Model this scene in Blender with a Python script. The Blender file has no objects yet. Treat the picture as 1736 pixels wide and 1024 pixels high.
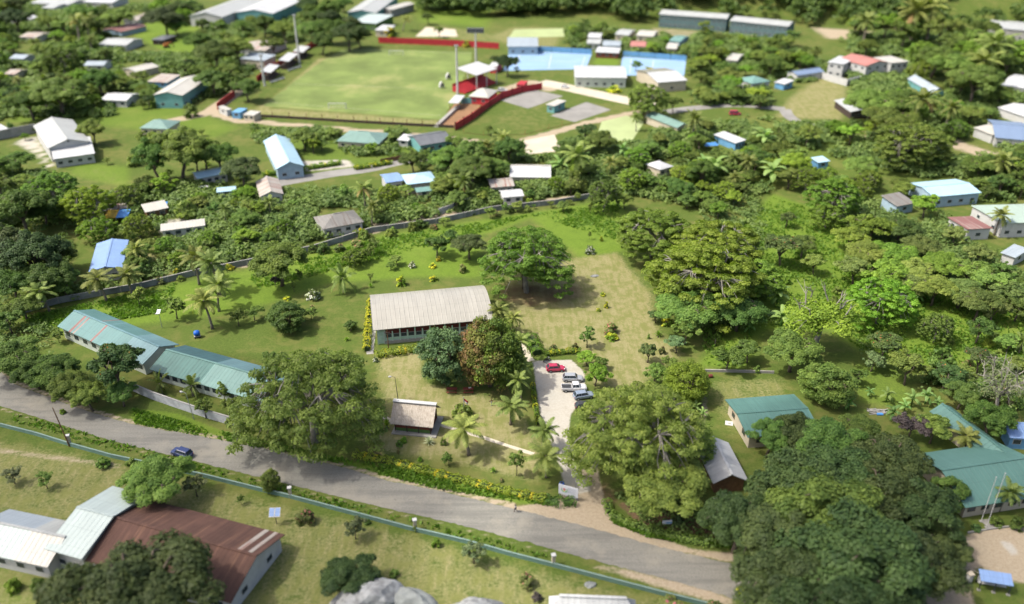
import bpy, bmesh, math, random
import numpy as np
from mathutils import Vector, Matrix
S = bpy.context.scene
COL = S.collection
R = math.radians
# ------------------------------------------------------------------ camera, sky, sun, exposure
F_PX, W_PX, H_PX = 1450.0, 1736.0, 1024.0        # photo pixels
PITCH, CAM_H = R(28.7), 101.5
cd = bpy.data.cameras.new('camera'); cam = bpy.data.objects.new('camera', cd); COL.objects.link(cam)
cd.sensor_width = 36.0; cd.lens = 36.0*F_PX/W_PX; cd.clip_start = 1; cd.clip_end = 9000
cam.location = (0, 0, CAM_H); cam.rotation_euler = (R(90)-PITCH, 0, 0)
cd.dof.use_dof = True; cd.dof.focus_distance = 183.0; cd.dof.aperture_fstop = cd.lens/1000.0/1.15
S.camera = cam
SUN_EL = R(56); SHADOW = Vector((0.985, 0.17, 0)).normalized()   # ground direction shadows fall in
sl = bpy.data.lights.new('sun', 'SUN'); sun = bpy.data.objects.new('sun', sl); COL.objects.link(sun)
sl.energy = 3.1; sl.angle = R(0.55); sl.color = (1.0, 0.96, 0.88)
sd = Vector((SHADOW.x*math.cos(SUN_EL), SHADOW.y*math.cos(SUN_EL), -math.sin(SUN_EL)))
sun.rotation_euler = sd.to_track_quat('-Z', 'Y').to_euler(); sun.location = (-200, 100, 400)
wd = bpy.data.worlds.new('World'); S.world = wd; wd.use_nodes = True
nt = wd.node_tree; nt.nodes.clear()
sk = nt.nodes.new('ShaderNodeTexSky'); sk.sky_type = 'NISHITA'; sk.sun_disc = False
sk.sun_elevation = SUN_EL; sk.sun_rotation = math.atan2(-SHADOW.x, -SHADOW.y)
sk.dust_density = 5.0; sk.ozone_density = 0.5; sk.air_density = 0.8
bg = nt.nodes.new('ShaderNodeBackground'); bg.inputs['Strength'].default_value = 0.15
wo = nt.nodes.new('ShaderNodeOutputWorld')
nt.links.new(sk.outputs[0], bg.inputs[0]); nt.links.new(bg.outputs[0], wo.inputs[0])
S.view_settings.view_transform = 'Standard'; S.view_settings.look = 'None'
S.view_settings.exposure = 0.95; S.view_settings.gamma = 1.0
S.render.engine = 'CYCLES'
S.cycles.max_bounces = 7; S.cycles.diffuse_bounces = 4; S.cycles.volume_bounces = 0; S.cycles.glossy_bounces = 2
S.cycles.transmission_bounces = 5; S.cycles.transparent_max_bounces = 6
S.cycles.use_denoising = True
# ------------------------------------------------------------------ photo pixel <-> ground
CP, SP = math.cos(PITCH), math.sin(PITCH)
def G(px, py, z=0.0):
    u, v = (px-868.0)/F_PX, (py-512.0)/F_PX
    d = Vector((u, CP - v*SP, -SP - v*CP))
    t = (z-CAM_H)/d.z
    return Vector((d.x*t, d.y*t, z))
def proj(p):
    x, y, z = p[0], p[1], p[2]-CAM_H
    dep = y*CP - z*SP; up = y*SP + z*CP
    return 868+F_PX*x/dep, 512-F_PX*up/dep, dep
# ------------------------------------------------------------------ materials
MATS = {}
def nn(nt, t, **kw):
    n = nt.nodes.new(t)
    for k, v in kw.items():
        if k in n.inputs: n.inputs[k].default_value = v
        else: setattr(n, k, v)
    return n
def newmat(name):
    m = bpy.data.materials.new(name); m.use_nodes = True; m.node_tree.nodes.clear(); MATS[name] = m
    return m, m.node_tree
def c4(c): return (c[0], c[1], c[2], 1.0)
def mixc(nt, fac, a, b, blend='MIX'):
    n = nt.nodes.new('ShaderNodeMix'); n.data_type = 'RGBA'; n.blend_type = blend
    for i, v in ((0, fac), (6, a), (7, b)):
        if hasattr(v, 'is_linked') or hasattr(v, 'links'): nt.links.new(v, n.inputs[i])
        else: n.inputs[i].default_value = v if i == 0 else (c4(v) if len(v) == 3 else v)
    return n.outputs[2]
def mth(nt, op, a, b=0.0, clamp=False):
    n = nt.nodes.new('ShaderNodeMath'); n.operation = op; n.use_clamp = clamp
    for i, v in ((0, a), (1, b)):
        if hasattr(v, 'links'): nt.links.new(v, n.inputs[i])
        else: n.inputs[i].default_value = v
    return n.outputs[0]
def mrange(nt, v, a, b, c=0.0, d=1.0):
    n = nt.nodes.new('ShaderNodeMapRange'); n.interpolation_type = 'SMOOTHSTEP'
    nt.links.new(v, n.inputs[0])
    for i, x in enumerate((a, b, c, d)): n.inputs[i+1].default_value = x
    return n.outputs[0]
def noise(nt, co, scale, detail=4.0, rough=0.6):
    n = nt.nodes.new('ShaderNodeTexNoise'); n.inputs['Scale'].default_value = scale
    n.inputs['Detail'].default_value = detail; n.inputs['Roughness'].default_value = rough
    nt.links.new(co, n.inputs['Vector']); return n.outputs[0]
def finish(nt, color, rough=0.8, bump=None, bstr=0.3, metallic=0.0, spec=0.3):
    p = nt.nodes.new('ShaderNodeBsdfPrincipled'); o = nt.nodes.new('ShaderNodeOutputMaterial')
    if hasattr(color, 'links'): nt.links.new(color, p.inputs['Base Color'])
    else: p.inputs['Base Color'].default_value = c4(color)
    if hasattr(rough, 'links'): nt.links.new(rough, p.inputs['Roughness'])
    else: p.inputs['Roughness'].default_value = rough
    p.inputs['Metallic'].default_value = metallic; p.inputs['Specular IOR Level'].default_value = spec
    if bump is not None:
        b = nt.nodes.new('ShaderNodeBump'); b.inputs['Strength'].default_value = bstr; b.inputs['Distance'].default_value = 0.1
        nt.links.new(bump, b.inputs['Height']); nt.links.new(b.outputs[0], p.inputs['Normal'])
    nt.links.new(p.outputs[0], o.inputs[0]); return p
def objco(nt):
    return nt.nodes.new('ShaderNodeTexCoord').outputs['Object']
ALB = 0.66      # the whole place is a little darker than fresh paint charts
def plain(name, rgb, rough=0.7, var=0.25, scale=0.6, metallic=0.0, spec=0.3, dirt=None):
    rgb = [c*ALB for c in rgb]; dirt = dirt and ([c*ALB for c in dirt[0]], dirt[1])
    m, nt = newmat(name); co = objco(nt)
    n = noise(nt, co, scale, 5, 0.65)
    dk = [c*(1-var) for c in rgb]; lt = [min(1, c*(1+var*0.6)) for c in rgb]
    col = mixc(nt, mrange(nt, n, 0.3, 0.7), dk, lt)
    if dirt:
        n2 = noise(nt, co, scale*0.5, 6, 0.7)
        col = mixc(nt, mrange(nt, n2, 0.52, 0.7, 0, dirt[1]), col, dirt[0])
    finish(nt, col, rough, n, 0.15, metallic, spec); return m
ROOFARGS = {}
def roofing(name, rgb, *a, **k):
    ROOFARGS[name] = (rgb, a, k); return roofing_(name, rgb, *a, **k)
def rmat(key, ridge):
    m = M[key]
    if ridge == 'x' or m.name not in ROOFARGS: return m
    t = m.name+'_turned'
    if t not in MATS: rgb, a, k = ROOFARGS[m.name]; roofing_(t, rgb, *a, axis=1, **k)
    return MATS[t]
def roofing_(name, rgb, rust=None, rough=0.45, pitch=0.9, var=0.12, axis=0, streak=0.25):
    """ribbed metal sheets; ribs run down the slope, streaks follow them"""
    rgb = [c*ALB for c in rgb]; rust = rust and ([c*ALB for c in rust[0]], rust[1], rust[2])
    m, nt = newmat(name); co = objco(nt)
    sep = nt.nodes.new('ShaderNodeSeparateXYZ'); nt.links.new(co, sep.inputs[0])
    a = sep.outputs[axis]
    fr = mth(nt, 'FRACT', mth(nt, 'DIVIDE', a, pitch))
    rib = mrange(nt, mth(nt, 'ABSOLUTE', mth(nt, 'SUBTRACT', fr, 0.5)), 0.40, 0.5)
    b2 = mth(nt, 'FRACT', mth(nt, 'DIVIDE', sep.outputs[1-axis], 3.1))
    lap = mrange(nt, mth(nt, 'ABSOLUTE', mth(nt, 'SUBTRACT', b2, 0.5)), 0.47, 0.5)
    st = nt.nodes.new('ShaderNodeMapping'); st.inputs['Scale'].default_value = (1.3, 0.09, 0.09) if axis == 0 else (0.09, 1.3, 0.09)
    nt.links.new(co, st.inputs[0])
    n = noise(nt, st.outputs[0], 1.0, 5, 0.65); n2 = noise(nt, co, 0.35, 5, 0.6)
    sheet = nt.nodes.new('ShaderNodeTexWhiteNoise'); sheet.noise_dimensions = '1D'
    nt.links.new(mth(nt, 'FLOOR', mth(nt, 'DIVIDE', a, pitch*2)), sheet.inputs['W'])
    v = mth(nt, 'ADD', mth(nt, 'MULTIPLY', n, 0.6), mth(nt, 'MULTIPLY', n2, 0.4))
    dk = [c*(1-streak) for c in rgb]; lt = [min(0.9, c*(1+streak*0.5)) for c in rgb]
    col = mixc(nt, mrange(nt, v, 0.3, 0.7), dk, lt)
    col = mixc(nt, mth(nt, 'MULTIPLY', sheet.outputs[0], var), col, [c*0.6 for c in rgb])
    if rust: col = mixc(nt, mrange(nt, n, rust[1], rust[1]+0.14, 0, rust[2]), col, rust[0])
    col = mixc(nt, mth(nt, 'MULTIPLY', rib, 0.22), col, [c*0.45 for c in rgb])
    col = mixc(nt, mth(nt, 'MULTIPLY', lap, 0.25), col, [c*0.4 for c in rgb])
    finish(nt, col, rough, rib, 0.5, 0.0, 0.4); return m
def leafmat(name, dark, light, flush=None, flower=None, trans=0.35):
    dark = (dark[0]*1.16, dark[1]*1.12, dark[2]*0.92); light = (light[0]*1.10, light[1]*1.06, light[2]*0.88)
    m, nt = newmat(name)
    at = nt.nodes.new('ShaderNodeAttribute'); at.attribute_name = 'tint'
    sep = nt.nodes.new('ShaderNodeSeparateColor'); nt.links.new(at.outputs['Color'], sep.inputs[0])
    oi = nt.nodes.new('ShaderNodeObjectInfo')
    col = mixc(nt, sep.outputs[0], dark, light)
    if flush: col = mixc(nt, sep.outputs[1], col, flush)
    if flower: col = mixc(nt, sep.outputs[2], col, flower)
    h = nt.nodes.new('ShaderNodeHueSaturation'); nt.links.new(col, h.inputs['Color'])
    nt.links.new(mrange(nt, oi.outputs['Random'], 0, 1, 0.490, 0.528), h.inputs['Hue'])
    rv = nt.nodes.new('ShaderNodeTexWhiteNoise'); rv.noise_dimensions = '1D'; nt.links.new(oi.outputs['Random'], rv.inputs['W'])
    nt.links.new(mrange(nt, rv.outputs[0], 0, 1, 0.78, 1.22), h.inputs['Value'])
    h.inputs['Saturation'].default_value = 1.0
    d = nt.nodes.new('ShaderNodeBsdfPrincipled'); d.inputs['Roughness'].default_value = 0.6; d.inputs['Specular IOR Level'].default_value = 0.25
    t = nt.nodes.new('ShaderNodeBsdfTranslucent')
    nt.links.new(h.outputs[0], d.inputs['Base Color'])
    tc = mixc(nt, 1.0, h.outputs[0], (1.05, 1.25, 0.55), 'MULTIPLY'); nt.links.new(tc, t.inputs[0])
    mx = nt.nodes.new('ShaderNodeMixShader'); mx.inputs[0].default_value = trans
    nt.links.new(d.outputs[0], mx.inputs[1]); nt.links.new(t.outputs[0], mx.inputs[2])
    o = nt.nodes.new('ShaderNodeOutputMaterial'); nt.links.new(mx.outputs[0], o.inputs[0])
    return m
def glass(name='window_glass', rgb=(0.03, 0.04, 0.05)):
    m, nt = newmat(name); finish(nt, rgb, 0.12, None, 0, 0.0, 0.5); return m
M = dict(
 white=plain('white_paint', (0.62, 0.62, 0.60), 0.6, 0.12, 0.8, dirt=((0.42, 0.40, 0.35), 0.5)),
 cream=plain('cream_paint', (0.62, 0.55, 0.42), 0.7, 0.12, 0.8, dirt=((0.36, 0.3, 0.22), 0.5)),
 mint=plain('mint_paint', (0.56, 0.76, 0.62), 0.65, 0.08, 0.7, dirt=((0.36, 0.42, 0.36), 0.5)),
 palegreen=plain('pale_green_wall', (0.58, 0.64, 0.56), 0.7, 0.12, 0.7, dirt=((0.34, 0.35, 0.30), 0.6)),
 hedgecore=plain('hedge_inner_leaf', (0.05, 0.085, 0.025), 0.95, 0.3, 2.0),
 darkteal=plain('dark_teal_wall', (0.12, 0.20, 0.21), 0.7, 0.2, 0.7),
 tealwall=plain('teal_wall', (0.17, 0.40, 0.39), 0.7, 0.15, 0.7),
 bluewall=plain('blue_wall', (0.16, 0.38, 0.62), 0.7, 0.15, 0.7),
 skywall=plain('pale_blue_wall', (0.40, 0.54, 0.64), 0.7, 0.12, 0.7),
 greywall=plain('grey_block', (0.42, 0.41, 0.38), 0.85, 0.22, 0.5, dirt=((0.22, 0.22, 0.19), 0.8)),
 fibro=plain('weathered_blockwork', (0.27, 0.29, 0.28), 0.9, 0.35, 0.3, dirt=((0.10, 0.11, 0.09), 0.9)),
 oldwhite=plain('weathered_whitewash', (0.58, 0.60, 0.62), 0.85, 0.3, 0.5, dirt=((0.22, 0.24, 0.24), 0.8)),
 greenwall=plain('green_painted_wall', (0.16, 0.28, 0.23), 0.7, 0.15, 0.7, dirt=((0.14, 0.2, 0.16), 0.5)),
 greencap=plain('pale_green_coping', (0.22, 0.32, 0.275), 0.7, 0.12, 0.9),
 red=plain('red_paint', (0.50, 0.035, 0.045), 0.6, 0.15, 0.4),
 maroon=plain('maroon_boards', (0.13, 0.022, 0.022), 0.75, 0.2, 2.0),
 redwood=plain('red_stained_boards', (0.20, 0.05, 0.035), 0.75, 0.25, 2.0),
 greenboard=plain('green_panels', (0.10, 0.20, 0.05), 0.75, 0.2, 2.0),
 timber=plain('brown_timber', (0.20, 0.11, 0.055), 0.8, 0.3, 1.5),
 darkwood=plain('dark_timber', (0.07, 0.05, 0.04), 0.85, 0.25, 1.5),
 concrete=plain('concrete', (0.40, 0.385, 0.35), 0.9, 0.2, 0.5, dirt=((0.26, 0.24, 0.20), 0.6)),
 metal=plain('galvanised_metal', (0.42, 0.44, 0.45), 0.45, 0.1, 1.0, metallic=0.4),
 darkmetal=plain('dark_metal', (0.05, 0.052, 0.055), 0.5, 0.15, 1.0),
 brass=plain('brass', (0.5, 0.36, 0.12), 0.35, 0.1, 1.0, metallic=0.7),
 black=plain('black_rubber', (0.018, 0.018, 0.019), 0.8, 0.2, 1.0),
 bark=plain('bark', (0.17, 0.135, 0.10), 0.95, 0.35, 1.2),
 palebark=plain('pale_bark', (0.31, 0.29, 0.245), 0.95, 0.3, 1.0),
 palmbark=plain('palm_bark', (0.25, 0.215, 0.17), 0.95, 0.3, 2.0),
 glass=glass(),
 blueplastic=plain('blue_plastic', (0.02, 0.14, 0.62), 0.35, 0.08, 1.0),
 bluetarp=plain('blue_tarpaulin', (0.10, 0.32, 0.72), 0.5, 0.2, 0.8),
 yellow=plain('yellow_paint', (0.72, 0.46, 0.05), 0.5, 0.12, 1.0),
 orange=plain('orange_paint', (0.62, 0.22, 0.05), 0.5, 0.12, 1.0),
 tarmac=plain('worn_tarmac', (0.30, 0.29, 0.265), 0.92, 0.18, 0.15),
 bluecourt=plain('blue_court', (0.29, 0.45, 0.66), 0.8, 0.08, 0.08),
 court=plain('green_court', (0.40, 0.47, 0.22), 0.85, 0.12, 0.08),
 sand=plain('pale_paving', (0.60, 0.54, 0.42), 0.9, 0.12, 0.12),
 brown=plain('brown_earth', (0.30, 0.17, 0.085), 0.95, 0.15, 0.2),
 sign=plain('sign_white', (0.74, 0.75, 0.78), 0.5, 0.04, 1.0),
 signgreen=plain('sign_green', (0.16, 0.42, 0.12), 0.5, 0.05, 1.0),
 signred=plain('sign_pink', (0.60, 0.26, 0.24), 0.5, 0.05, 1.0),
 signgrey=plain('sign_grey', (0.42, 0.44, 0.50), 0.5, 0.05, 1.0),
 solar=plain('solar_cells', (0.05, 0.10, 0.30), 0.2, 0.1, 3.0, spec=0.6),
 skin=plain('skin', (0.16, 0.085, 0.055), 0.6, 0.05, 3.0),
 cloth1=plain('pale_cloth', (0.60, 0.58, 0.58), 0.9, 0.1, 4.0), cloth2=plain('navy_cloth', (0.04, 0.05, 0.09), 0.9, 0.1, 4.0),
 hair=plain('hair', (0.012, 0.01, 0.009), 0.7, 0.05, 3.0),
 lightred=plain('tail_lens', (0.45, 0.03, 0.03), 0.25, 0.05, 1.0), lens=plain('clear_lens', (0.7, 0.7, 0.68), 0.15, 0.05, 1.0),
 carred=plain('red_car_paint', (0.52, 0.035, 0.085), 0.22, 0.03, 1.0, spec=0.6),
 carsilver=plain('silver_car_paint', (0.50, 0.52, 0.54), 0.25, 0.03, 1.0, metallic=0.3, spec=0.6),
 carwhite=plain('white_car_paint', (0.74, 0.74, 0.73), 0.25, 0.03, 1.0, spec=0.6),
 carblue=plain('grey_blue_car_paint', (0.36, 0.43, 0.52), 0.25, 0.03, 1.0, metallic=0.3, spec=0.6),
 carnavy=plain('navy_car_paint', (0.035, 0.055, 0.16), 0.22, 0.03, 1.0, spec=0.6),
 rock=plain('pale_rock', (0.34, 0.35, 0.345), 0.9, 0.5, 0.7, dirt=((0.10, 0.105, 0.095), 0.9)),
 # roofs
 r_teal=roofing('teal_roofing', (0.120, 0.255, 0.243), ((0.22, 0.13, 0.11), 0.68, 0.4), streak=0.13),
 r_tealgreen=roofing('green_roofing', (0.090, 0.225, 0.190)),
 r_tealdark=roofing('dark_teal_roofing', (0.075, 0.170, 0.185)),
 r_tealpale=roofing('faded_teal_roofing', (0.195, 0.355, 0.31), streak=0.14),
 r_bluepale=roofing('faded_blue_roofing', (0.175, 0.315, 0.335), streak=0.14),
 r_emerald=roofing('emerald_roofing', (0.105, 0.225, 0.190), streak=0.12),
 r_hall=roofing('grey_cream_roofing', (0.44, 0.42, 0.36), pitch=1.05, streak=0.13),
 r_white=roofing('white_roofing', (0.62, 0.63, 0.62), ((0.42, 0.38, 0.33), 0.66, 0.5), streak=0.14),
 r_grey=roofing('pale_grey_roofing', (0.49, 0.505, 0.48), ((0.34, 0.28, 0.23), 0.64, 0.5), streak=0.13),
 r_mintwhite=roofing('pale_mint_roofing', (0.50, 0.585, 0.55), streak=0.10),
 r_coolgrey=roofing('cool_grey_roofing', (0.40, 0.46, 0.50), streak=0.12),
 r_creamy=roofing('cream_roofing', (0.58, 0.56, 0.49), streak=0.1),
 r_rust=roofing('rusted_roofing', (0.140, 0.070, 0.050), ((0.25, 0.135, 0.08), 0.55, 0.6), 0.9, 0.75, 0.25, streak=0.35),
 r_rustmix=roofing('half_rusted_roofing', (0.50, 0.46, 0.40), ((0.28, 0.12, 0.09), 0.50, 0.85), 0.7),
 r_oldgrey=roofing('old_grey_roofing', (0.26, 0.25, 0.23), ((0.14, 0.11, 0.09), 0.5, 0.7), 0.85),
 r_dark=roofing('dark_grey_roofing', (0.17, 0.18, 0.19)),
 r_blue=roofing('blue_roofing', (0.26, 0.40, 0.68), streak=0.12),
 r_skyblue=roofing('sky_blue_roofing', (0.46, 0.68, 0.80), streak=0.08),
 r_slate=roofing('slate_blue_roofing', (0.22, 0.30, 0.44), streak=0.1),
 r_red=roofing('pink_red_roofing', (0.52, 0.22, 0.18), streak=0.12),
 r_redrust=roofing('dull_red_roofing', (0.29, 0.135, 0.12), ((0.40, 0.35, 0.30), 0.52, 0.75), 0.7),
 r_sage=roofing('sage_roofing', (0.44, 0.55, 0.46), streak=0.1),
 r_greenhip=roofing('grey_green_roofing', (0.21, 0.34, 0.29), streak=0.12),
 r_olive=roofing('olive_roofing', (0.30, 0.29, 0.20), streak=0.15),
)
def thatchmat():
    m, nt = newmat('thatch'); co = objco(nt)
    st = nt.nodes.new('ShaderNodeMapping'); st.inputs['Scale'].default_value = (9, 1.6, 1.6); nt.links.new(co, st.inputs[0])
    n = noise(nt, st.outputs[0], 1.0, 5, 0.7); n2 = noise(nt, co, 1.6, 4, 0.6)
    v = mth(nt, 'ADD', mth(nt, 'MULTIPLY', n, 0.7), mth(nt, 'MULTIPLY', n2, 0.3))
    col = mixc(nt, mrange(nt, v, 0.34, 0.66), (0.22, 0.185, 0.145), (0.45, 0.40, 0.335))
    finish(nt, col, 0.95, n, 0.8); return m
M['thatch'] = thatchmat()
L = dict(
 rain=leafmat('rain_tree_leaf', (0.112, 0.178, 0.030), (0.235, 0.322, 0.055), trans=0.4),
 olive=leafmat('olive_leaf', (0.108, 0.160, 0.038), (0.220, 0.282, 0.070), trans=0.38),
 scrub=leafmat('scrub_leaf', (0.080, 0.122, 0.036), (0.175, 0.225, 0.068), trans=0.35),
 mid=leafmat('mid_green_leaf', (0.084, 0.134, 0.032), (0.190, 0.255, 0.060), trans=0.38),
 bright=leafmat('bright_leaf', (0.115, 0.190, 0.024), (0.235, 0.330, 0.044), trans=0.4),
 dark=leafmat('dark_leaf', (0.052, 0.094, 0.022), (0.130, 0.192, 0.044), trans=0.32),
 deep=leafmat('deep_leaf', (0.034, 0.058, 0.021), (0.084, 0.120, 0.040), trans=0.3),
 bluish=leafmat('bluish_leaf', (0.064, 0.112, 0.052), (0.165, 0.240, 0.110), trans=0.28),
 mango=leafmat('mango_leaf', (0.058, 0.118, 0.020), (0.165, 0.260, 0.036), flush=(0.270, 0.150, 0.066), trans=0.3),
 tulip=leafmat('tulip_tree_leaf', (0.040, 0.072, 0.024), (0.100, 0.150, 0.046), flower=(0.42, 0.13, 0.05), trans=0.3),
 grey=leafmat('grey_leaf', (0.085, 0.110, 0.055), (0.165, 0.190, 0.100), trans=0.3),
 purple=leafmat('purple_leaf', (0.034, 0.029, 0.034), (0.092, 0.078, 0.086), trans=0.2),
 palm=leafmat('palm_leaf', (0.085, 0.118, 0.028), (0.230, 0.262, 0.078), flush=(0.30, 0.20, 0.08), trans=0.3),
 banana=leafmat('banana_leaf', (0.110, 0.190, 0.055), (0.250, 0.350, 0.130), trans=0.4),
 croton=leafmat('croton_leaf', (0.110, 0.165, 0.020), (0.220, 0.290, 0.036), flush=(0.56, 0.46, 0.025), trans=0.3),
 flowerpink=leafmat('pink_shrub_leaf', (0.085, 0.120, 0.035), (0.175, 0.200, 0.070), flower=(0.42, 0.13, 0.13), trans=0.3),
 flowerwhite=leafmat('white_shrub_leaf', (0.10, 0.14, 0.05), (0.20, 0.25, 0.10), flower=(0.70, 0.70, 0.62), trans=0.3),
 agave=leafmat('agave_leaf', (0.24, 0.30, 0.20), (0.45, 0.50, 0.38), trans=0.15),
 grass=leafmat('tall_grass_blade', (0.068, 0.120, 0.016), (0.140, 0.205, 0.032), trans=0.4),
)
# ------------------------------------------------------------------ object helpers
def link(o, parent=None):
    COL.objects.link(o)
    if parent is not None: o.parent = parent
    return o
def tag(o, label=None, cat=None, group=None, kind=None):
    if label: o['label'] = label
    if cat: o['category'] = cat
    if group: o['group'] = group
    if kind: o['kind'] = kind
    return o
LAND = []      # landmarks (phrase, px, py)
CLEAR = []     # pixel rects crowns must not cover
FOOT = []      # world footprints (center, radius)
def empty(name, loc, rz=0.0, label=None, cat=None, group=None, lm=None):
    o = bpy.data.objects.new(name, None); link(o); o.location = loc; o.rotation_euler = (0, 0, rz)
    o.empty_display_size = 0.5
    tag(o, label, cat, group)
    if lm:
        x, y, _ = proj(loc); LAND.append((lm, x, y))
    return o
class MB:
    def __init__(s): s.v = []; s.f = []; s.mi = []
    def add(s, vs, fs, mi=0):
        n = len(s.v); s.v += [tuple(v) for v in vs]
        for f in fs: s.f.append(tuple(n+i for i in f)); s.mi.append(mi)
        return s
    def box(s, x0, x1, y0, y1, z0, z1, mi=0):
        return s.add([(x0,y0,z0),(x1,y0,z0),(x1,y1,z0),(x0,y1,z0),(x0,y0,z1),(x1,y0,z1),(x1,y1,z1),(x0,y1,z1)],
                     [(0,3,2,1),(4,5,6,7),(0,1,5,4),(1,2,6,5),(2,3,7,6),(3,0,4,7)], mi)
    def bar(s, a, b, w, h=None, mi=0):
        a, b = Vector(a), Vector(b); h = h or w; d = (b-a).normalized()
        up = Vector((0,0,1)) if abs(d.z) < 0.95 else Vector((1,0,0))
        r = d.cross(up).normalized()*w/2; u = r.normalized().cross(d)*h/2
        vs = [p+k for p in (a, b) for k in (-r-u, r-u, r+u, -r+u)]
        return s.add(vs, [(0,1,2,3),(7,6,5,4),(0,4,5,1),(1,5,6,2),(2,6,7,3),(3,7,4,0)], mi)
    def tube(s, pts, rad, n=8, mi=0, cap=True):
        pts = [Vector(p) for p in pts]; rings = []; base = len(s.v)
        for i, p in enumerate(pts):
            d = (pts[min(i+1, len(pts)-1)]-pts[max(i-1, 0)]).normalized()
            up = Vector((0,0,1)) if abs(d.z) < 0.9 else Vector((1,0,0))
            r = d.cross(up).normalized(); u = r.cross(d); k = rad[i] if hasattr(rad, '__len__') else rad
            for j in range(n):
                a = 2*math.pi*j/n; s.v.append(tuple(p+(r*math.cos(a)+u*math.sin(a))*k))
        for i in range(len(pts)-1):
            for j in range(n):
                a, b = base+i*n+j, base+i*n+(j+1) % n
                s.f.append((a, b, b+n, a+n)); s.mi.append(mi)
        if cap:
            s.f.append(tuple(base+j for j in range(n))[::-1]); s.mi.append(mi)
            s.f.append(tuple(base+(len(pts)-1)*n+j for j in range(n))); s.mi.append(mi)
        return s
    def poly_prism(s, prof, y0, y1, mi=0, inset=0.0):
        """side outline (x,z) extruded along y"""
        n = len(prof); vs = [(x, y0, z) for x, z in prof]+[(x, y1, z) for x, z in prof]
        fs = [tuple(range(n)), tuple(range(2*n-1, n-1, -1))]+[(i, i+n, (i+1) % n+n, (i+1) % n) for i in range(n)]
        return s.add(vs, fs, mi)
    def mesh(s, name, mats, smooth=False):
        me = bpy.data.meshes.new(name); me.from_pydata(s.v, [], s.f)
        for m in (mats if isinstance(mats, (list, tuple)) else [mats]): me.materials.append(m)
        me.polygons.foreach_set('material_index', s.mi)
        me.polygons.foreach_set('use_smooth', [smooth]*len(s.f))
        bm = bmesh.new(); bm.from_mesh(me); bmesh.ops.recalc_face_normals(bm, faces=bm.faces); bm.to_mesh(me); bm.free()
        me.update(); return me
    def build(s, name, mats, parent=None, smooth=False, bevel=0.0, loc=None):
        o = link(bpy.data.objects.new(name, s.mesh(name, mats, smooth)), parent)
        if loc is not None: o.location = loc
        if bevel:
            b = o.modifiers.new('bevel', 'BEVEL'); b.width = bevel; b.segments = 2; b.limit_method = 'ANGLE'
        return o
def bx(name, m, parent, x0, x1, y0, y1, z0, z1, bevel=0.0, loc=None):
    return MB().box(x0, x1, y0, y1, z0, z1).build(name, m, parent, bevel=bevel, loc=loc)
def solid(mb, verts, faces, t):
    """thick slab: faces = [(idx..., mat)] seen from above"""
    n = len(verts); vs = [Vector(v) for v in verts]; lo = [v-Vector((0, 0, t)) for v in vs]
    base = len(mb.v); mb.v += [tuple(v) for v in vs+lo]; edges = {}
    for f, mi in faces:
        mb.f.append(tuple(base+i for i in f)); mb.mi.append(mi)
        mb.f.append(tuple(base+n+i for i in reversed(f))); mb.mi.append(mi)
        for a, b in zip(f, f[1:]+f[:1]):
            k = (min(a, b), max(a, b)); edges.setdefault(k, []).append((a, b, mi))
    for k, l in edges.items():
        if len(l) == 1:
            a, b, mi = l[0]; mb.f.append((base+a, base+a+n, base+b+n, base+b)); mb.mi.append(mi)
def dup(root, loc, rz=None, scale=None, label=None, mats=None):
    r = root.copy(); COL.objects.link(r); r.location = loc
    if rz is not None: r.rotation_euler = (0, 0, rz)
    if scale is not None: r.scale = scale
    if label: r['label'] = label
    for ch in list(root.children):
        c = ch.copy(); COL.objects.link(c); c.parent = r
        for g in ch.children:
            d = g.copy(); COL.objects.link(d); d.parent = c
    return r
# ------------------------------------------------------------------ plants
def leaf_mesh(name, c, nrm, size, tint, mat, asp=1.5, seed=0):
    rg = np.random.default_rng(seed); n = len(c)
    nrm = nrm/np.maximum(np.linalg.norm(nrm, axis=1, keepdims=True), 1e-6)
    t = rg.normal(size=(n, 3)); t -= (t*nrm).sum(1, keepdims=True)*nrm
    t /= np.maximum(np.linalg.norm(t, axis=1, keepdims=True), 1e-6); b = np.cross(nrm, t)
    l = (size*asp*0.5)[:, None]; w = (size*0.5)[:, None]; k = (size*0.16)[:, None]
    v = np.stack([c-t*l-nrm*k, c+b*w-t*l*0.15, c+t*l-nrm*k, c-b*w-t*l*0.15], 1).reshape(-1, 3)
    tt = np.repeat(tint, 4, 0)
    me = bpy.data.meshes.new(name); me.vertices.add(4*n); me.loops.add(4*n); me.polygons.add(n)
    me.vertices.foreach_set('co', v.astype(np.float32).ravel())
    me.loops.foreach_set('vertex_index', np.arange(4*n, dtype=np.int32))
    me.polygons.foreach_set('loop_start', np.arange(0, 4*n, 4, dtype=np.int32))
    at = me.attributes.new('tint', 'FLOAT_COLOR', 'POINT')
    at.data.foreach_set('color', np.concatenate([tt, np.ones((4*n, 1))], 1).astype(np.float32).ravel())
    me.materials.append(mat); me.update(calc_edges=True); me.validate(); return me
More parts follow.
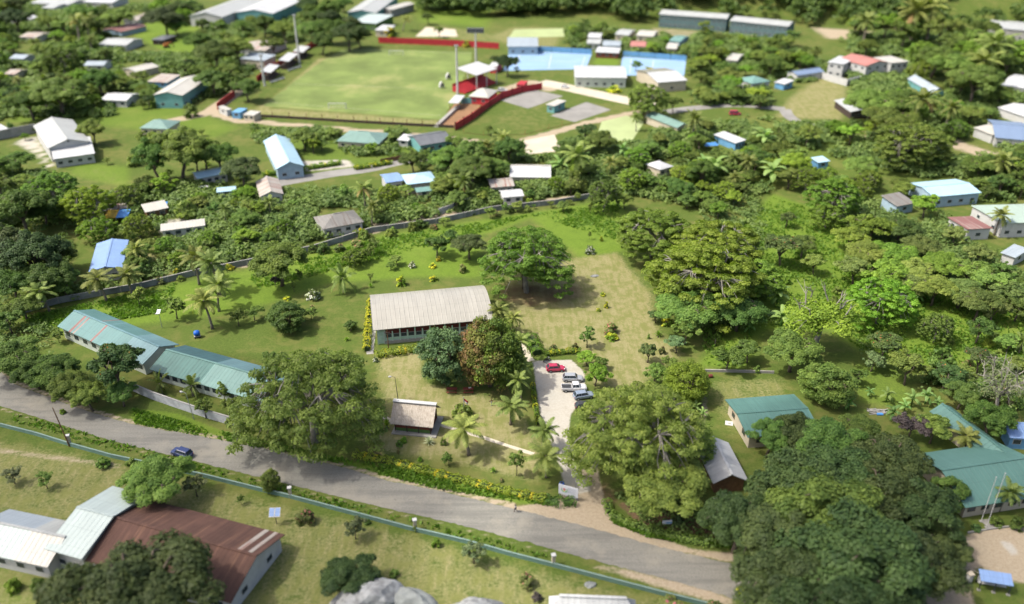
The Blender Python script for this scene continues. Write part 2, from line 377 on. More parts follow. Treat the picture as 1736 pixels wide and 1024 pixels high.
def clump_leaves(rg, cen, rad, flat, per, leaf, outer, ctint, flush=None, flower=0.0, shell=0.55):
    """cen (N,3) rad (N) -> leaf arrays"""
    N = len(cen); cnt = np.maximum(3, (per*(rad/rad.mean())**2).astype(int)); idx = np.repeat(np.arange(N), cnt)
    d = rg.normal(size=(len(idx), 3)); d /= np.linalg.norm(d, axis=1, keepdims=True)
    flip = d[:, 2] < -0.25; d[flip, 2] *= -0.6
    r = rad[idx]*(shell+(1-shell)*rg.random(len(idx)))
    p = cen[idx]+d*r[:, None]*np.array([1, 1, flat])
    nr = d*np.array([0.8, 0.8, 1.0])+np.array([-0.12, -0.06, 0.5])+rg.normal(size=d.shape)*0.33
    sz = leaf*(0.65+0.7*rg.random(len(idx)))
    t0 = np.clip(ctint[idx]+rg.normal(size=len(idx))*0.2, 0, 1)
    t1 = np.zeros(len(idx)) if flush is None else np.clip(flush[idx]*(0.5+0.6*rg.random(len(idx))), 0, 1)
    t2 = ((rg.random(len(idx)) < flower*np.clip(ctint[idx]*1.6, 0, 1)) & (d[:, 2] > 0.2)).astype(float)
    return p, nr, sz, np.stack([t0, t1, t2], 1)
def limb_pts(a, b, sag, rg, n=4):
    a, b = np.array(a, float), np.array(b, float); out = []
    for i in range(n+1):
        t = i/n; p = a*(1-t)+b*t; p[2] += sag*math.sin(math.pi*t)
        if 0 < i < n: p += rg.normal(size=3)*0.03*np.linalg.norm(b-a)
        out.append(tuple(p))
    return out
TREE = {}     # kind -> list of (W0,H0,trunk mesh, crown mesh)
def tree(kind, W, H, style, seed, leafm, barkm, leaf=0.5, per=90, nclump=80, trunk_r=0.25, fork=0.3, flush=False, flower=0.0, limbs=7, bare=1.0, snag=0, fine=45):
    rg = np.random.default_rng(seed); Rr = W/2
    if style == 'umbrella':       # wide layered plates
        k = nclump; a = rg.random(k)*2*math.pi; rr = np.sqrt(rg.random(k))*Rr*0.92
        rr = np.where(rg.random(k) < 0.3, Rr*(0.8+0.14*rg.random(k)), rr)
        lob = 1+0.13*np.sin(3*a+rg.random()*6)+0.09*np.sin(5*a+rg.random()*6); rr *= lob*0.9
        z = H*(0.93-0.42*(rr/Rr)**2.2)-rg.random(k)**1.3*H*0.45
        cen = np.stack([rr*np.cos(a), rr*np.sin(a), z], 1); rad = Rr*(0.055+0.075*rg.random(k)); flat = 0.34
    elif style == 'round':        # tight dome down to the ground
        k = nclump; u = rg.random(k); cz = 1-1.8*u; a = np.arange(k)*2.39996+rg.random(k)*0.5
        s = np.sqrt(np.maximum(0, 1-cz**2)); bump = 1+0.10*np.sin(2*a+seed)+0.12*rg.normal(size=k)*0.7
        cen = np.stack([Rr*0.80*s*np.cos(a)*bump, Rr*0.80*s*np.sin(a)*bump, H*0.48+H*0.42*cz*np.minimum(bump, 1.1)], 1); rad = Rr*(0.16+0.13*rg.random(k)); flat = 0.85
    elif style == 'lobes':        # several big lobes, each a heap of clumps
        nl = max(5, limbs); lc = []; 
        for i in range(nl):
            a = i*2.4+rg.random()*0.9; q = Rr*(0.18+0.45*math.sqrt(i/nl)); lc.append((q*math.cos(a), q*math.sin(a), H*(0.74-0.30*(q/Rr)**1.3-0.16*rg.random()), Rr*(0.34+0.16*rg.random())))
        lc = np.array(lc); k = nclump; li = rg.integers(0, nl, k)
        d = rg.normal(size=(k, 3)); d /= np.linalg.norm(d, axis=1, keepdims=True); d[:, 2] = np.where(d[:, 2] < -0.35, -d[:, 2]*0.7, d[:, 2])
        cen = lc[li, :3]+d*lc[li, 3:4]*np.array([0.85, 0.85, 0.75])*(0.72+0.34*rg.random((k, 1)))
        cen[:, 2] = np.maximum(cen[:, 2], H*0.16); rad = Rr*(0.13+0.13*rg.random(k)); flat = 0.74
    elif style == 'airy':
        k = nclump; d = rg.normal(size=(k, 3)); d /= np.linalg.norm(d, axis=1, keepdims=True); q = 0.35+0.6*rg.random((k, 1))
        cen = d*q*np.array([Rr*0.9, Rr*0.9, H*0.34])+np.array([0, 0, H*0.64]); rad = Rr*(0.14+0.14*rg.random(k)); flat = 0.7
    elif style == 'bush':
        k = nclump; d = rg.normal(size=(k, 3)); d /= np.linalg.norm(d, axis=1, keepdims=True); d[:, 2] = np.abs(d[:, 2])
        cen = d*np.array([Rr*0.78, Rr*0.78, H*0.74])*(0.65+0.4*rg.random((k, 1))); rad = Rr*(0.2+0.16*rg.random(k)); flat = 0.8
    hz = (cen[:, 2]-cen[:, 2].min())/max(1e-3, np.ptp(cen[:, 2]))
    ct = np.clip(0.45+rg.normal(size=len(cen))*0.24, 0, 1)
    fl = None
    if flush:
        q = -1.5*cen[:, 0]/Rr-0.9*(cen[:, 2]/H-0.55)+0.5*rg.normal(size=len(cen))
        fl = np.clip((q+0.12)*1.6, 0, 1)*(0.5+0.5*rg.random(len(cen)))
    p, nr, sz, tt = clump_leaves(rg, cen, rad, flat, per*bare, leaf, None, ct, fl, flower)
    crown = leaf_mesh('crown', p, nr, sz, tt, leafm, 1.5, seed)
    mb = MB(); fz = H*fork; top = (rg.normal()*0.03*W, rg.normal()*0.03*W, fz)
    mb.tube([(0, 0, -0.3), (top[0]*0.3, top[1]*0.3, fz*0.5), top], [trunk_r*1.35, trunk_r, trunk_r*0.85], 8)
    order = rg.permutation(len(cen)); prim = []
    for i in range(limbs):
        a = i*2*math.pi/limbs+rg.random()*0.6; q = Rr*(0.38+0.2*rg.random())
        zz = np.interp(q, [0, Rr], [H*0.80, H*0.55]) if style != 'umbrella' else H*(0.62+0.14*rg.random())
        pts = limb_pts(top, (q*math.cos(a), q*math.sin(a), zz), H*0.03, rg); prim += pts[2:]
        mb.tube(pts, [trunk_r*x for x in (0.62, 0.52, 0.42, 0.34, 0.26)], 6, cap=False)
    prim = np.array(prim)
    for i in order[:min(len(cen), fine)]:
        c = cen[i]; j = np.argmin(((prim-c)**2).sum(1)); e = c+np.array([0, 0, rad[i]*0.15])
        mb.tube(limb_pts(prim[j], e, np.linalg.norm(e-prim[j])*0.06, rg, 3), [trunk_r*x for x in (0.24, 0.18, 0.12, 0.05)], 4, cap=False)
    for i in range(snag):      # bleached limbs that reach out through the crown
        a = i*2.39996+rg.random(); q = Rr*(0.35+0.5*rg.random()); e = np.array([q*math.cos(a), q*math.sin(a), H*(1.04-0.38*(q/Rr)**2)])
        b = prim[np.argmin(((prim-e)**2).sum(1))]; pts = limb_pts(b, e, H*0.03, rg, 4); mb.tube(pts, [trunk_r*x for x in (0.36, 0.30, 0.24, 0.16, 0.06)], 5, cap=False)
        for k in range(3):
            f = np.array(pts[2+k % 2]); g = e+rg.normal(size=3)*np.array([1, 1, .4])*Rr*0.15; mb.tube(limb_pts(f, g, 0.1, rg, 2), [trunk_r*x for x in (0.15, 0.10, 0.04)], 4, cap=False)
    tm = mb.mesh('trunk', barkm, True)
    TREE.setdefault(kind, []).append((W, H, tm, crown))
B_, PB = M['bark'], M['palebark']
for s in (1, 2, 3): tree('rain', 24, 12.5, 'umbrella', s, L['rain'], PB, 0.29, 125, 340, 0.55, 0.30, limbs=8, fine=80)
for s in (4, 5): tree('oldrain', 26, 14.5, 'umbrella', s, L['olive'], PB, 0.27, 80, 430, 0.60, 0.34, limbs=10, fine=170)
for s in (6, 7): tree('mango', 11, 11, 'round', s, L['bluish'], B_, 0.29, 120, 120, 0.32, 0.25)
tree('redmango', 13, 12.5, 'round', 9, L['mango'], B_, 0.30, 120, 150, 0.36, 0.25, flush=True)
for s in (11, 12, 13, 14): tree('broad', 9, 8.5, 'lobes', s, L['mid'], B_, 0.30, 110, 62, 0.22, 0.28)
for s in (15, 16, 17): tree('big', 17, 15, 'lobes', s, L['dark'], B_, 0.31, 290, 110, 0.45, 0.28, limbs=12)
for s in (18, 19): tree('airy', 5, 5.5, 'airy', s, L['mid'], B_, 0.30, 30, 30, 0.10, 0.35, limbs=5)
for s in (20, 21): tree('tulip', 9, 11, 'lobes', s, L['tulip'], B_, 0.31, 120, 70, 0.25, 0.25, flower=0.022)
tree('bare', 13, 12, 'airy', 22, L['grey'], PB, 0.26, 20, 120, 0.34, 0.32, limbs=11, bare=0.5, snag=16, fine=110)
tree('paleb', 15, 13, 'lobes', 23, L['bright'], PB, 0.32, 120, 95, 0.50, 0.38, limbs=10, bare=0.7, snag=9, fine=60)
for s in (24, 25, 26): tree('bush', 3.2, 2.4, 'bush', s, L['mid'], B_, 0.26, 34, 30, 0.06, 0.2, limbs=4)
tree('croton', 2.2, 1.8, 'bush', 27, L['croton'], B_, 0.24, 30, 26, 0.05, 0.2, limbs=4, flush=True)
tree('pinkbush', 2.6, 2.4, 'bush', 28, L['flowerpink'], B_, 0.24, 32, 26, 0.05, 0.2, limbs=4, flower=0.22)
tree('whitebush', 3.0, 2.2, 'bush', 29, L['flowerwhite'], B_, 0.24, 32, 26, 0.05, 0.2, limbs=4, flower=0.45)
def strip_leaf(V, Fc, T, pts, side, w, tint, fold=0.25, tears=0):
    """leaf blade either side of a midrib polyline"""
    n = len(pts); base = len(V)
    for i, p in enumerate(pts):
        ww = w*math.sin(math.pi*min(0.97, 0.10+0.88*i/(n-1)))**0.6
        for s in (-1, 0, 1): V.append(tuple(np.array(p)+side*ww*s+np.array([0, 0, -fold*ww*abs(s)])) ); T.append(tint)
    for i in range(n-1):
        if tears and i % tears == tears-1: pass
        for s in (0, 1):
            a = base+3*i+s; Fc.append((a, a+1, a+4, a+3))
def raw_leaf_mesh(name, V, Fc, T, mat):
    me = bpy.data.meshes.new(name); me.from_pydata(V, [], Fc); at = me.attributes.new('tint', 'FLOAT_COLOR', 'POINT')
    at.data.foreach_set('color', np.array([(t[0], t[1], t[2], 1) for t in T], np.float32).ravel()); me.materials.append(mat); me.update(); return me
def palm(kind, h, seed, nf=20, fl=3.6, lean=0.12, dead=0.12):
    rg = np.random.default_rng(seed); V, Fc, T = [], [], []
    la = rg.random()*6.28; top = np.array([math.cos(la)*lean*h, math.sin(la)*lean*h, h])
    for i in range(nf):
        a = i*2.39996+rg.random()*0.4; u = i/(nf-1); e = R(78-108*u**0.85)+rg.normal()*0.1; ln = fl*(0.8+0.3*rg.random())*(0.75 if i < 3 else 1)
        pts = []; p = top.copy(); st = 9; el = e
        for k in range(st+1):
            pts.append(p.copy()); p = p+np.array([math.cos(a)*math.cos(el), math.sin(a)*math.cos(el), math.sin(el)])*ln/st; el -= (0.115+0.06*u)*(0.5+0.11*k)
        side = np.array([-math.sin(a), math.cos(a), 0]); isdead = rg.random() < dead and u > 0.7
        for k in range(22):
            f = 0.10+0.88*k/21; j = min(st-1, int(f*st)); q = pts[j]*(1-(f*st-j))+pts[j+1]*(f*st-j); fw = (pts[j+1]-pts[j]); fw /= np.linalg.norm(fw)
            ll = fl*0.24*math.sin(math.pi*(0.12+0.83*f))**0.7
            for s in (-1, 1):
                d = side*s*0.8+fw*0.55+np.array([0, 0, -0.28-0.25*u])+rg.normal(size=3)*0.06; d /= np.linalg.norm(d)
                w = fw*fl*0.021; b = len(V); V += [tuple(q-w), tuple(q+w), tuple(q+d*ll*0.6+w*0.9), tuple(q+d*ll), tuple(q+d*ll*0.6-w*0.9)]
                tv = (float(np.clip(0.55+rg.normal()*0.2-0.25*u, 0, 1)), 0.9 if isdead else 0.0, 0.0); T += [tv]*5; Fc.append((b, b+1, b+2, b+3, b+4))
    cr = raw_leaf_mesh('crown', V, Fc, T, L['palm']); mb = MB(); n = 7
    mb.tube([tuple(top*np.array([(i/n)**1.6, (i/n)**1.6, i/n])-np.array([0, 0, 0.3 if i == 0 else 0])) for i in range(n+1)], [0.24-0.10*i/n+(0.08 if i == 0 else 0) for i in range(n+1)], 8)
    g = rg.random(6)*6.28
    for q in g: mb.tube([tuple(top+np.array([0.22*math.cos(q), 0.22*math.sin(q), -0.25])), tuple(top+np.array([0.27*math.cos(q), 0.27*math.sin(q), -0.5]))], [0.13, 0.10], 6)
    TREE.setdefault(kind, []).append((2*fl*0.86, h+fl*0.35, mb.mesh('trunk', M['palmbark'], True), cr))
for s in (31, 32, 33): palm('palm', 6.2, s)
palm('palm', 7.6, 36, 16, 3.3, 0.22, 0.35); palm('palm', 5.0, 37, 24, 3.3, 0.05, 0.25)
palm('youngpalm', 2.2, 34, 15, 3.0, 0.05); palm('youngpalm', 1.2, 35, 12, 2.4, 0.05)
def banana(seed, h=2.2, nl=9, ll=2.1):
    rg = np.random.default_rng(seed); V, Fc, T = [], [], []
    for i in range(nl):
        a = i*2.39996+rg.random()*0.5; el = R(80-75*i/nl)+rg.normal()*0.08; p = np.array([0, 0, h*(0.95-0.03*i)]); pts = []
        for k in range(8):
            pts.append(p.copy()); p = p+np.array([math.cos(a)*math.cos(el), math.sin(a)*math.cos(el), math.sin(el)])*ll*(0.8+0.3*rg.random())/7; el -= 0.20+0.03*k
        strip_leaf(V, Fc, T, pts, np.array([-math.sin(a), math.cos(a), 0]), 0.33, (float(np.clip(0.5+rg.normal()*0.25, 0, 1)), 0, 0))
    mb = MB().tube([(0, 0, -0.2), (0.05, 0, h*0.5), (0.02, 0.03, h)], [0.17, 0.14, 0.09], 8)
    TREE.setdefault('banana', []).append((ll*1.75, h+ll*0.6, mb.mesh('trunk', L['banana'], True), raw_leaf_mesh('crown', V, Fc, T, L['banana'])))
banana(41); banana(42)
def agave(seed, kind, mat, n=34, ll=1.3, h=0.2, trunk=False):
    rg = np.random.default_rng(seed); V, Fc, T = [], [], []
    for i in range(n):
        a = i*2.39996; el = R(82-78*i/n); pts = [np.array([0, 0, h])+np.array([math.cos(a)*math.cos(el), math.sin(a)*math.cos(el), math.sin(el)])*ll*k/4-np.array([0, 0, 0.02*k*k*ll*0.5]) for k in range(5)]
        strip_leaf(V, Fc, T, pts, np.array([-math.sin(a), math.cos(a), 0]), 0.09, (float(rg.random()), 0, 0), -0.3)
    mb = MB().tube([(0, 0, -0.1), (0, 0, h+0.1)], [0.14, 0.1], 8)
    TREE.setdefault(kind, []).append((ll*1.9, h+ll, mb.mesh('trunk', M['palmbark'], True), raw_leaf_mesh('crown', V, Fc, T, mat)))
agave(51, 'agave', L['agave']); agave(52, 'yucca', L['mid'], 40, 0.9, 1.3)
agave(53, 'spiky', L['bright'], 30, 0.9, 0.25)
NAME = dict(rain='rain_tree', oldrain='rain_tree', mango='mango_tree', redmango='mango_tree', broad='broadleaf_tree', big='shade_tree', airy='young_tree',
            tulip='tulip_tree', bare='bare_tree', paleb='pale_barked_tree', bush='shrub', croton='croton_shrub', pinkbush='flowering_shrub', whitebush='flowering_shrub',
            palm='coconut_palm', youngpalm='young_palm', banana='banana_plant', agave='agave_plant', yucca='yucca_plant', spiky='spiky_plant')
CAT = dict(bush='shrub', croton='shrub', pinkbush='shrub', whitebush='shrub', palm='palm tree', youngpalm='palm tree', banana='banana plant', agave='plant', yucca='plant', spiky='plant')
LOOK = dict(rain='spreading feathery yellow-green tree', oldrain='wide thin-leaved olive tree', mango='dense rounded blue-green tree', redmango='dense tree with reddish new leaves',
            broad='{c} leafy tree', big='large {c} lumpy tree', airy='small {c} loose tree', tulip='dark tree with orange blossoms', bare='half bare silvery tree', paleb='yellow-green tree with pale limbs',
            bush='{c} rounded shrub', croton='yellow-leaved shrub', pinkbush='pink flowering shrub', whitebush='white flowering shrub', palm='coconut palm', youngpalm='young palm',
            banana='banana plant', agave='grey-green agave', yucca='small yucca', spiky='bright spiky plant')
CW = dict(scrub='dull green', tulip='dusky', mid='mid green', bright='bright green', dark='dark green', deep='deep green', bluish='blue-green', rain='yellow-green', olive='olive green', grey='grey-green', purple='purple', mango='reddish', croton='yellow')
DEFC = dict(broad='mid', big='dark', airy='mid', bush='mid')
PLANTS = []   # dict(kind, obj, px, py, w, label)
prng = random.Random(77)
def put(kind, cx, ytop, w, asp=None, col=None, label=None, rz=None, lean=None, var=None):
    """cx, ytop, w in photo pixels give the crown's place; solved to a ground point and a real size"""
    vs = TREE[kind]; W0, H0, tm, cm = vs[prng.randrange(len(vs)) if var is None else var % len(vs)]
    asp = asp or H0/W0*prng.uniform(0.92, 1.08); h = 6.0
    for _ in range(6):
        p = G(cx, ytop, h*0.93); _, _, dep = proj(p); Wm = w*dep/F_PX; h = Wm*asp
    sh = Wm*0.22 if kind not in ('palm', 'youngpalm') else 0      # silhouette top lies behind the apex
    loc = Vector((p.x, p.y-sh, 0)); return plant(kind, loc, Wm, h, (W0, H0, tm, cm), col, label, rz)
def plant(kind, loc, Wm, h, var, col=None, label=None, rz=None):
    W0, H0, tm, cm = var; nm = NAME[kind]
    if col == 'purple': nm = 'purple_leaved_tree'
    e = bpy.data.objects.new(nm, None); COL.objects.link(e); e.location = loc; e.empty_display_size = 0.3
    e.rotation_euler = (0, 0, prng.random()*6.28 if rz is None else rz); e.scale = (Wm/W0, Wm/W0, h/H0)
    for n_, me in (('trunk', tm), ('crown', cm)):
        o = bpy.data.objects.new(n_, me); COL.objects.link(o); o.parent = e
        if n_ == 'crown' and col:
            o.material_slots[0].link = 'OBJECT'; o.material_slots[0].material = L[col]
    e['category'] = CAT.get(kind, nm.replace('_', ' '))
    px, py, _ = proj(loc); c = CW[col or DEFC.get(kind, 'mid')]
    if label: e['label'] = label
    PLANTS.append(dict(o=e, kind=kind, look=LOOK[kind].format(c=c), px=px, py=py, w=Wm*F_PX/proj(loc)[2], loc=loc, label=label, r=Wm/2))
    return e
def hedge(name, pxs, width, height, mat, label, cat='hedge', leaf=0.22, flush=0.6, dens=70, seed=1, z0=0.0):
    """clipped leafy bank along a line of ground points"""
    rg = np.random.default_rng(seed); pts = [np.array(G(*p)) for p in pxs]; P, N_, T, core = [], [], [], MB()
    cen = sum(pts)/len(pts); origin = Vector((cen[0], cen[1], 0))
    for a, b in zip(pts[:-1], pts[1:]):
        ln = np.linalg.norm(b-a); d = (b-a)/ln; s = np.array([-d[1], d[0], 0]); n = int(ln*dens*(width+2*height)/3)
        t = rg.random(n)*ln; ang = rg.random(n)*math.pi; wob = 1+0.16*np.sin(t*1.9+seed)+0.10*np.sin(t*4.3)
        q = np.cos(ang); r = np.sin(ang)
        pp = a[None]+d[None]*t[:, None]+s[None]*(np.sign(q)*np.abs(q)**0.6*width/2*wob)[:, None]; pp[:, 2] = z0+r**0.6*height*wob+rg.normal(size=n)*0.05
        P.append(pp); N_.append(s[None]*q[:, None]+np.array([0, 0, 1])*r[:, None]+rg.normal(size=(n, 3))*0.45)
        fl = np.clip((np.sin(t*1.1+seed*1.3)+np.sin(t*2.7+seed)+0.7*np.sin(t*5.9)+flush*3.4-1.7), 0, 1)*(rg.random(n) < np.clip((pp[:, 2]-z0)/height*1.3-0.25, 0, 0.9))*(0.5+0.5*rg.random(n)); T.append(np.stack([np.clip(0.45+rg.normal(size=n)*0.25, 0, 1), np.clip(fl, 0, 1), np.zeros(n)], 1))
    P = np.concatenate(P)-np.array(origin); me = leaf_mesh(name, P, np.concatenate(N_), leaf*(0.7+0.6*rg.random(len(P))), np.concatenate(T), mat, 1.4, seed)
    o = link(bpy.data.objects.new(name, me)); o.location = origin; tag(o, label, cat)
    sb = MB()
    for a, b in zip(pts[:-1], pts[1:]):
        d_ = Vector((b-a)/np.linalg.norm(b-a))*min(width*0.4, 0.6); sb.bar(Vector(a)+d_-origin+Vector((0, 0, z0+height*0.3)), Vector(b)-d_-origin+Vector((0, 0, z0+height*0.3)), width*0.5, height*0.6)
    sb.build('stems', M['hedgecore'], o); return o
# ------------------------------------------------------------------ ground
def axis(a, b, step, coarse, lo, hi):
    c = list(np.arange(a, b+0.01, step)); d = []; x = b; s = step
    while x < hi: s = min(s*1.12, coarse); x += s; d.append(x)
    e = []; x = a; s = step
    while x > lo: s = min(s*1.12, coarse); x -= s; e.append(x)
    return np.array(e[::-1]+c+d)
gx = np.concatenate([[-6000, -3000, -1500, -800], axis(-125, 135, 0.9, 4.0, -430, 430), [800, 1500, 3000, 6000]])
gy = np.concatenate([[-600, -100, 20], axis(82, 260, 0.9, 4.0, 60, 720), [900, 1300, 2200, 4000, 7000]])
GX, GY = np.meshgrid(gx, gy); NX, NY = len(gx), len(gy)
P2D = np.stack([GX.ravel(), GY.ravel()], 1)
def terr(x, y):
    """low wooded bank beyond the sports ground"""
    t = np.clip((y-(545-0.10*(x-40)))/60.0, 0, 1)*np.clip((x-5)/60.0, 0, 1); return 16*t*t*(3-2*t)
def w2(pxs): return np.array([[*G(*p)[:2]] for p in pxs])
def poly_w(pxs, soft=2.5, closed=True, width=0.0):
    """1 inside the outline (or near the line), fading over soft metres"""
    q = w2(pxs); m = len(q); dist = np.full(len(P2D), 1e9); ins = np.zeros(len(P2D), bool)
    lo, hi = q.min(0)-soft-width-2, q.max(0)+soft+width+2
    sel = np.where(((P2D > lo) & (P2D < hi)).all(1))[0]; X = P2D[sel]; d = np.full(len(sel), 1e9); inn = np.zeros(len(sel), bool)
    for i in range(m if closed else m-1):
        a, b = q[i], q[(i+1) % m]; ab = b-a; t = np.clip(((X-a)@ab)/max(1e-9, ab@ab), 0, 1)
        d = np.minimum(d, np.linalg.norm(X-a-t[:, None]*ab, axis=1))
        if closed:
            c = ((a[1] > X[:, 1]) != (b[1] > X[:, 1])); inn ^= c & (X[:, 0] < (b[0]-a[0])*(X[:, 1]-a[1])/(b[1]-a[1]+1e-12)+a[0])
    sd = np.where(inn, d, -d) if closed else width/2-d
    w = np.clip(0.5+sd/(2*soft), 0, 1); out = np.zeros(len(P2D)); out[sel] = w*w*(3-2*w); return out
cov = np.zeros((len(P2D), 6))    # dry, lush, dirt, gravel, litter, bare
def paint(ch, pxs, amt=1.0, soft=2.5, closed=True, width=0.0): cov[:, ch] = np.maximum(cov[:, ch], poly_w(pxs, soft, closed, width)*amt)
# dry mown lawns
paint(0, [(636,600),(715,592),(720,650),(790,662),(880,690),(905,740),(925,770),(905,815),(840,800),(760,782),(660,768),(612,745),(655,700)], 0.95, 4)
paint(0, [(862,520),(860,470),(985,436),(1045,428),(1080,470),(1105,500),(1115,560),(1155,600),(1110,625),(1085,665),(1000,650),(985,600),(925,592),(880,570)], 1.0, 5)
paint(0, [(-80,728),(160,768),(430,838),(700,900),(900,955),(1200,1032),(1200,1150),(-80,1150)], 0.54, 3)
paint(0, [(430,196),(520,140),(600,85),(640,74),(842,80),(800,150),(745,214)], 0.30, 6)
paint(0, [(425,190),(470,160),(540,98),(560,98),(500,150),(455,185)], 0.9, 4); paint(0, [(425,195),(430,180),(780,205),(765,216)], 0.7, 4)
paint(0, [(1308,200),(1335,165),(1390,128),(1440,148),(1432,205)], 0.75, 5)
paint(0, [(800,220),(870,165),(1040,190),(890,225)], 0.35, 6)
paint(0, [(1195,640),(1330,635),(1345,680),(1240,745),(1205,690)], 0.5, 3)
paint(0, [(0,702),(100,728),(200,758),(340,795),(640,872),(940,950),(940,958),(640,885),(340,806),(0,722)], 0.4, 1.5)
paint(0, [(820,62),(870,44),(960,46),(950,80),(880,85)], 0.6, 6); paint(0, [(700,62),(740,40),(860,60),(850,75)], 0.5, 6)
paint(0, [(190,420),(260,430),(300,470),(215,480)], 0.9, 2)
paint(0, [(90,285),(160,280),(220,290),(215,320),(110,310)], 0.35, 3)
# lush grass
paint(1, [(30,550),(240,494),(420,457),(640,400),(940,354),(1060,335),(1062,425),(985,440),(900,370),(815,400),(815,470),(700,470),(560,480),(420,525),(280,545),(90,568)], 1.0, 7)
paint(1, [(1200,430),(1310,328),(1420,368),(1500,470),(1800,480),(1800,640),(1500,620),(1400,560),(1300,560),(1260,625),(1180,622),(1300,480)], 1.0, 6)
paint(1, [(215,690),(300,700),(430,750),(640,790),(740,795),(950,850),(935,862),(740,832),(640,812),(580,792),(420,758),(225,720)], 0.9, 1.5)
paint(1, [(1030,860),(1070,885),(1210,915),(1245,930),(1100,915),(1040,890)], 0.9, 1.2)
paint(1, [(215,55),(265,28),(430,68),(380,105),(300,100)], 0.9, 8); paint(1, [(0,180),(300,175),(420,215),(360,240),(100,210),(0,212)], 0.55, 6)
paint(1, [(420,215),(560,220),(760,236),(860,250),(560,300),(430,240)], 0.5, 6)
paint(1, [(690,0),(850,-10),(840,50),(700,40)], 0.6, 12); paint(1, [(1010,98),(1050,98),(1050,112),(1000,110)], 0.8, 3)
paint(1, [(100,270),(225,280),(230,325),(110,300)], 0.6, 4); paint(1, [(1180,200),(1330,190),(1560,300),(1300,330),(1150,260)], 0.4, 8)
paint(1, [(1440,610),(1540,620),(1560,700),(1440,690)], 0.5, 3); paint(1, [(-20,930),(60,960),(90,1060),(-40,1060)], 0.7, 3)
# bare earth, shoulders and tracks
paint(2, [(800,848),(868,860),(950,848),(972,800),(1010,790),(1026,850),(1055,892),(1180,932),(1250,938),(1245,954),(1100,928),(990,901),(868,872)], 1.0, 1.0)
paint(2, [(1000,960),(1040,958),(1200,995),(1260,1020),(1230,1030),(1110,995)], 0.8, 1.6)
paint(2, [(0,690),(100,722),(250,766),(540,838),(760,888),(940,936),(930,938),(760,892),(540,842),(250,770),(0,696)], 0.7, 0.7)
paint(2, [(-10,626),(20,645),(60,661),(140,691),(225,716),(325,734),(434,754),(585,790),(650,810),(735,827),(868,855)], 0.85, 0.8, False, 1.2)
for t, wd_ in (([(290,205),(352,192),(380,172),(410,150)], 7), ([(352,190),(400,204),(560,217),(760,234),(850,246),(905,234),(1000,207),(1080,190)], 5),
               ([(1600,233),(1640,252),(1700,268)], 9), ([(1180,740),(1195,700),(1190,650)], 1), ([(1440,228),(1490,240)], 5), ([(930,150),(900,140),(868,150)], 9),
               ([(0,764),(60,772),(130,780),(200,790)], 0.9), ([(640,380),(740,366),(840,352),(985,333)], 3.5), ([(400,425),(415,447)], 5), ([(640,392),(560,412),(520,420)], 2.5)):
    paint(2, t, 0.9, 2.0, False, wd_)
paint(2, [(1600,940),(1640,905),(1690,893),(1800,890),(1800,1000),(1715,985),(1660,960),(1640,975),(1660,1060),(1500,1060),(1560,1000)], 0.95, 1.5)
paint(3, [(1690,915),(1715,920),(1730,940),(1715,942)], 0.9, 1.0)
paint(2, [(1370,45),(1500,55),(1520,70),(1400,66)], 0.8, 8); paint(2, [(1100,45),(1340,62),(1330,75),(1100,60)], 0.5, 5)
paint(2, [(720,180),(800,175),(815,178),(765,215),(735,212)], 0.0, 2)
paint(2, [(215,432),(232,440),(240,455),(222,462)], 0.7, 2); paint(2, [(270,470),(290,468),(296,478),(276,480)], 0.6, 1.5)
# gravel
paint(3, [(903,612),(968,610),(990,630),(993,668),(968,702),(962,742),(978,790),(1003,832),(962,842),(952,802),(937,760),(916,702)], 1.0, 0.9)
paint(3, [(20,242),(62,226),(98,288),(76,286),(58,262)], 0.8, 3); paint(3, [(498,274),(590,270),(602,283),(520,291)], 0.9, 2.5)
paint(3, [(255,372),(350,366),(356,400),(270,402)], 0.6, 2.5)
# leaf litter under crowns
paint(4, [(1045,850),(1205,880),(1235,915),(1080,890)], 0.95, 1.5); paint(4, [(560,760),(640,790),(690,800),(640,745)], 0.5, 3)
paint(4, [(835,480),(990,480),(1000,505),(900,525),(840,510)], 0.55, 3); paint(4, [(985,800),(1060,830),(1040,860),(1000,830)], 0.6, 2)
paint(4, [(1640,640),(1736,650),(1736,740),(1660,720)], 0.5, 3); paint(4, [(760,640),(880,650),(870,680),(790,675)], 0.4, 2)
GZ = terr(P2D[:, 0], P2D[:, 1]) - 0.0
me = bpy.data.meshes.new('ground'); me.vertices.add(NX*NY)
me.vertices.foreach_set('co', np.stack([P2D[:, 0], P2D[:, 1], GZ], 1).astype(np.float32).ravel())
ii = (np.arange(NY-1)[:, None]*NX+np.arange(NX-1)[None]).ravel(); q = np.stack([ii, ii+1, ii+NX+1, ii+NX], 1).astype(np.int32)
me.loops.add(q.size); me.polygons.add(len(q)); me.loops.foreach_set('vertex_index', q.ravel()); me.polygons.foreach_set('loop_start', np.arange(0, q.size, 4, dtype=np.int32))
for nm, k in (('cover', 0), ('bare', 3)):
    at = me.attributes.new(nm, 'FLOAT_COLOR', 'POINT'); at.data.foreach_set('color', np.concatenate([cov[:, k:k+3], np.ones((len(cov), 1))], 1).astype(np.float32).ravel())
me.update(calc_edges=True)
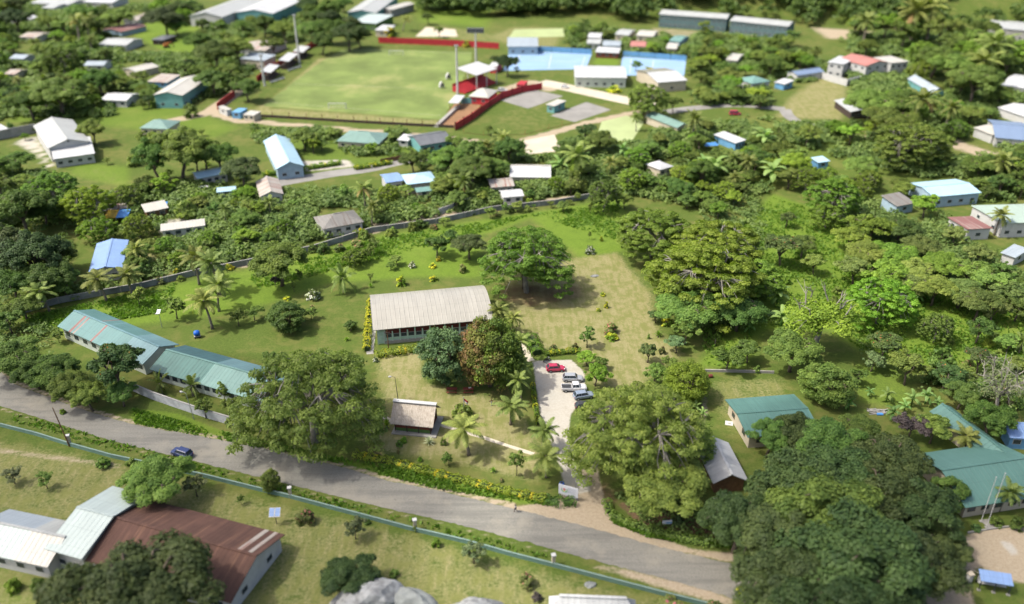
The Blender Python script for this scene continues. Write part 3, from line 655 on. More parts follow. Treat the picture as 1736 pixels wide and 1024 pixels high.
def groundmat():
    m, nt = newmat('ground_cover'); co = objco(nt)
    a1 = nt.nodes.new('ShaderNodeAttribute'); a1.attribute_name = 'cover'; a2 = nt.nodes.new('ShaderNodeAttribute'); a2.attribute_name = 'bare'
    s1 = nt.nodes.new('ShaderNodeSeparateColor'); nt.links.new(a1.outputs['Color'], s1.inputs[0]); s2 = nt.nodes.new('ShaderNodeSeparateColor'); nt.links.new(a2.outputs['Color'], s2.inputs[0])
    nf = noise(nt, co, 1.9, 6, 0.75); nm_ = noise(nt, co, 0.34, 5, 0.65); nl = noise(nt, co, 0.055, 4, 0.6); nv = noise(nt, co, 7.0, 3, 0.7)
    st = nt.nodes.new('ShaderNodeMapping'); st.inputs['Scale'].default_value = (0.9, 0.16, 1); st.inputs['Rotation'].default_value = (0, 0, 0.5); nt.links.new(co, st.inputs[0]); ns = noise(nt, st.outputs[0], 1.0, 5, 0.7)
    grain = mth(nt, 'ADD', mth(nt, 'MULTIPLY', nf, 0.55), mth(nt, 'MULTIPLY', nv, 0.45))
    mown = mixc(nt, mrange(nt, grain, 0.32, 0.68), (0.0407, 0.0667, 0.0122), (0.0898, 0.1225, 0.0245))
    mown = mixc(nt, mth(nt, 'MULTIPLY', mrange(nt, mth(nt, 'ADD', mth(nt, 'MULTIPLY', nl, 0.5), mth(nt, 'MULTIPLY', nm_, 0.5)), 0.44, 0.62), 0.55), mown, (0.1396, 0.1294, 0.0422))
    lush = mixc(nt, mrange(nt, grain, 0.33, 0.67), (0.0644, 0.1086, 0.0129), (0.1288, 0.1914, 0.0258))
    lush = mixc(nt, mth(nt, 'MULTIPLY', mrange(nt, nm_, 0.46, 0.7), 0.5), lush, (0.0607, 0.1012, 0.0138))
    lush = mixc(nt, mth(nt, 'MULTIPLY', mrange(nt, nl, 0.50, 0.68), 0.45), lush, (0.1380, 0.1748, 0.0322))
    dry = mixc(nt, mrange(nt, grain, 0.30, 0.70), (0.1425, 0.1315, 0.0550), (0.2532, 0.2326, 0.1131))
    dry = mixc(nt, mth(nt, 'MULTIPLY', mrange(nt, mth(nt, 'ADD', mth(nt, 'MULTIPLY', nm_, 0.55), mth(nt, 'MULTIPLY', ns, 0.45)), 0.43, 0.58), 0.85), dry, (0.1259, 0.1362, 0.0395))
    dirt = mixc(nt, mrange(nt, grain, 0.3, 0.7), (0.2255, 0.1768, 0.1139), (0.3444, 0.2936, 0.2132))
    grav = mixc(nt, mrange(nt, grain, 0.3, 0.7), (0.2859, 0.2630, 0.2173), (0.3775, 0.3603, 0.3088)); grav = mixc(nt, mth(nt, 'MULTIPLY', mrange(nt, nm_, 0.5, 0.72), 0.5), grav, (0.2630, 0.2345, 0.1830))
    lit = mixc(nt, mrange(nt, grain, 0.3, 0.7), (0.0749, 0.0511, 0.0306), (0.1634, 0.1089, 0.0613))
    rag = mth(nt, 'ADD', mth(nt, 'MULTIPLY', nm_, 0.5), mth(nt, 'MULTIPLY', nf, 0.5))
    def edge(v, w): return mrange(nt, mth(nt, 'ADD', v, mth(nt, 'MULTIPLY', mth(nt, 'SUBTRACT', rag, 0.5), w)), 0.30, 0.70)
    c = mixc(nt, edge(s1.outputs[1], 0.9), mown, lush); c = mixc(nt, edge(s1.outputs[0], 1.5), c, dry); c = mixc(nt, edge(s2.outputs[1], 1.2), c, lit)
    c = mixc(nt, edge(s1.outputs[2], 1.0), c, dirt); c = mixc(nt, edge(s2.outputs[0], 0.8), c, grav)
    finish(nt, c, 0.95, grain, 0.6, spec=0.1); return m
me.materials.append(groundmat()); go = link(bpy.data.objects.new('ground', me)); tag(go, 'grassy ground with mown, dry and lush patches', None, kind='structure')
# ------------------------------------------------------------------ roads, paths, courts as sheets
def smooth(pxs, n=6):
    out = []; p = [np.array(G(*q)) for q in pxs]
    for i in range(len(p)-1):
        a, b, c, d = p[max(i-1, 0)], p[i], p[i+1], p[min(i+2, len(p)-1)]
        for k in range(n):
            t = k/n; out.append(0.5*((2*b)+(-a+c)*t+(2*a-5*b+4*c-d)*t*t+(-a+3*b-3*c+d)*t**3))
    out.append(p[-1]); return out
def sheet(name, top, bot, z, mat, label=None, jag=0.0, seed=3, n=6, kind='structure', cat=None):
    rg = np.random.default_rng(seed); a, b = smooth(top, n), smooth(bot, n); m = max(len(a), len(b))
    def res(p):
        p = np.array(p); s = np.concatenate([[0], np.cumsum(np.linalg.norm(np.diff(p, axis=0), axis=1))]); k = np.linspace(0, s[-1], m*3)
        return np.stack([np.interp(k, s, p[:, i]) for i in range(3)], 1)
    a, b = res(a), res(b); d = b-a; d /= np.linalg.norm(d, axis=1, keepdims=True)
    a = a+d*rg.normal(size=(len(a), 1))*jag; b = b+d*rg.normal(size=(len(b), 1))*jag
    k = 6; V = [(*(a[i]*(1-j/k)+b[i]*j/k)[:2], z) for i in range(len(a)) for j in range(k+1)]
    Fc = [(i*(k+1)+j, i*(k+1)+j+1, (i+1)*(k+1)+j+1, (i+1)*(k+1)+j) for i in range(len(a)-1) for j in range(k)]
    mb = MB().add(V, Fc); o = mb.build(name, mat)
    if o.data.polygons[0].normal.z < 0: o.data.flip_normals()
    return tag(o, label, cat, kind=kind)
def quad(name, pxs, z, mat, label=None, kind='structure', cat=None):
    v = [G(*p) for p in pxs]; o = MB().add([(p.x, p.y, z) for p in v], [tuple(range(len(v)))]).build(name, mat)
    if o.data.polygons[0].normal.z < 0: o.data.flip_normals()
    return tag(o, label, cat, kind=kind)
def roadmat():
    m, nt = newmat('road_asphalt'); co = objco(nt); n1 = noise(nt, co, 3.5, 6, 0.78); n4 = noise(nt, co, 0.9, 6, 0.7)
    st = nt.nodes.new('ShaderNodeMapping'); st.inputs['Rotation'].default_value = (0, 0, 0.42); st.inputs['Scale'].default_value = (0.05, 0.7, 1); nt.links.new(co, st.inputs[0])
    n2 = noise(nt, st.outputs[0], 1.0, 5, 0.6); n3 = noise(nt, co, 0.10, 6, 0.7)
    c = mixc(nt, mrange(nt, n1, 0.3, 0.7), (0.1384, 0.1348, 0.1155), (0.2020, 0.1952, 0.1686)); c = mixc(nt, mth(nt, 'MULTIPLY', mrange(nt, n2, 0.42, 0.66), 0.6), c, (0.1112, 0.1092, 0.0970))
    c = mixc(nt, mth(nt, 'MULTIPLY', mrange(nt, n3, 0.48, 0.64), 0.6), c, (0.2326, 0.2162, 0.1733)); c = mixc(nt, mth(nt, 'MULTIPLY', mrange(nt, n4, 0.58, 0.66), 0.45), c, (0.0908, 0.0895, 0.0809)); finish(nt, c, 0.9, n1, 0.3, spec=0.2); return m
M['road'] = roadmat()
ROAD_T = [(-140,590),(-60,612),(0,631),(19,648),(57,664),(140,694),(225,719),(325,737),(434,757),(584,793),(651,813),(734,830),(868,862),(993,893),(1093,920),(1180,942),(1243,956),(1400,990),(1600,1030),(1850,1075)]
ROAD_B = [(-140,640),(-60,667),(0,688),(100,719),(200,750),(335,783),(434,808),(474,817),(542,834),(651,861),(759,885),(868,913),(943,933),(1018,953),(1118,979),(1193,1000),(1300,1030),(1420,1060),(1600,1110),(1850,1180)]
sheet('road', ROAD_T, ROAD_B, 0.035, M['road'], 'grey sealed road curving across the lower part', jag=0.10)
def strip(name, pxs, width, z, mat, label, n=5, jag=0.05):
    c = smooth(pxs, n); a, b = [], []
    for i, p in enumerate(c):
        d = c[min(i+1, len(c)-1)]-c[max(i-1, 0)]; d /= np.linalg.norm(d); s = np.array([-d[1], d[0], 0])*width/2; a.append(p+s); b.append(p-s)
    rg = np.random.default_rng(len(pxs)); V = [(*p[:2]+rg.normal(size=2)*jag, z) for q in zip(a, b) for p in q]
    o = MB().add(V, [(2*i, 2*i+1, 2*i+3, 2*i+2) for i in range(len(c)-1)]).build(name, mat)
    if o.data.polygons[0].normal.z < 0: o.data.flip_normals()
    return tag(o, label, kind='structure')
strip('path', [(612,690),(640,702),(668,716)], 0.9, 0.02, M['sand'], 'pale footpath under the tree beside the thatched hut')
strip('path', [(735,715),(752,722),(775,728),(820,742),(862,756),(905,770)], 0.9, 0.02, M['sand'], 'pale footpath from the thatched hut to the driveway')
strip('path', [(874,572),(886,588),(901,612)], 1.6, 0.02, M['sand'], 'pale footpath behind the reddish mango tree')
strip('path', [(627,600),(630,570),(632,540)], 1.6, 0.02, M['concrete'], 'concrete path beside the yellow hedge')
strip('path', [(1668,880),(1676,888),(1686,896)], 1.6, 0.02, M['concrete'], 'short concrete path by the flagpoles')
strip('street', [(440,318),(480,309),(560,295),(620,287),(660,278),(700,270),(760,262)], 6.5, 0.02, M['tarmac'], 'grey side street behind the small houses')
strip('street', [(915,139),(960,148),(1010,159),(1065,171),(1105,180)], 10, 0.02, M['sand'], 'pale street passing the tarmac courts')
strip('street', [(1130,190),(1180,183),(1250,178),(1330,185)], 6, 0.02, M['tarmac'], 'grey lane by the red van')
strip('street', [(1330,185),(1350,205),(1440,230)], 5, 0.025, M['tarmac'], 'grey lane behind the dry lawn')
sheet('football_pitch', [(446,180),(545,104),(588,82)], [(752,203),(795,112),(800,88)], 0.012, None or plain('pitch_turf', (0.185, 0.250, 0.062), 0.95, 0.30, 0.05, dirt=((0.36, 0.31, 0.14), 0.6)), 'worn green football pitch', jag=0.35)
quad('brown_terrace', [(742,214),(770,176),(822,172),(772,217)], 0.02, M['brown'], 'brown bare terrace beside the stand')
quad('sports_court', [(853,120),(865,85),(1003,92),(993,117)], 0.02, M['bluecourt'], 'larger pale blue sports court')
quad('sports_court', [(1051,128),(1055,96),(1163,103),(1160,128)], 0.02, M['bluecourt'], 'smaller pale blue sports court')
quad('sports_court', [(868,176),(848,170),(905,152),(955,163),(895,184)], 0.02, M['tarmac'], 'grey tarmac court beside the red wall')
quad('sports_court', [(933,196),(994,173),(1036,186),(974,207)], 0.024, M['tarmac'], 'grey tarmac court nearest the road')
quad('sports_court', [(1012,230),(1020,206),(1062,196),(1092,207),(1072,238),(1040,240)], 0.02, M['court'], 'pale green court among trees')
quad('sports_court', [(872,50),(955,48),(957,62),(862,64)], 0.02, M['court'], 'faded green court behind the grey shed')
quad('sports_court', [(704,62),(722,46),(772,50),(776,62)], 0.02, M['sand'], 'pale concrete court behind the red wall')
quad('paved_yard', [(888,238),(940,228),(952,256),(892,262)], 0.02, M['sand'], 'pale paved yard')
quad('paved_yard', [(1230,150),(1300,156),(1296,176),(1240,172)], 0.02, M['sand'], 'pale paved yard by the lane')
def lines(name, segs, w, z, mat, label):
    mb = MB()
    for a, b in segs:
        p, q = G(*a), G(*b); d = (q-p).normalized(); s = Vector((-d.y, d.x, 0))*w/2
        vs = [p-s, q-s, q+s, p+s]
        mb.add([(v.x, v.y, z) for v in vs], [(0, 1, 2, 3)])
    return tag(mb.build(name, mat), label, kind='structure')
lines('court_markings', [((875,112),(882,90)),((930,116),(935,92)),((985,115),(992,96)),((868,100),(996,106))], 0.35, 0.03, M['white'], 'white lines on the larger blue court')
lines('court_markings', [((1068,124),(1070,100)),((1105,126),(1108,102)),((1060,112),(1160,116))], 0.35, 0.03, M['white'], 'white lines on the smaller blue court')
lines('pitch_markings', [((500,142),(768,152)),((455,173),(748,196)),((586,84),(799,90))], 0.14, 0.022, M['sand'], 'faded lines on the football pitch')
# ------------------------------------------------------------------ buildings
def house(name, label, lm, P0, P1, P2, ze, rise, roof='gable', ridge='x', wall='white', roofm='r_white', over=0.5, wins=(('front', 3),), W=None, segs=None,
          floors=1, cat=None, openf=False, side=1, vent=False, wz=1.1, wh=1.1, gablewin=False, wmat=None, group=None, base=None, trim=None, clear=True):
    a, b, c = G(*P0, ze), G(*P1, ze), G(*P2, ze); ux = (b-a).normalized(); Ln = (b-a).length; uy = Vector((-ux.y, ux.x, 0))
    wd_ = (c-b).dot(uy); sg = 1 if wd_ > 0 else -1; Wd = W or abs(wd_); cen = (a+b)/2+uy*sg*Wd/2; rz = math.atan2(ux.y, ux.x)
    e = empty(name, (cen.x, cen.y, 0), rz, label, cat or 'building', group, lm)
    FOOT.append((Vector((cen.x, cen.y, 0)), Ln/2, Wd/2, rz))
    hx, hy = Ln/2, Wd/2; ix, iy = hx-over, hy-over
    V, Fc = [], []; R0 = M[roofm] if not segs else None; mats = [rmat(roofm, ridge)]; T = 0.14
    if ridge == 'x': along, acr, sw = hx, hy, (lambda p: p)
    else: along, acr, sw = hy, hx, (lambda p: (p[1], p[0], p[2]))
    def smat(i, s):
        if not segs: return 0
        m = segs[i][1 if s == 0 else 2]; 
        mm = rmat(m, ridge)
        if mm not in mats: mats.append(mm)
        return mats.index(mm)
    slope = rise/acr if roof != 'shed' else rise/(2*acr)
    if roof == 'gable':
        cuts = [0]+[s[0] for s in segs] if segs else [0, 1]
        for t in cuts:
            x = -along+2*along*t
            V += [sw((x, -acr, ze)), sw((x, 0, ze+rise)), sw((x, acr, ze))]
        for i in range(len(cuts)-1):
            k = 3*i; Fc += [((k, k+3, k+4, k+1), smat(i, 0)), ((k+1, k+4, k+5, k+2), smat(i, 1))]
    elif roof == 'hip':
        r = max(along-acr*0.95, along*0.05)
        V = [sw(p) for p in ((-along, -acr, ze), (along, -acr, ze), (along, acr, ze), (-along, acr, ze), (-r, 0, ze+rise), (r, 0, ze+rise))]
        Fc = [((0, 1, 5, 4), 0), ((1, 2, 5), 0), ((2, 3, 4, 5), 0), ((3, 0, 4), 0)]
    elif roof == 'shed':
        cuts = [0]+[s[0] for s in segs] if segs else [0, 1]
        for t in cuts:
            x = -along+2*along*t; V += [sw((x, -acr, ze+(rise if side < 0 else 0))), sw((x, acr, ze+(rise if side > 0 else 0)))]
        for i in range(len(cuts)-1): k = 2*i; Fc.append(((k, k+2, k+3, k+1), smat(i, 0)))
    elif roof == 'vault':
        nseg = 14
        for x in (-along, along):
            for i in range(nseg+1): t = -1+2*i/nseg; V.append(sw((x, acr*t, ze+rise*(1-t*t))))
        Fc = [((i, i+nseg+1, i+nseg+2, i+1), 0) for i in range(nseg)]; slope = 2*rise/acr
    elif roof == 'flat':
        V = [(-hx, -hy, ze), (hx, -hy, ze), (hx, hy, ze), (-hx, hy, ze)]; Fc = [((0, 1, 2, 3), 0)]; slope = 0
    mb = MB(); solid(mb, V, Fc, T)
    ro = mb.build('roof', mats, e)
    if ridge == 'y':   # ribs follow the slope
        pass
    if roof in ('gable', 'hip') and rise > 0.8:
        rr = along if roof == 'gable' else max(along-acr*0.95, along*0.05)
        p, q = sw((-rr, 0, ze+rise+0.03)), sw((rr, 0, ze+rise+0.03)); MB().bar(p, q, 0.45, 0.10).build('ridge_cap', mats[-1] if not trim else M[trim], ro)
    # walls
    if openf:
        for x in np.linspace(-ix, ix, max(2, int(2*ix/3.5)+1)):
            for y in (-iy, iy): bx('post', M['timber'], e, x-0.08, x+0.08, y-0.08, y+0.08, 0, ze-0.02)
        return e
    zt = ze+slope*over-T-0.01; mb = MB(); 
    prof = lambda x, y: zt
    if roof == 'gable':
        za = ze+rise-T-0.01
        if ridge == 'x': vs = [(-ix, -iy, 0), (ix, -iy, 0), (ix, iy, 0), (-ix, iy, 0), (-ix, -iy, zt), (ix, -iy, zt), (ix, iy, zt), (-ix, iy, zt), (-ix, 0, za), (ix, 0, za)]; fs = [(0, 1, 5, 4), (2, 3, 7, 6), (1, 2, 6, 9, 5), (3, 0, 4, 8, 7)]
        else: vs = [(-ix, -iy, 0), (ix, -iy, 0), (ix, iy, 0), (-ix, iy, 0), (-ix, -iy, zt), (ix, -iy, zt), (ix, iy, zt), (-ix, iy, zt), (0, -iy, za), (0, iy, za)]; fs = [(0, 1, 5, 8, 4), (2, 3, 7, 9, 6), (1, 2, 6, 5), (3, 0, 4, 7)]
        mb.add(vs, fs)
    elif roof == 'shed':
        zl, zh = zt, ze+rise-slope*over-T-0.01; za, zb = (zl, zh) if side > 0 else (zh, zl)
        if ridge == 'x': z4 = (za, za, zb, zb)
        else: z4 = (za, zb, zb, za)
        vs = [(-ix, -iy, 0), (ix, -iy, 0), (ix, iy, 0), (-ix, iy, 0), (-ix, -iy, z4[0]), (ix, -iy, z4[1]), (ix, iy, z4[2]), (-ix, iy, z4[3])]
        mb.add(vs, [(0, 1, 5, 4), (1, 2, 6, 5), (2, 3, 7, 6), (3, 0, 4, 7)])
    else:
        mb.box(-ix, ix, -iy, iy, 0, zt)
    mb.build('wall', M[wall], e)
    if base: bx('plinth', M[base], e, -ix-0.06, ix+0.06, -iy-0.06, iy+0.06, 0, 0.5)
    # windows and doors on the named sides
    nrm = {'-y': -uy, '+y': uy, '+x': ux, '-x': -ux}; ks = sorted(nrm, key=lambda k: nrm[k].y); names = {'front': ks[0], 'back': ks[3]}
    l_, r_ = sorted(ks[1:3], key=lambda k: nrm[k].x); names['left'], names['right'] = l_, r_
    for sd_, n in wins:
        k = names[sd_]; ln = ix if k[1] == 'y' else iy; off = iy if k[1] == 'y' else ix; s = 1 if k[0] == '+' else -1
        door = n < 0; n = abs(n)
        for fl in range(floors):
            z0 = wz+fl*(ze/floors)
            for i in range(n):
                t = -ln+2*ln*(i+0.5)/n; ww = min(0.75, ln*0.62/n); isd = door and i == n//2 and fl == 0
                def put_box(nm, m, par, t0, t1, z0_, z1_, d0, d1):
                    lo, hi = sorted((s*(off+d0), s*(off+d1)))
                    return bx(nm, m, par, t0, t1, lo, hi, z0_, z1_) if k[1] == 'y' else bx(nm, m, par, lo, hi, t0, t1, z0_, z1_)
                if isd: put_box('door', M['timber'], e, t-0.5, t+0.5, 0.02, 2.1, 0.005, 0.07)
                else:
                    f = put_box('window', M[wmat or 'white'], e, t-ww, t+ww, z0, min(z0+wh, ze-0.25), 0.004, 0.05)
                    put_box('pane', M['glass'], f, t-ww+0.08, t+ww-0.08, z0+0.08, min(z0+wh, ze-0.25)-0.08, 0.02, 0.065)
    if vent:
        z = ze+rise*0.45
        bx('vent', M['darkmetal'], e, -0.35, 0.35, -iy-0.05, -iy+0.03, z, z+0.5)
    if clear:
        pts = []
        for x in (-hx, hx):
            for y in (-hy, hy):
                for z in (ze*0.4, ze+rise*0.7): w = Matrix.Rotation(rz, 3, 'Z') @ Vector((x, y, z))+e.location; pts.append(proj(w)[:2])
        xs, ys = zip(*pts); x0, x1, y0, y1 = min(xs), max(xs), min(ys), max(ys); CLEAR.append((x0+.18*(x1-x0), y0+.05*(y1-y0), x1-.18*(x1-x0), y1-.35*(y1-y0)) if y1 < 480 else (x0, y0, x1, y1))
    return e
# ------------------------------------------------------------------ the compound in the middle
h = house('teal_roofed_block', 'long pale green school block with rust-streaked teal gable roof beside the road trees', 'the streaked teal roofed block', (160,524), (304,584), (238,616), 3.3, 1.9, 'gable', 'x', 'palegreen', 'r_teal', 0.7, (('front', 9), ('right', 1)),
      segs=[(0.14, 'r_teal', 'r_teal'), (0.165, 'r_redrust', 'r_teal'), (0.19, 'r_teal', 'r_teal'), (0.205, 'r_redrust', 'r_teal'), (0.31, 'r_teal', 'r_teal'), (0.325, 'r_teal', 'r_redrust'), (0.40, 'r_teal', 'r_teal'), (0.42, 'r_redrust', 'r_bluepale'), (0.72, 'r_teal', 'r_teal'), (1.0, 'r_bluepale', 'r_bluepale')], wmat='darkwood', trim='r_bluepale')
h = house('teal_roofed_block', 'long pale school block with teal and faded blue-green roof patches behind the roadside wall', 'the patched teal roofed block', (314,585), (512,639), (452,684), 2.9, 1.9, 'gable', 'x', 'palegreen', 'r_tealgreen', 0.7, (('front', 14),),
      segs=[(0.43, 'r_tealgreen', 'r_tealdark'), (0.86, 'r_tealpale', 'r_bluepale'), (1.0, 'r_bluepale', 'r_bluepale')], wmat='darkwood', trim='r_tealpale')
# the hall: built by hand over the common shell
hall = house('hall', 'long hall with pale grey roof, maroon boards and mint green front', 'the grey roofed hall', (632,560), (837,541), (837,500), 4.3, 2.3, 'vault', 'x', 'mint', 'r_hall', 0.9, (), W=17)
a, b = G(632,560,4.3), G(837,541,4.3); HL = (b-a).length/2-0.9; HW = 8.5-0.9
bx('maroon_band', M['maroon'], hall, -HL+1.6, HL-0.1, -HW-0.06, -HW+0.02, 2.55, 4.25)
bx('plinth', M['concrete'], hall, -HL+1.6, HL, -HW-0.25, -HW+0.03, 0, 0.75)
xs = np.linspace(-HL+1.7, HL-0.1, 15)
for i, x in enumerate(xs): bx('pilaster', M['mint'], hall, x-0.14, x+0.14, -HW-0.20, -HW+0.02, 0.752, 3.2+(1.05 if i % 2 == 0 else 0.0))
for x0, x1 in zip(xs[:-1], xs[1:]):
    f = bx('window', M['greywall'], hall, x0+0.16, x1-0.16, -HW-0.08, -HW+0.03, 1.55, 2.5)
    bx('pane', M['glass'], f, x0+0.25, x1-0.25, -HW-0.10, -HW+0.02, 1.62, 2.42)
    bx('sill', M['mint'], f, x0+0.14, x1-0.14, -HW-0.16, -HW+0.03, 1.42, 1.545)
for k in range(11): bx('louvre_slat', M['mint'], hall, -HL-0.05, -HL+1.55, -HW-0.30, -HW-0.10, 0.3+k*0.35, 0.5+k*0.35)
for x in (-HL-0.05, -HL+1.5): bx('louvre_frame', M['white'], hall, x, x+0.12, -HW-0.34, -HW-0.31, 0.0, 4.1)
bx('door', M['timber'], hall, -HL-0.05, -HL+0.02, -HW+3, -HW+4.2, 0, 2.2)
# thatched hut
a, b = G(661,718,2.35), G(734,725,2.35); TL = (b-a).length/2
hut = house('thatched_hut', 'small open hut with steep grey thatch, red and green side panels', 'the thatched hut', (661,718), (734,725), (740,690), 2.35, 3.1, 'gable', 'x', 'redwood', 'thatch', 0.75, (), W=6.6)
for ch in list(hut.children):
    if ch.name.startswith('wall'): bpy.data.objects.remove(ch)
    elif ch.name.startswith('roof'):
        for c2 in list(ch.children): bpy.data.objects.remove(c2)
        MB().bar((-TL-0.05, 0, 5.50), (TL+0.05, 0, 5.50), 0.9, 0.16).build('ridge_cap', M['white'], ch)
ti, wi = TL-0.75, 3.3-0.75
bx('floor_slab', M['concrete'], hut, -TL+0.2, TL+0.5, -3.5, 3.3, 0, 0.22)
for x in np.linspace(-ti, ti, 4):
    for y in (-wi, wi): bx('post', M['darkwood'], hut, x-0.09, x+0.09, y-0.09, y+0.09, 0.22, 2.5)
for y in (-wi+0.05, wi-0.05):
    bx('green_panel', M['greenboard'], hut, -ti+0.1, ti-0.1, y-0.03, y+0.03, 0.3, 1.0); bx('red_panel', M['redwood'], hut, -ti+0.1, ti-0.1, y-0.03, y+0.03, 1.02, 2.1)
MB().add([(-ti, -wi, 2.2), (-ti, wi, 2.2), (-ti, 0, 5.0), (-ti-0.06, -wi, 2.2), (-ti-0.06, wi, 2.2), (-ti-0.06, 0, 5.0)], [(0, 1, 2), (5, 4, 3), (0, 3, 4, 1), (1, 4, 5, 2), (2, 5, 3, 0)]).build('gable_panel', M['timber'], hut)
MB().add([(ti, -wi, 2.2), (ti, wi, 2.2), (ti, 0, 5.0), (ti+0.06, -wi, 2.2), (ti+0.06, wi, 2.2), (ti+0.06, 0, 5.0)], [(2, 1, 0), (3, 4, 5), (1, 4, 3, 0), (2, 5, 4, 1), (0, 3, 5, 2)]).build('gable_panel', M['timber'], hut)
bx('end_panel', M['redwood'], hut, ti-0.03, ti+0.03, -wi+0.1, wi-0.1, 0.3, 1.1)
# right of the driveway
house('green_roofed_house', 'cream house with emerald green roof behind the white canopy roof', 'the emerald roofed house', (1346,668), (1229,677), (1275,741), 3.1, 1.0, 'gable', 'x', 'cream', 'r_emerald', 0.7, (('left', 2), ('front', 3)), wmat='timber')
house('timber_shed', 'brown timber shed with pale canopy gable roof beside the wide tree', 'the pale canopy shed', (1178,754), (1209,820), (1268,813), 2.6, 1.7, 'gable', 'x', 'timber', 'r_white', 0.6, ())
house('l_shaped_house', 'cream house front with broad emerald roof beside the flagpoles', 'the broad emerald roof', (1549,770), (1637,861), (1800,846), 3.0, 2.2, 'gable', 'y', 'cream', 'r_emerald', 0.8, (('left', 3), ('front', 6)), wmat='timber')
house('house_wing', 'narrow emerald roofed wing running back from the broad roof', None, (1576,697), (1612,689), (1712,786), 3.0, 1.3, 'gable', 'y', 'cream', 'r_emerald', 0.6, (('left', 3),), wmat='timber')
# lower left compound
house('mint_roofed_wing', 'long low building with pale mint and grey roof sheets at the edge', 'the pale mint roofs', (-60,931), (80,962), (118,884), 3.2, 1.9, 'gable', 'x', 'white', 'r_mintwhite', 0.6, (('front', 4),), segs=[(0.42, 'r_mintwhite', 'r_coolgrey'), (0.6, 'r_mintwhite', 'r_coolgrey'), (1.0, 'r_creamy', 'r_grey')])
house('mint_roofed_block', 'taller pale mint roofed block crossing the low wing', None, (74,930), (138,948), (252,839), 4.3, 1.9, 'gable', 'x', 'white', 'r_mintwhite', 0.7, (('front', 2),))
house('rust_roofed_building', 'long white gabled building with rusted brown roof and pale sheet stripes', 'the rusted roof', (252,846), (483,906), (393,1023), 3.2, 2.4, 'gable', 'x', 'white', 'r_rust', 0.6, (('right', 2), ('front', 6)), vent=False,
      segs=[(0.86, 'r_rust', 'r_rust'), (0.89, 'r_rust', 'r_rustmix'), (0.93, 'r_rust', 'r_rust'), (0.955, 'r_rust', 'r_rustmix'), (1.0, 'r_rust', 'r_rust')], trim='r_rust')
house('white_roofed_house', 'white hipped roof showing at the lower edge beside the green wall', 'the white hip roof', (930,1040), (1080,1046), (1062,1016), 3.0, 2.0, 'hip', 'x', 'white', 'r_white', 0.6, (('front', 2),))
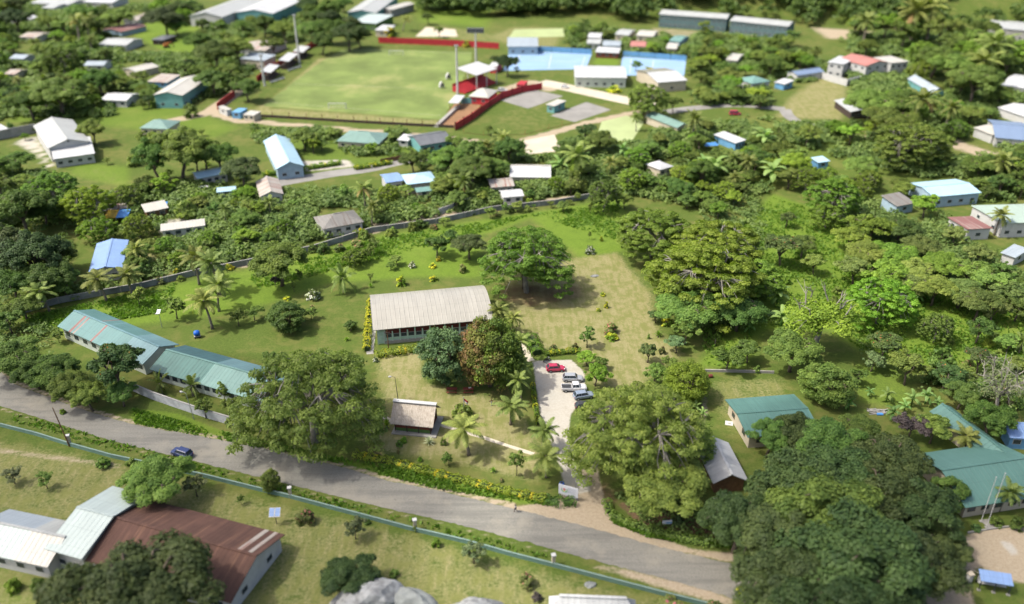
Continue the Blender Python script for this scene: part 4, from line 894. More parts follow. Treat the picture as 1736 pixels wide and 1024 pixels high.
# ------------------------------------------------------------------ houses beyond the compound wall and around the field
HS = [
 ('warehouse','large pale roofed warehouse at the upper edge of the town','the large pale warehouse',(320,27),(377,29),(446,-10),6,2.5,'gable','y','white','r_grey',(('front',2),)),
 ('warehouse','pale roofed warehouse with teal end wall beside the larger one','the teal ended warehouse',(398,21),(463,23),(516,-8),6,2,'gable','y','tealwall','r_white',(('front',3),)),
 ('works_building','long grey-white works roof with teal front at the upper edge',None,(588,21),(637,22),(676,-6),6,1.6,'gable','y','tealwall','r_grey',(('front',4),)),
 ('small_hall','cream flat-roofed hall beside the grey works roof',None,(644,15),(663,17),(682,4),4.5,0.8,'gable','y','greywall','r_creamy',(('front',2),)),
 ('shop_building','pale mint roofed shop with bright green front wall','the mint roofed shop',(596,37),(638,40),(650,27),4.5,1,'shed','x','greenboard','r_mintwhite',(('front',3),)),
 ('kiosk','white roofed kiosk beside the yellow tree',None,(635,51),(658,52),(664,44),3.6,0.5,'shed','x','cream','r_white',(('front',1),)),
 ('two_storey_house','two-storey teal house with long pale roof','the teal two-storey house',(259,161),(309,162),(348,133),5.6,1.4,'gable','y','tealwall','r_creamy',(('front',2),('right',5))),
 ('workshop','large white workshop with long pale gable roof','the white workshop',(81,252),(153,240),(134,201),5.2,2.2,'gable','y','white','r_grey',(('left',0),)),
 ('workshop_annex','white lean-to front of the workshop with two dark doorways',None,(90,270),(161,260),(152,239),3.4,1.7,'shed','x','white','r_white',(('front',4),)),
 ('hip_roofed_house','green hip roofed house behind tall trees beside the curved track',None,(236,217),(284,219),(290,204),3,2,'hip','x','cream','r_greenhip',(('front',3),)),
 ('bungalow','small white bungalow in front of the garden trees','the small white bungalow',(170,169),(214,171),(219,158),3,1.2,'gable','x','white','r_white',(('front',3),)),
 ('shack','small blue walled shack with patchy white roof','the blue walled shack',(249,138),(283,140),(287,128),2.8,0.7,'shed','x','bluewall','r_rustmix',(('front',2),)),
 ('cottage','cream roofed cottage among dense garden trees','the cream cottage',(207,117),(230,122),(243,107),3,1,'gable','y','cream','r_creamy',(('front',1),)),
 ('bungalow','grey-white bungalow beside the green meadow','the meadow bungalow',(167,75),(214,77),(219,65),3.2,1.4,'gable','x','white','r_grey',(('front',4),)),
 ('cottage','pale sheet roof cottage half hidden by shrubs',None,(141,111),(176,111),(180,103),2.8,1,'gable','x','white','r_coolgrey',(('front',2),)),
 ('shack','shack with rust red and white roof sheets','the rust red shack',(172,50),(205,54),(216,40),2.8,1,'gable','y','skywall','r_redrust',(('front',2),)),
 ('shack','shack with white rust-stained roof near the upper edge',None,(208,34),(232,35),(247,21),2.8,1,'gable','y','white','r_rustmix',(('front',1),)),
 ('field_hut','small dark hut standing alone in the meadow','the meadow hut',(256,67),(278,68),(279,59),2.8,1.0,'hip','x','darkwood','r_dark',(('front',1),)),
 ('cottage','pale blue-grey cottage roof low among trees',None,(15,99),(40,100),(43,92),2.8,1,'gable','x','white','r_coolgrey',(('front',2),)),
 ('cottage','long pale rusty cottage roof beside tall palms',None,(32,62),(60,64),(75,55),2.8,1,'gable','x','white','r_rustmix',(('front',2),)),
 ('cottage','white cottage roof near the edge of the town',None,(10,35),(26,37),(30,25),2.8,1,'gable','y','white','r_white',(('front',1),)),
 ('cottage','grey cottage roof in the uppermost garden row',None,(70,13),(90,14),(95,5),2.8,1,'gable','x','white','r_grey',(('front',2),)),
 ('cottage','cream rusty cottage roof above the spreading garden tree',None,(7,125),(26,126),(29,117),2.8,1,'gable','x','cream','r_rustmix',(('front',1),)),
 ('long_shed','long pale shed along the upper edge of the town',None,(50,5),(116,8),(114,-3),3.2,1.2,'gable','x','white','r_grey',(('front',4),)),
 ('long_shed','white long shed beside the dark grove',None,(140,3),(190,5),(190,-4),3.2,1.2,'gable','x','white','r_white',(('front',4),)),
 ('pink_roofed_house','house with faded pink rusty roof behind the stands','the faded pink roof',(405,83),(450,86),(446,68),3.4,1.6,'gable','x','white','r_rustmix',(('front',4),)),
 ('flat_roofed_house','pale flat-roofed house behind the covered stands',None,(405,99),(447,103),(458,94),4.6,0.6,'shed','x','cream','r_coolgrey',(('front',3),)),
 ('hip_roofed_house','grey-green hip roofed house in front of the football pitch','the grey-green hip roof',(570,239),(642,244),(669,226),3,2.2,'hip','x','cream','r_greenhip',(('front',4),)),
 ('teal_walled_house','teal walled house with dark grey roof by the red wall','the dark grey roof',(712,247),(768,238),(750,221),3.2,1.6,'gable','x','tealwall','r_dark',(('front',4),)),
 ('shed','small white shed between the hip roof and dark grey roof',None,(673,237),(692,239),(695,230),2.6,0.5,'shed','x','white','r_white',(('front',1),)),
 ('light_blue_house','pale blue gabled house with sky blue roof','the sky blue gabled house',(468,287),(516,281),(455,238),4,2.0,'gable','y','skywall','r_skyblue',(('front',2),('right',3))),
 ('blue_roofed_cottage','white cottage with pale blue roof beside parked cars','the pale blue cottage',(334,303),(387,293),(375,283),3,0.8,'gable','x','white','r_skyblue',(('front',4),)),
 ('carport','low pale blue carport roof behind a white car',None,(367,326),(400,323),(403,317),2.5,0.4,'shed','x','skywall','r_skyblue',(('front',1),)),
 ('blue_roofed_shed','big shed with bright blue roof beside coconut palms','the bright blue shed',(150,461),(208,454),(187,410),3.4,0.9,'gable','y','greywall','r_blue',(('front',2),)),
 ('low_house','low brown roofed house behind the blue and yellow awning',None,(172,358),(216,352),(214,345),2.8,0.5,'shed','x','timber','r_rustmix',(('front',2),)),
 ('low_house','low tan roof beside the white courtyard','the tan roof',(246,360),(286,352),(284,342),2.8,0.8,'shed','x','timber','r_creamy',(('front',2),)),
 ('courtyard_house','whitewashed house around a pale courtyard','the whitewashed courtyard',(272,392),(348,382),(340,371),2.8,0.5,'flat','x','white','r_creamy',(('front',4),)),
 ('hip_roofed_house','white house with old grey hip roof beside the boundary wall','the old grey hip roof',(547,389),(617,376),(603,355),3,2.0,'hip','x','white','r_oldgrey',(('front',4),)),
 ('rusty_house','house with broad rust-stained cream roof','the rust-stained cream roof',(440,334),(481,329),(462,304),3,1.4,'gable','y','white','r_rustmix',(('front',2),)),
 ('blue_roofed_house','house with royal blue roof joined to the sky blue roof',None,(654,310),(684,306),(682,291),3.4,0.8,'gable','x','white','r_blue',(('front',2),)),
 ('sky_blue_house','olive house with bright sky blue roof','the sky blue roof',(690,313),(742,307),(734,290),3.6,1.3,'hip','x','cream','r_skyblue',(('front',3),)),
 ('shed','small teal roofed shed below the sky blue roof',None,(706,326),(733,323),(733,317),2.4,0.4,'shed','x','cream','r_tealpale',(('front',1),)),
 ('cream_house','house with unfinished cream and rust roof near the pale wall','the unfinished cream roof',(832,318),(873,315),(862,301),3,1,'gable','x','cream','r_rustmix',(('front',3),)),
 ('white_cottage','white roofed cottage just above the boundary wall','the white cottage',(852,335),(889,332),(882,320),2.8,0.8,'gable','x','white','r_white',(('front',2),)),
 ('cream_house','white roofed house with cream rear slope among dark trees','the white and cream roof',(864,300),(934,301),(905,279),3.2,1.8,'gable','x','cream','r_white',(('front',3),)),
 ('garden_house','white hip roofed house deep in the thicket','the thicket house',(1094,278),(1119,288),(1138,280),3,1.4,'hip','x','cream','r_white',(('front',2),)),
 ('blue_hut','blue walled hut with white sheet roof beside a blue tarp','the blue walled hut',(1209,228),(1247,243),(1260,237),2.9,0.5,'shed','x','bluewall','r_white',(('front',3),)),
 ('long_green_shed','long shed with grey-green roof beside the pale green court','the long grey-green shed',(1094,196),(1148,217),(1164,210),3.2,1.2,'gable','x','cream','r_greenhip',(('front',4),)),
 ('white_hall','broad white hall in front of the blue courts','the broad white hall',(974,131),(1063,132),(1063,112),4.6,1.6,'gable','x','palegreen','r_white',(('front',6),)),
 ('church_hall','white fronted hall with olive rear roof slope','the olive roofed hall',(1115,140),(1166,136),(1166,112),4.6,1.6,'gable','x','cream','r_olive',(('front',1),)),
 ('court_shed','blue-grey roofed shed behind the larger blue court','the blue-grey court shed',(860,79),(913,79),(911,66),4.2,0.8,'shed','x','skywall','r_coolgrey',(('front',3),)),
 ('long_block','long two-storey dark teal block against the wooded bank','the long teal block',(1117,24),(1233,32),(1237,24),7.5,1.4,'gable','x','darkteal','r_grey',(('front',14),)),
 ('long_block','two-storey dark block at the end of the long teal block','the end teal block',(1237,35),(1337,45),(1341,36),7.0,1.4,'gable','x','darkteal','r_grey',(('front',12),)),
 ('house','white house in the upper row behind the courts',None,(996,63),(1018,64),(1021,56),3.2,1,'gable','x','white','r_white',(('front',2),)),
 ('house','white house in the lower row behind the courts',None,(994,73),(1018,74),(1021,66),3.2,1,'gable','x','white','r_grey',(('front',2),)),
 ('house','pale blue-grey roofed house behind the gap between courts',None,(1021,77),(1052,78),(1052,69),3.2,1,'gable','x','skywall','r_coolgrey',(('front',3),)),
 ('house','long white low roof directly behind the grass gap',None,(1009,88),(1049,90),(1050,83),3.0,0.7,'shed','x','redwood','r_white',(('front',3),)),
 ('house','house with salmon red roof behind the smaller court','the salmon roof',(1068,78),(1095,79),(1096,70),3.2,1,'gable','x','white','r_red',(('front',2),)),
 ('house','grey roofed house below the long teal block',None,(1042,58),(1066,60),(1070,50),3.4,1,'gable','x','cream','r_grey',(('front',2),)),
 ('house','white roofed house beside the grey one below the long teal block',None,(1078,60),(1108,62),(1110,52),3.4,1,'gable','x','cream','r_creamy',(('front',2),)),
 ('house','teal roofed cottage below the long teal block',None,(1134,69),(1153,71),(1155,60),3.2,1,'gable','x','skywall','r_tealpale',(('front',2),)),
 ('house','cream cottage below the teal roofed cottage',None,(1129,82),(1147,83),(1150,73),3.0,0.8,'gable','x','cream','r_creamy',(('front',1),)),
 ('house','pale cottage beside the grey scrubby tree',None,(1230,101),(1250,103),(1253,91),3.0,0.8,'gable','x','white','r_creamy',(('front',1),)),
 ('hip_roofed_house','house with pale teal hip roof in the trees','the pale teal hip roof',(1249,133),(1275,142),(1303,136),3.2,1.8,'hip','x','white','r_tealpale',(('front',2),)),
 ('grey_cottage','white cottage with blue-grey roof beside the dry lawn','the blue-grey cottage',(1333,122),(1352,128),(1370,113),3.2,1.2,'gable','y','white','r_slate',(('front',1),)),
 ('shack','small white roofed shack with blue wall beside the dry lawn',None,(1312,139),(1330,143),(1342,137),2.8,0.5,'shed','x','bluewall','r_white',(('front',1),)),
 ('mansion_wing','white two-storey flat-roofed wing of the walled mansion',None,(1403,105),(1431,109),(1448,98),6.6,0,'flat','x','white','r_white',(('front',2),('right',2))),
 ('mansion','white mansion with salmon red gable roof','the mansion',(1469,112),(1510,106),(1496,89),6.4,1.6,'gable','y','white','r_red',(('front',3),('left',4))),
 ('mansion_wing','white flat-roofed wing with cream parapet beside the red roof',None,(1511,107),(1542,104),(1536,92),7.0,0,'flat','x','white','r_creamy',(('front',3),)),
 ('grey_house','teal walled house with grey roof behind the big dark tree','the grey roofed house',(1538,133),(1579,157),(1594,152),3.6,1.8,'gable','x','tealwall','r_coolgrey',(('front',3),)),
 ('club_house','dark walled house with white trimmed grey roof under spreading trees',None,(1414,170),(1442,190),(1462,182),3.0,0.8,'gable','x','darkwood','r_grey',(('front',3),)),
 ('large_building','large white building on the hill at the upper corner','the large white building',(1648,13),(1723,12),(1714,-2),7,1.0,'gable','x','tealwall','r_white',(('front',8),)),
 ('large_building','lower white wing beside the large white building',None,(1600,10),(1645,18),(1662,4),5.5,0.8,'gable','x','tealwall','r_white',(('front',4),)),
 ('long_grey_block','long grey roofed block near the upper corner','the long grey block',(1674,46),(1750,53),(1752,39),6,1.2,'gable','x','greywall','r_grey',(('front',7),)),
 ('white_roof_house','white roofed house at the edge above the other white roof','the upper edge white roof',(1697,144),(1750,152),(1752,130),3.5,1.2,'gable','x','white','r_white',(('front',3),)),
 ('white_roof_house','white roofed house at the edge above the slate blue roof','the lower edge white roof',(1691,182),(1740,199),(1765,184),3.4,1.2,'gable','x','white','r_white',(('front',3),)),
 ('slate_roofed_house','pale house with slate blue roof at the edge','the slate blue roof',(1687,233),(1750,239),(1738,208),3.6,1.8,'gable','x','white','r_slate',(('front',4),)),
 ('porch_house','white porch house joined to the slate blue roof',None,(1650,216),(1683,229),(1695,212),3.4,0.6,'gable','x','white','r_creamy',(('front',2),)),
 ('sky_blue_house','house with broad pale sky blue roof in the thicket','the broad sky blue roof',(1541,310),(1583,334),(1646,317),3.8,1.0,'gable','y','skywall','r_skyblue',(('front',4),)),
 ('annex','brown roofed annex with pale blue edges beside the broad sky blue roof',None,(1521,350),(1553,344),(1543,327),3.0,1.0,'shed','x','skywall','r_oldgrey',(('front',1),)),
 ('sage_roofed_house','white house with broad sage green roof at the edge','the sage green roof',(1646,348),(1698,385),(1800,376),3.5,1.2,'shed','y','white','r_sage',(('left',2),('front',5))),
 ('red_roofed_cottage','white cottage with dull red and buff roof','the dull red roof',(1606,368),(1640,392),(1677,386),3.0,0.6,'shed','y','white','r_redrust',(('front',1),('left',2))),
 ('grey_shed','pale grey roofed shed below the sage green roof',None,(1696,428),(1722,437),(1752,428),2.8,0.6,'shed','x','white','r_coolgrey',(('front',1),)),
 ('blue_hut','small pale blue roofed hut in the thicket','the small pale blue hut',(1374,267),(1387,276),(1399,269),2.6,0.4,'shed','x','bluewall','r_skyblue',(('front',1),)),
 ('court_hut','teal walled hut with pale roof between the tarmac courts','the teal court hut',(925,177),(940,180),(951,170),3.2,0.3,'shed','x','tealwall','r_creamy',(('front',1),('right',1))),
 ('gatehouse','grey gatehouse with flat white roof at the left edge',None,(-14,224),(15,218),(12,208),3.6,0.2,'flat','x','greywall','r_white',(('front',1),)),
 ('blue_roofed_shed','long blue roofed shed at the right edge beside the silvery tree','the blue edge shed',(1712,742),(1770,746),(1770,724),2.8,0.8,'shed','x','bluewall','r_blue',(('front',2),)),
]
for (nm, lb, lm, p0, p1, p2, ze, rise, rf, rg_, wl, rm, wn) in HS:
    house(nm, lb, lm, p0, p1, p2, ze, rise, rf, rg_, wl, rm, 0.45, wn, floors=2 if ze > 6.2 and nm not in ('warehouse',) else 1, side=1, vent=(nm == 'workshop'),
          segs=[(1.0, 'r_white', 'r_creamy')] if lm == 'the white and cream roof' else ([(1.0, 'r_white', 'r_olive')] if nm == 'church_hall' else None))
awn = empty('awning', G(202, 376), 0.1, 'striped yellow and blue awning in front of a low brown house', 'awning', None, 'the striped awning')
aw = G(222,366,2.4)-G(181,372,2.4); AL = aw.length/2
MB().add([(-AL, -2, 2.2), (0, -2, 2.2), (0, 2.5, 2.9), (-AL, 2.5, 2.9), (-AL, -2, 2.1), (0, -2, 2.1), (0, 2.5, 2.8), (-AL, 2.5, 2.8)], [(0,1,2,3),(7,6,5,4),(0,4,5,1),(1,5,6,2),(2,6,7,3),(3,7,4,0)]).build('yellow_cover', M['yellow'], awn)
MB().add([(0.02, -2, 2.2), (AL, -2, 2.2), (AL, 2.5, 2.9), (0.02, 2.5, 2.9), (0.02, -2, 2.1), (AL, -2, 2.1), (AL, 2.5, 2.8), (0.02, 2.5, 2.8)], [(0,1,2,3),(7,6,5,4),(0,4,5,1),(1,5,6,2),(2,6,7,3),(3,7,4,0)]).build('blue_cover', M['bluetarp'], awn)
for x in (-AL+0.1, 0, AL-0.1): bx('post', M['metal'], awn, x-0.05, x+0.05, -1.95, -1.85, 0, 2.12)
# ------------------------------------------------------------------ walls and fences
def wall(name, label, pxs, h, t, mat, cap=None, lm=None, cat='wall', posts=None, pmat=None, ph=0.25, foot=None):
    pts = [G(*p) for p in pxs]; c = sum(pts, Vector())/len(pts); e = empty(name, (c.x, c.y, 0), 0, label, cat, None, None)
    if lm:
        for p in pxs[1:-1:2] or pxs[:1]: LAND.append((lm, p[0], p[1]))
    mb, mc = MB(), MB()
    for i, (a, b) in enumerate(zip(pts[:-1], pts[1:])):
        a, b = a-c, b-c; d = (b-a).normalized(); b2 = b+d*(t*0.3 if i < len(pts)-2 else 0)
        mb.bar(a+Vector((0, 0, h/2-0.15)), b2+Vector((0, 0, h/2-0.15)), t, h+0.3)
        if cap: mc.bar(a+Vector((0, 0, h+0.055)), b2+Vector((0, 0, h+0.055)), t+0.10, 0.10)
    mb.build('panel', mat, e)
    if cap: mc.build('coping', cap, e)
    if posts:
        pm = None; k = 0
        for a, b in zip(pts[:-1], pts[1:]):
            n = max(1, int((b-a).length/posts))
            for j in range(n):
                p = a+(b-a)*(j/n)-c
                if k >= 100: break
                if pm is None: pm = MB().box(-t*0.8, t*0.8, -t*0.8, t*0.8, 0, h+ph).mesh('post', pmat or mat)
                o = link(bpy.data.objects.new('post', pm), e); o.location = (p.x, p.y, 0); k += 1
    return e
wall('boundary_wall', 'long weathered grey block wall between back lawn and houses', [(-20,545),(30,534),(100,514),(240,489),(330,467),(420,449),(530,425),(630,394),(740,379),(835,358),(940,347),(1000,336),(1060,322)], 1.55, 0.2, M['fibro'], M['greywall'], 'the boundary wall', posts=4.5, pmat=M['greywall'], ph=0.1)
wall('whitewashed_wall', 'weathered whitewashed wall between the roadside grass and the teal school blocks', [(222,661),(262,678),(305,693),(350,708),(398,722)], 1.9, 0.22, M['oldwhite'], M['greywall'], 'the whitewashed wall')
wall('green_wall', 'long low green wall with pale coping along the lower side of the road', [(-60,708),(0,723),(60,738),(118,756),(190,776),(262,791),(345,809),(434,831),(493,845),(610,876),(700,900),(790,921),(868,943),(938,961),(1030,985),(1130,1011),(1230,1036),(1400,1075)], 0.75, 0.16, M['greenwall'], M['greencap'], 'the low green wall')
wall('street_wall', 'pale grey plastered wall beside a garden gate above the boundary wall', [(744,364),(768,356),(772,350),(800,345),(832,341)], 1.9, 0.2, M['oldwhite'], M['greywall'])
wall('concrete_wall', 'grey concrete yard wall beside the white workshop', [(-20,238),(20,233),(62,225)], 3.6, 0.25, M['greywall'])
wall('mansion_wall', 'bright white garden wall in front of the walled mansion', [(1385,131),(1410,139),(1435,146),(1464,138)], 3.0, 0.25, M['white'], M['white'])
wall('garden_wall', 'low concrete garden wall beside the wide shade tree', [(1190,630),(1250,631),(1312,633)], 0.6, 0.25, M['concrete'])
wall('board_fence', 'brown board fence along the side street', [(645,277),(672,272),(698,267)], 1.6, 0.1, M['timber'], cat='fence')
wall('kerb_wall', 'low concrete edging in front of the flagpoles', [(1640,904),(1690,896),(1800,884)], 0.3, 0.2, M['concrete'])
wall('red_wall', 'red painted wall closing the far end of the football pitch', [(642,73),(700,75),(770,78),(846,83)], 3.2, 0.25, M['red'], None, 'the far red wall')
wall('red_wall', 'long dark red wall beside the brown terrace and tarmac courts', [(772,221),(800,204),(830,181),(850,168),(868,162),(885,157),(919,151)], 2.9, 0.25, M['red'], None, 'the long red wall', posts=7, pmat=M['maroon'], ph=0.6)
wall('red_wall', 'short red wall section behind the covered stands', [(436,139),(452,127),(478,109),(505,93),(530,80),(548,71)], 2.6, 0.2, M['red'])
wall('red_wall', 'short red wall beside the blue ticket booth', [(369,186),(383,175),(398,164)], 2.8, 0.25, M['red'])
wall('field_fence', 'dark low fence with thin posts along the near side of the pitch', [(372,188),(384,195),(410,199),(434,198),(520,203),(600,208),(690,213),(770,217)], 1.1, 0.12, M['darkwood'], None, 'the dark pitch fence', cat='fence', posts=5.5, pmat=M['maroon'], ph=1.6)
wall('post_fence', 'sparse fence of red posts and rail beside the grassy corner', [(786,225),(820,229),(850,229),(890,228),(930,218),(975,208)], 0.12, 0.06, M['maroon'], cat='fence', posts=6, pmat=M['red'], ph=1.6)
wall('court_screen', 'dark blue screen fence behind the larger blue court', [(868,84),(935,88),(1003,92)], 2.6, 0.12, M['bluewall'], cat='fence', posts=8, pmat=M['darkmetal'])
wall('court_screen', 'dark blue screen fence behind the smaller blue court', [(1056,95),(1110,99),(1163,103)], 2.6, 0.12, M['bluewall'], cat='fence', posts=8, pmat=M['darkmetal'])
for x, y, l in ((119,756,'pale gatepost on the low green wall beside the leaning post'), (493,845,'pale gatepost on the low green wall near the solar panels'), (704,900,'pale gatepost on the low green wall beside a small climber'), (938,960,'pale gatepost on the low green wall above the dark rock')):
    p = G(x, y-2); e = empty('gatepost', p, 0.26, l, 'gatepost', 'gateposts on the low green wall')
    bx('shaft', M['cream'], e, -0.27, 0.27, -0.27, 0.27, 0, 2.1, bevel=0.02); bx('cap', M['white'], e, -0.36, 0.36, -0.36, 0.36, 2.1, 2.3, bevel=0.03)
# ------------------------------------------------------------------ sports ground
def goal(x, y, lab):
    p = G(x, y); e = empty('goal', p, 0, lab, 'goal', 'football goals', lab.split(' at ')[0] and None)
    for s in (-1, 1):
        MB().tube([(s*3.66, 0, 0), (s*3.66, 0, 2.44)], 0.12, 8).build('post', M['white'], e)
        MB().tube([(s*3.66, 0, 2.44), (s*3.66, 1.0, 2.3), (s*3.66, 2.0, 0)], 0.06, 6).build('back_stay', M['white'], e)
    MB().tube([(-3.78, 0, 2.44), (3.78, 0, 2.44)], 0.12, 8).build('crossbar', M['white'], e)
    mb = MB()
    for i in range(15): x_ = -3.6+7.2*i/14; mb.bar((x_, 0.98, 2.3), (x_, 2.0, 0.02), 0.035)
    for i in range(5): t = i/4; mb.bar((-3.6, 0.98+1.02*t, 2.3-2.28*t), (3.6, 0.98+1.02*t, 2.3-2.28*t), 0.035)
    mb.build('net', M['white'], e)
goal(572, 185, 'white goal near the dark fence side of the pitch'); goal(672, 94, 'white goal before the far red wall')
def mast(x, y, ytop, lab, big=False):
    p = G(x, y); hh = 24.0 if not big else 26.0
    s = F_PX/proj(p)[2]; hh = (y-ytop)/(s*0.96)
    e = empty('floodlight_mast', p, 0, lab, 'floodlight', 'floodlight masts around the pitch')
    MB().tube([(0, 0, 0), (0, 0, hh*0.5), (0, 0, hh)], [0.55, 0.48, 0.36], 10).build('pole', M['white'], e)
    if big:
        hd = MB().box(-4.2, 4.2, -0.2, 0.2, hh-0.5, hh+2.0).build('lamp_frame', M['metal'], e)
        for i in range(6): bx('lamp', M['glass'], hd, -4.0+1.4*i, -3.0+1.4*i, -0.32, -0.21, hh-0.2, hh+1.7)
    else:
        hd = MB().box(-0.9, 0.9, -0.2, 0.2, hh, hh+0.8).build('lamp_frame', M['metal'], e)
        for i in range(2): bx('lamp', M['lens'], hd, -0.75+0.8*i, -0.1+0.8*i, -0.3, -0.21, hh+0.1, hh+0.7)
mast(449,146,98,'pale floodlight mast beside the nearest covered stand'); mast(508,108,33,'tall pale floodlight mast among the stands'); mast(776,163,84,'tall pale floodlight mast beside the small white roof'); mast(807,108,58,'floodlight mast with a wide lamp bank by the main stand', True)
def stand(px, w, lab):
    p = G(*px); a = G(px[0]+w*0.5, px[1]-w*0.42); d = (a-p).normalized(); e = empty('covered_stand', p, math.atan2(d.y, d.x), lab, 'stand', 'covered stands along the pitch')
    l = (a-p).length
    MB().add([(-l, -2.5, 4.0), (l, -2.5, 4.0), (l, 2.5, 4.6), (-l, 2.5, 4.6), (-l, -2.5, 3.88), (l, -2.5, 3.88), (l, 2.5, 4.48), (-l, 2.5, 4.48)], [(0,1,2,3),(7,6,5,4),(0,4,5,1),(1,5,6,2),(2,6,7,3),(3,7,4,0)]).build('roof', M['r_white'], e)
    for x in (-l+0.3, 0, l-0.3): bx('post', M['darkmetal'], e, x-0.1, x+0.1, -2.3, -2.1, 0, 3.9)
    for k in range(4): bx('tier', M['darkwood'], e, -l+0.2, l-0.2, -2.0+k*1.0, -1.02+k*1.0, 0, 0.5+0.45*k)
stand((460,131), 15, 'white roofed stand nearest the corner by the yellow-green tree'); stand((491,111), 16, 'white roofed stand in the middle of the three'); stand((513,97), 12, 'white roofed stand closest to the dark grove')
for x, y, l in ((471,138,'grey bench in front of the nearest covered stand'), (500,118,'grey bench in front of the middle covered stand')):
    e = empty('bench', G(x, y), 1.12, l, 'bench', 'benches along the pitch'); bx('seat', M['metal'], e, -5, 5, -0.4, 0.4, 0.55, 0.7)
    for s in (-1, 1): bx('leg', M['darkmetal'], e, s*4-0.1, s*4+0.1, -0.35, 0.35, 0, 0.55)
    bx('backrest', M['metal'], e, -5, 5, 0.4, 0.48, 0.7, 1.2)
# main stand
p = G(803, 152); e = empty('main_stand', p, 0.0, 'red seated grandstand under a white roof beside the pitch', 'grandstand', None, 'the red grandstand')
d = (G(838,134)-G(786,152)); e.rotation_euler.z = math.atan2(d.y, d.x); ml = 14
MB().add([(-1, -2.5, 7.0), (15, -2.5, 7.0), (15, 9, 8.6), (-1, 9, 8.6), (-1, -2.5, 6.8), (15, -2.5, 6.8), (15, 9, 8.4), (-1, 9, 8.4)], [(0,1,2,3),(7,6,5,4),(0,4,5,1),(1,5,6,2),(2,6,7,3),(3,7,4,0)]).build('roof', M['r_white'], e)
for k in range(5): bx('tier', M['red'], e, -8, 15, -1.5+1.4*k, -0.12+1.4*k, 0, 0.8+0.42*k)
for x in (-0.5, 7, 14.5):
    for y in (-2.2, 8.6): bx('post', M['white'], e, x-0.15, x+0.15, y-0.15, y+0.15, 0.02, 6.8+(y+2.2)*0.13)
bx('rear_wall', M['red'], e, -8, 15, 5.6, 5.8, 0, 3.4)
house('pavilion', 'white roofed pavilion with red front beside the brown terrace', 'the white pavilion', (794,163), (828,166), (834,152), 3.4, 2.2, 'hip', 'x', 'red', 'r_creamy', 0.5, (('front', 2),), vent=False)
house('canopy', 'small white canopy at the end of the grey terrace steps', None, (760,174), (777,175), (783,163), 3.2, 0.4, 'shed', 'x', 'white', 'r_white', 0.4, (), openf=True)
house('ticket_shelter', 'small white shelter with red front behind the grandstand', None, (829,112), (842,113), (842,105), 3.4, 0.8, 'gable', 'x', 'red', 'r_white', 0.3, (('front', 1),))
house('red_booth', 'small red booth at the end of the long red wall', None, (875,143), (888,144), (890,137), 3.0, 0.3, 'flat', 'x', 'red', 'red', 0.2, (('front', 1),))
house('ticket_booth', 'blue ticket booth inside the curved fence corner', None, (392,190), (407,191), (408,183), 2.6, 0.2, 'flat', 'x', 'bluewall', 'bluewall', 0.1, (('front', 1),))
house('ticket_booth', 'white ticket booth beside the blue one', None, (412,194), (430,196), (432,189), 2.6, 0.3, 'shed', 'x', 'cream', 'r_creamy', 0.1, (('front', 2),))
house('ticket_booth', 'white leaning panel booth against the red wall', None, (384,187), (393,185), (400,175), 2.6, 0.3, 'shed', 'x', 'white', 'r_creamy', 0.1, (('front', 1),))
e = empty('tarpaulin_screen', G(792, 176), -0.1, 'green tarpaulin screen beside the white pavilion', 'screen'); bx('sheet', M['tealwall'], e, -2.8, 2.8, -0.06, 0.06, 0.2, 2.6)
for x in (-2.7, 2.7): bx('post', M['darkmetal'], e, x-0.07, x+0.07, 0.07, 0.2, 0, 2.7)
e = empty('terrace_steps', G(760, 198), 0, 'grey concrete terrace steps along the brown bare ground', 'steps'); d = G(778,178)-G(741,212); e.rotation_euler.z = math.atan2(d.y, d.x); l = d.length/2
for k in range(3): bx('step', M['concrete'], e, -l, l, -0.6+0.7*k, 0.08+0.7*k, 0, 1.0-0.3*k)
for x, y, l in ((750,150,'pale striped tent panel on the pitch nearer the grey steps'), (761,135,'pale striped tent panel on the pitch nearer the grandstand')):
    e = empty('field_shelter', G(x, y), 0.5, l, 'shelter', 'small shelters on the pitch')
    MB().tube([(-1.0, 0, 0), (-1.0, 0, 2.2), (0, 0, 3.0), (1.0, 0, 2.2), (1.0, 0, 0)], 0.08, 6, cap=True).build('frame', M['metal'], e)
    MB().add([(-1.0, 0.1, 1.6), (0, 0.1, 3.0), (1.0, 0.1, 1.6), (-1.0, 1.6, 1.6), (0, 1.6, 3.0), (1.0, 1.6, 1.6), (-1.0, 0.1, 0.3), (1.0, 0.1, 0.3), (-1, 1.6, 0.3), (1, 1.6, 0.3)], [(0,1,4,3),(1,2,5,4),(0,3,8,6),(2,7,9,5),(3,4,5,9,8)]).build('cover', M['white'], e)
